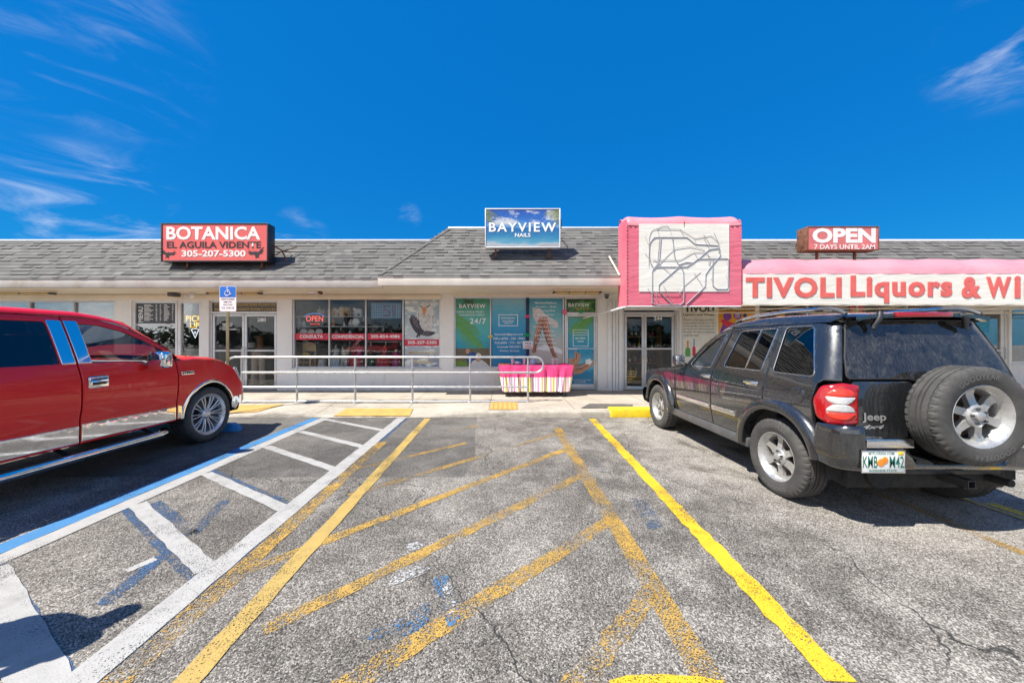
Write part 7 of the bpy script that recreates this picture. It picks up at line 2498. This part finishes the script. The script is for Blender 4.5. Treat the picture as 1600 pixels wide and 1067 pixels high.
# inside door 280: trousers on a stand, tall bottle figure
r, c = good('clothes_stand', 404, 605, 10.2, 'stand with beige trousers inside the right leaf of door 280', 'clothes stand')
c.z = WF; r.location = c
mb = MB()
for s in (-1, 1): mb.tube([c + Vector((s * .09, 0, .98)), c + Vector((s * .11, 0, .6)), c + Vector((s * .13, -.02, .10))], [.095, .085, .075], 12)
mb.tube([c + Vector((-.12, 0, 1.0)), c + Vector((.12, 0, 1.0))], .09, 10); mb.build('trousers', M['trouser_beige'], r)
mb = MB(); mb.tube([c + Vector((0, 0, 1.02)), c + Vector((0, 0, 1.5))], [.17, .13], 14); mb.build('shirt', M['brown_wood'], r)
mb = MB(); mb.cyl(c, c + Vector((0, 0, .10)), .14); mb.build('base', M['dark_metal'], r)
r, c = good('bottle_model', 392, 548, 9.95, 'large black bottle model with a pale label inside the right leaf of door 280', 'bottle')
mb = MB(); mb.lathe([(.001, 0), (.09, 0), (.11, .05), (.11, .28), (.06, .38), (.032, .45), (.032, .72), (.04, .73), (.04, .78), (.001, .78)], 20, Matrix.Translation(c)); mb.build('body', M['ink'], r)
mb = MB(); mb.lathe([(.1105, .09), (.1115, .10), (.1115, .22), (.1105, .23)], 20, Matrix.Translation(c)); mb.build('label', M['print_cream'], r)
r, c = good('shop_counter', 355, 600, 11.2, 'dark counter inside the left leaf of door 280', 'counter')
mb = MB(); mb.box(c.x - .8, c.x + .5, 11.0, 11.5, WF, 1.0, .01); mb.build('front', M['brown_wood'], r)
mb = MB(); mb.box(c.x - .85, c.x + .55, 10.95, 11.55, 1.002, 1.04, .01); mb.build('top', M['pale_wood'], r)
vase(352, pz(1.04, 11.1), 11.1, .32, 'cream_ceramic', 'cream vase on the counter inside the left leaf of door 280'); statue(366, pz(1.04, 11.1), 11.1, .5, 'leopard', 'grey statuette on the counter inside the left leaf of door 280', 'cream_ceramic')
# liquor shelves behind door 244
r = empty('bottle_rack', (FX(1020), 10.6, WF), 0, 'dark rack of bottles inside the door numbered 244', 'bottle rack')
mb = MB()
for z in (.4, .8, 1.2, 1.6): mb.box(FX(982), FX(1056), 10.5, 10.8, z, z + .025)
for px in (982, 1056): mb.box(FX(px) - .015, FX(px) + .015, 10.5, 10.8, WF, 1.9)
mb.build('frame', M['brown_wood'], r)
rd = random.Random(8)
for z in (.425, .825, 1.225, 1.625):
    x = FX(984) + .05
    while x < FX(1055) - .05:
        o = empty('bottle', (x, 10.6, z), 0, 'dark bottle standing in a row on the rack inside the door numbered 244', 'bottle', 'bottles on the rack')
        h = rd.uniform(.24, .30)
        mb = MB(); mb.lathe([(.001, 0), (.036, 0), (.036, h * .55), (.013, h * .72), (.013, h), (.001, h)], 10, Matrix.Translation((x, 10.6, z))); mb.build('glass_body', M[rd.choice(['dark_green', 'terracotta', 'ink', 'gold_cloth'])], o)
        mb = MB(); mb.lathe([(.0365, h * .15), (.0372, h * .17), (.0372, h * .42), (.0365, h * .44)], 10, Matrix.Translation((x, 10.6, z))); mb.build('label', M[rd.choice(['print_cream', 'print_red'])], o)
        x += rd.uniform(.13, .2)

# ------------------------------------------------------------------ table in front of the salon
def stripes():
    m, nt, b, N, L = nodes_of('striped_cloth')
    v = objc(nt); sx = N('ShaderNodeSeparateXYZ'); L(v, sx.inputs[0])
    f = mth(nt, 'FRACT', mth(nt, 'ADD', mth(nt, 'MULTIPLY', sx.outputs[0], 1.75), 0.12))
    stops = [(0, (.85, .84, .84)), (.06, (.80, .10, .26)), (.10, (.85, .84, .84)), (.16, (.80, .62, .05)), (.24, (.85, .84, .84)), (.30, (.80, .25, .38)), (.34, (.86, .84, .84)), (.42, (.50, .36, .62)), (.46, (.86, .84, .84)), (.52, (.80, .10, .26)), (.56, (.85, .55, .62)), (.62, (.86, .84, .84)),
             (.68, (.85, .45, .06)), (.74, (.86, .84, .84)), (.80, (.78, .12, .28)), (.83, (.86, .84, .84)), (.90, (.80, .62, .05)), (.95, (.86, .84, .84))]
    L(ramp(nt, f, stops, 'CONSTANT'), b.inputs['Base Color'])
    b.inputs['Roughness'].default_value = .6
    MATS['striped_cloth'] = m
stripes()
def table():
    y0, y1 = 8.50, 9.22
    x0, x1 = (779 - 788) * y0 / F, (896.5 - 788) * y0 / F
    zt = .895
    r = empty('folding_table', ((x0 + x1) / 2, (y0 + y1) / 2, .13), 0, 'long folding table under the pink cloth in front of the nail salon', 'table')
    mb = MB(); mb.box(x0 + .03, x1 - .03, y0 + .03, y1 - .03, zt - .04, zt - .008, .006); mb.build('tabletop', M['sheet_white'], r)
    for x in (x0 + .18, x1 - .18):
        for y in (y0 + .10, y1 - .10):
            mb = MB(); mb.tube([(x, y, zt - .04), (x, y, .134)], .014, 8); mb.build('leg', M['dark_metal'], r)
    cl = empty('tablecloth', ((x0 + x1) / 2, (y0 + y1) / 2, zt), 0, 'pink tablecloth with a striped border draped over the folding table', 'tablecloth')
    per = []
    n = 34; m_ = 14
    pts = [(x0 + (x1 - x0) * i / n, y0, 0, -1) for i in range(n)] + [(x1, y0 + (y1 - y0) * i / m_, 1, 0) for i in range(m_)] + [(x1 - (x1 - x0) * i / n, y1, 0, 1) for i in range(n)] + [(x0, y1 - (y1 - y0) * i / m_, -1, 0) for i in range(m_)]
    rd = random.Random(6)
    ph = [rd.uniform(0, 6.28) for _ in range(4)]
    def row(z, t, pinch):
        out = []
        for i, (x, y, nx, ny) in enumerate(pts):
            s = i * (x1 - x0) / n
            fold = t * (.022 * math.sin(s * 21 + ph[0]) + .016 * math.sin(s * 37 + ph[1]) + .010 * math.sin(s * 55 + ph[2]))
            xx = x + nx * fold; yy = y + ny * fold
            xx += (-.10 if xx > (x0 + x1) / 2 else .10) * pinch * (abs(xx - (x0 + x1) / 2) / ((x1 - x0) / 2))
            out.append((xx, yy + ny * .01 * t, z))
        out.append(out[0])
        return out
    mb = MB()
    top = [(p[0], p[1], zt) for p in pts]
    b_ = len(mb.v); mb.add(top, [list(range(len(top)))])
    mb.grid([row(zt, 0, 0), row(zt - .012, .15, 0), row(zt - .08, .5, .15), row(zt - .18, .8, .35), row(.615, 1.0, .5)])
    mb.build('pink_top', M['pink_cloth'], cl)
    mb = MB(); mb.grid([row(.613, 1.0, .5), row(.50, 1.0, .7), row(.38, 1.05, .9), row(.265, 1.1, 1.1)])
    mb.build('striped_border', M['striped_cloth'], cl)
    z = zt + .004
    def cup(px, Y, lab, mat='white_ceramic', h=.14, ri=.038):
        x = (px - 788) * Y / F
        o = empty('tumbler', (x, Y, z), 0, lab, 'tumbler', None)
        mb = MB(); mb.lathe([(.001, 0), (ri * .72, 0), (ri, h), (ri * .93, h), (ri * .68, .01), (.001, .01)], 18, Matrix.Translation((x, Y, z))); mb.build('cup', M[mat], o)
        mb = MB(); mb.lathe([(ri * .9, h * .62), (ri * .935, h * .625), (ri * .955, h * .70), (ri * .92, h * .705)], 18, Matrix.Translation((x, Y, z))); mb.build('band', M['pink_cloth'], o)
    cup(800.5, 8.8, 'white tumbler on the pink table, leftmost of the four'); cup(819, 8.85, 'white tumbler on the pink table just left of the round handrail end')
    cup(864, 8.8, 'white tumbler on the pink table, left one of the pair on its right half'); cup(870.5, 8.86, 'white tumbler on the pink table, right one of the pair on its right half')
    def tray(px0, px1, Y, lab, mat, h=.03):
        a, b = (px0 - 788) * Y / F, (px1 - 788) * Y / F
        o = empty('tray', ((a + b) / 2, Y, z), 0, lab, 'tray')
        mb = MB(); mb.box(a, b, Y - .09, Y + .09, z, z + .012, .004)
        for x in (a, b): mb.box(x - .006, x + .006, Y - .09, Y + .09, z + .012, z + h, .002)
        mb.box(a + .007, b - .007, Y - .09, Y - .078, z + .012, z + h, .002); mb.box(a + .007, b - .007, Y + .078, Y + .09, z + .012, z + h, .002)
        mb.build('rim', M[mat], o)
        rd = random.Random(int(px0))
        mb = MB()
        for k in range(9): mb.ball((rd.uniform(a + .04, b - .04), Y + rd.uniform(-.05, .05), z + .03), (.024, .02, .016), 8)
        mb.build('contents', M[rd.choice(['magenta_cloth', 'red_cloth'])], o)
    tray(777 + 2, 796, 8.7, 'dark tray of small red things at the left end of the pink table', 'brown_wood'); tray(838, 850, 8.75, 'dark tray in the middle of the pink table', 'ink'); tray(875, 888, 8.72, 'pink tray at the right end of the pink table', 'magenta_cloth')
    x = (808 - 788) * 8.8 / F
    o = empty('tissue_pile', (x, 8.85, z), 0, 'crumpled white tissue heap between the two left tumblers', 'tissue')
    mb = MB(); rd = random.Random(3)
    for k in range(9): mb.ball((x + rd.uniform(-.07, .07), 8.85 + rd.uniform(-.05, .05), z + .03 + rd.uniform(0, .02)), (.045, .04, .03), 7, Matrix.Rotation(rd.uniform(0, 3), 3, 'X').to_4x4())
    mb.build('paper', M['white_ceramic'], o); 
    x = (833 - 788) * 8.85 / F
    o = empty('gift_basket', (x, 8.9, z), 0, 'clear wrapped gift bag standing behind the handrail end on the pink table', 'gift bag')
    mb = MB(); mb.lathe([(.001, 0), (.085, 0), (.095, .05), (.08, .11), (.02, .15), (.045, .19)], 14, Matrix.Translation((x, 8.9, z))); mb.build('wrap', M['blue_cloth'], o)
    mb = MB(); mb.lathe([(.024, .142), (.03, .15), (.024, .158)], 12, Matrix.Translation((x, 8.9, z))); mb.build('ribbon', M['pink_cloth'], o)
table()
# paper tassels and the hand-written card on the salon window
pm('tissue_green', (.01, .42, .13), .7, var=.25, scale=30); pm('tissue_pink', (.80, .10, .25), .7, var=.25, scale=30); pm('tissue_yellow', (.80, .64, .14), .7, var=.25, scale=30)
def tassel(px, py, mat, lab, rpx=3.0, fan=False):
    c = Vector((FX(px), YF - .02, FZ(py))); r0 = rpx * YF / F
    o = empty('paper_tassel', c, 0, lab, 'paper tassel')
    rd = random.Random(int(px * 7 + py))
    mb = MB()
    n = 40 if fan else 34
    for k in range(n):
        a = 2 * PI * k / n if fan else rd.uniform(0, 6.28)
        l = r0 * (1 if fan else rd.uniform(.7, 1.15)); w_ = r0 * .16
        d = Vector((math.cos(a) * (1 if fan else 1.1), 0, math.sin(a) * (1 if fan else .62))); t = Vector((-d.z, 0, d.x)) * w_
        dy = Vector((0, -rd.uniform(0, .035), 0)) if not fan else Vector((0, -.012 * (k % 2), 0))
        mb.add([c - t * .5, c + t * .5, c + d * l + t + dy, c + d * l - t + dy], [[0, 1, 2, 3]])
    mb.build('fringe', M[mat], o, smooth=False)
    mb = MB(); mb.ball(c + Vector((0, -.012, 0)), (r0 * .3, .02, r0 * .3), 10); mb.build('knot', M['tissue_yellow' if fan else mat], o)
tassel(824, 494.5, 'tissue_pink', 'pink paper tassel at the top of the dark mullion of the salon window', 4.0); tassel(823.5, 523.5, 'tissue_green', 'green paper tassel halfway down the dark mullion of the salon window', 4.2)
tassel(766.5, 525.5, 'tissue_yellow', 'yellow paper tassel on the white mullion beside the palm picture', 3.5); tassel(882, 487.5, 'tissue_pink', 'round pink paper rosette on the left post of the salon door', 3.8, True); tassel(908.5, 487.5, 'tissue_green', 'green paper tassel on the rail above the salon door', 3.8)
o = empty('card', (FX(824.5), YF + .02, FZ(545)), 0, 'white hand-written card stuck across the dark mullion of the salon window', 'card')
mb = MB(); mb.box(FX(817), FX(832.5), YF + .022, YF + .0245, FZ(545), FZ(533), .0005); mb.build('paper', M['print_white'], o)
wtxt("YES", 819, 830.5, 535, 538.3, 'print_blue', o, YF + .0215, bold=.01); wtxt("OPEN", 819.5, 830, 540, 543.3, 'print_red', o, YF + .0215, bold=.01)
# ------------------------------------------------------------------ across the road, seen only mirrored in the windows
def treeline():
    rd = random.Random(21)
    V = []; Fc = []
    def clump(c, r, n):
        for _ in range(n):
            d = Vector((rd.gauss(0, 1), rd.gauss(0, 1), rd.gauss(0, .8))).normalized() * r * rd.uniform(.3, 1) ** .5
            p = c + d; s = rd.uniform(.25, .6)
            a = Vector((rd.gauss(0, 1), rd.gauss(0, 1), rd.gauss(0, 1))).normalized() * s; b = a.orthogonal().normalized() * s * .5
            k = len(V); V.extend([p - a, p + b, p + a, p - b]); Fc.append([k, k + 1, k + 2, k + 3])
    x = -90
    while x < 90:
        h = rd.uniform(2.2, 4.6); r = rd.uniform(1.8, 3.2)
        for _ in range(7): clump(Vector((x + rd.uniform(-r, r), -52 + rd.uniform(-3, 3), h * rd.uniform(.35, 1))), r * .6, 40)
        x += rd.uniform(1.5, 3.5)
    me = bpy.data.meshes.new('treeline'); me.from_pydata([tuple(v) for v in V], [], Fc)
    pm('foliage', (.05, .085, .03), .7, var=.5, scale=.6)
    o = finish('treeline', me, M['foliage'], smooth=False)
    tag(o, 'ragged belt of trees across the road, mirrored in the shop windows', 'trees', kind='stuff')
treeline()

def bystander():
    """the person beside the camera whose shadow lies across the lower left bay"""
    X0, Y0 = -3.03, 1.33
    pm('skin', (.45, .27, .19), .55, var=.08, scale=30); pm('navy_shirt', (.03, .05, .12), .8, var=.15, scale=20); pm('jeans', (.05, .08, .16), .85, var=.2, scale=30); pm('hair_dark', (.03, .02, .015), .6, var=.3, scale=60)
    root = empty('person', (X0, Y0, 0), R(-20), 'person in navy shirt and jeans whose shadow lies across the white bar', 'person')
    def skin(name, pts, edges, rad, mat, parent, sub=2):
        me = bpy.data.meshes.new(name); me.from_pydata(pts, edges, [])
        o = bpy.data.objects.new(name, me); col.objects.link(o); o.parent = parent
        m = o.modifiers.new('skin', 'SKIN'); m.use_smooth_shade = True
        for i, r in enumerate(rad):
            d = me.skin_vertices[0].data[i]; d.radius = (r if isinstance(r, tuple) else (r, r)); d.use_root = i == 0
        s = o.modifiers.new('sub', 'SUBSURF'); s.levels = sub; s.render_levels = sub
        me.materials.append(M[mat])
        return o
    pts = [(0, 0, .96), (0, 0, 1.14), (0, .01, 1.32), (0, 0, 1.46), (0, -.01, 1.53), (0, -.02, 1.60), (0, -.025, 1.68), (0, -.01, 1.74)]
    ed = [(i, i + 1) for i in range(7)]
    rad = [(.16, .11), (.145, .10), (.17, .115), (.12, .08), (.052, .055), (.062, .075), (.075, .095), (.05, .065)]
    for s in (-1, 1):
        b = len(pts)
        pts += [(s * .19, 0, 1.42), (s * .25, .02, 1.14), (s * .24, -.10, .90), (s * .235, -.14, .80), (s * .10, 0, .88), (s * .11, -.02, .50), (s * .115, .02, .09), (s * .13, -.16, .045)]
        ed += [(2, b), (b, b + 1), (b + 1, b + 2), (b + 2, b + 3), (0, b + 4), (b + 4, b + 5), (b + 5, b + 6), (b + 6, b + 7)]
        rad += [.058, .043, .030, .038, .098, .066, .045, .040]
    body = skin('body', pts, ed, rad, 'skin', root)
    shirt = skin('shirt', [(0, 0, .95), (0, 0, 1.14), (0, .01, 1.32), (0, 0, 1.455)] + [(s * a, y, z) for s in (-1, 1) for a, y, z in ((.195, 0, 1.42), (.235, .012, 1.22))],
                 [(0, 1), (1, 2), (2, 3), (2, 4), (4, 5), (2, 6), (6, 7)], [(.175, .125), (.165, .115), (.185, .13), (.11, .085), .072, .066, .072, .066], 'navy_shirt', root)
    jeans = skin('jeans', [(0, 0, .97)] + [(s * a, y, z) for s in (-1, 1) for a, y, z in ((.10, 0, .86), (.11, -.02, .50), (.115, .02, .10))], [(0, 1), (1, 2), (2, 3), (0, 4), (4, 5), (5, 6)], [(.17, .12), .112, .082, .070, .112, .082, .070], 'jeans', root)
    hair = skin('hair', [(0, .03, 1.64), (0, .02, 1.72), (0, -.02, 1.765)], [(0, 1), (1, 2)], [(.07, .075), (.085, .095), (.06, .085)], 'hair_dark', root)
    # face and fingers
    mb = MB()
    for s in (-1, 1): mb.ball((s * .030, -.108, 1.672), .011, 8)
    o = mb.build('eyes', M['print_white'], None, keep=False); o.parent = root
    mb = MB(); mb.tube([(0, -.108, 1.665), (0, -.130, 1.640)], [.009, .014], 8); mb.ball((0, -.125, 1.636), .013, 8)
    for s in (-1, 1): mb.ball((s * .082, -.02, 1.66), (.012, .02, .03), 8)
    o = mb.build('nose_and_ears', M['skin'], None, keep=False); o.parent = root
    mb = MB(); mb.tube([(-.022, -.108, 1.608), (0, -.114, 1.606), (.022, -.108, 1.608)], .005, 6); o = mb.build('mouth', M['lens_red'], None, keep=False); o.parent = root
    for s in (-1, 1):
        for k in range(5):
            th = k == 4
            b = Vector((s * (.235 + (-.0 if th else 0)), -.145 + (.0 if th else (k - 1.5) * .019), .785))
            if th: b = Vector((s * .215, -.185, .80))
            l = (.052, .062, .066, .055, .045)[k]
            mb = MB(); mb.tube([b, b + Vector((-s * .006, -.006, -l * .5)), b + Vector((-s * .020, -.010, -l)), b + Vector((-s * .034, -.012, -l * 1.3))], [.0095, .009, .008, .006], 8)
            o = mb.build('finger', M['skin'], None, keep=False); o.parent = root
bystander()
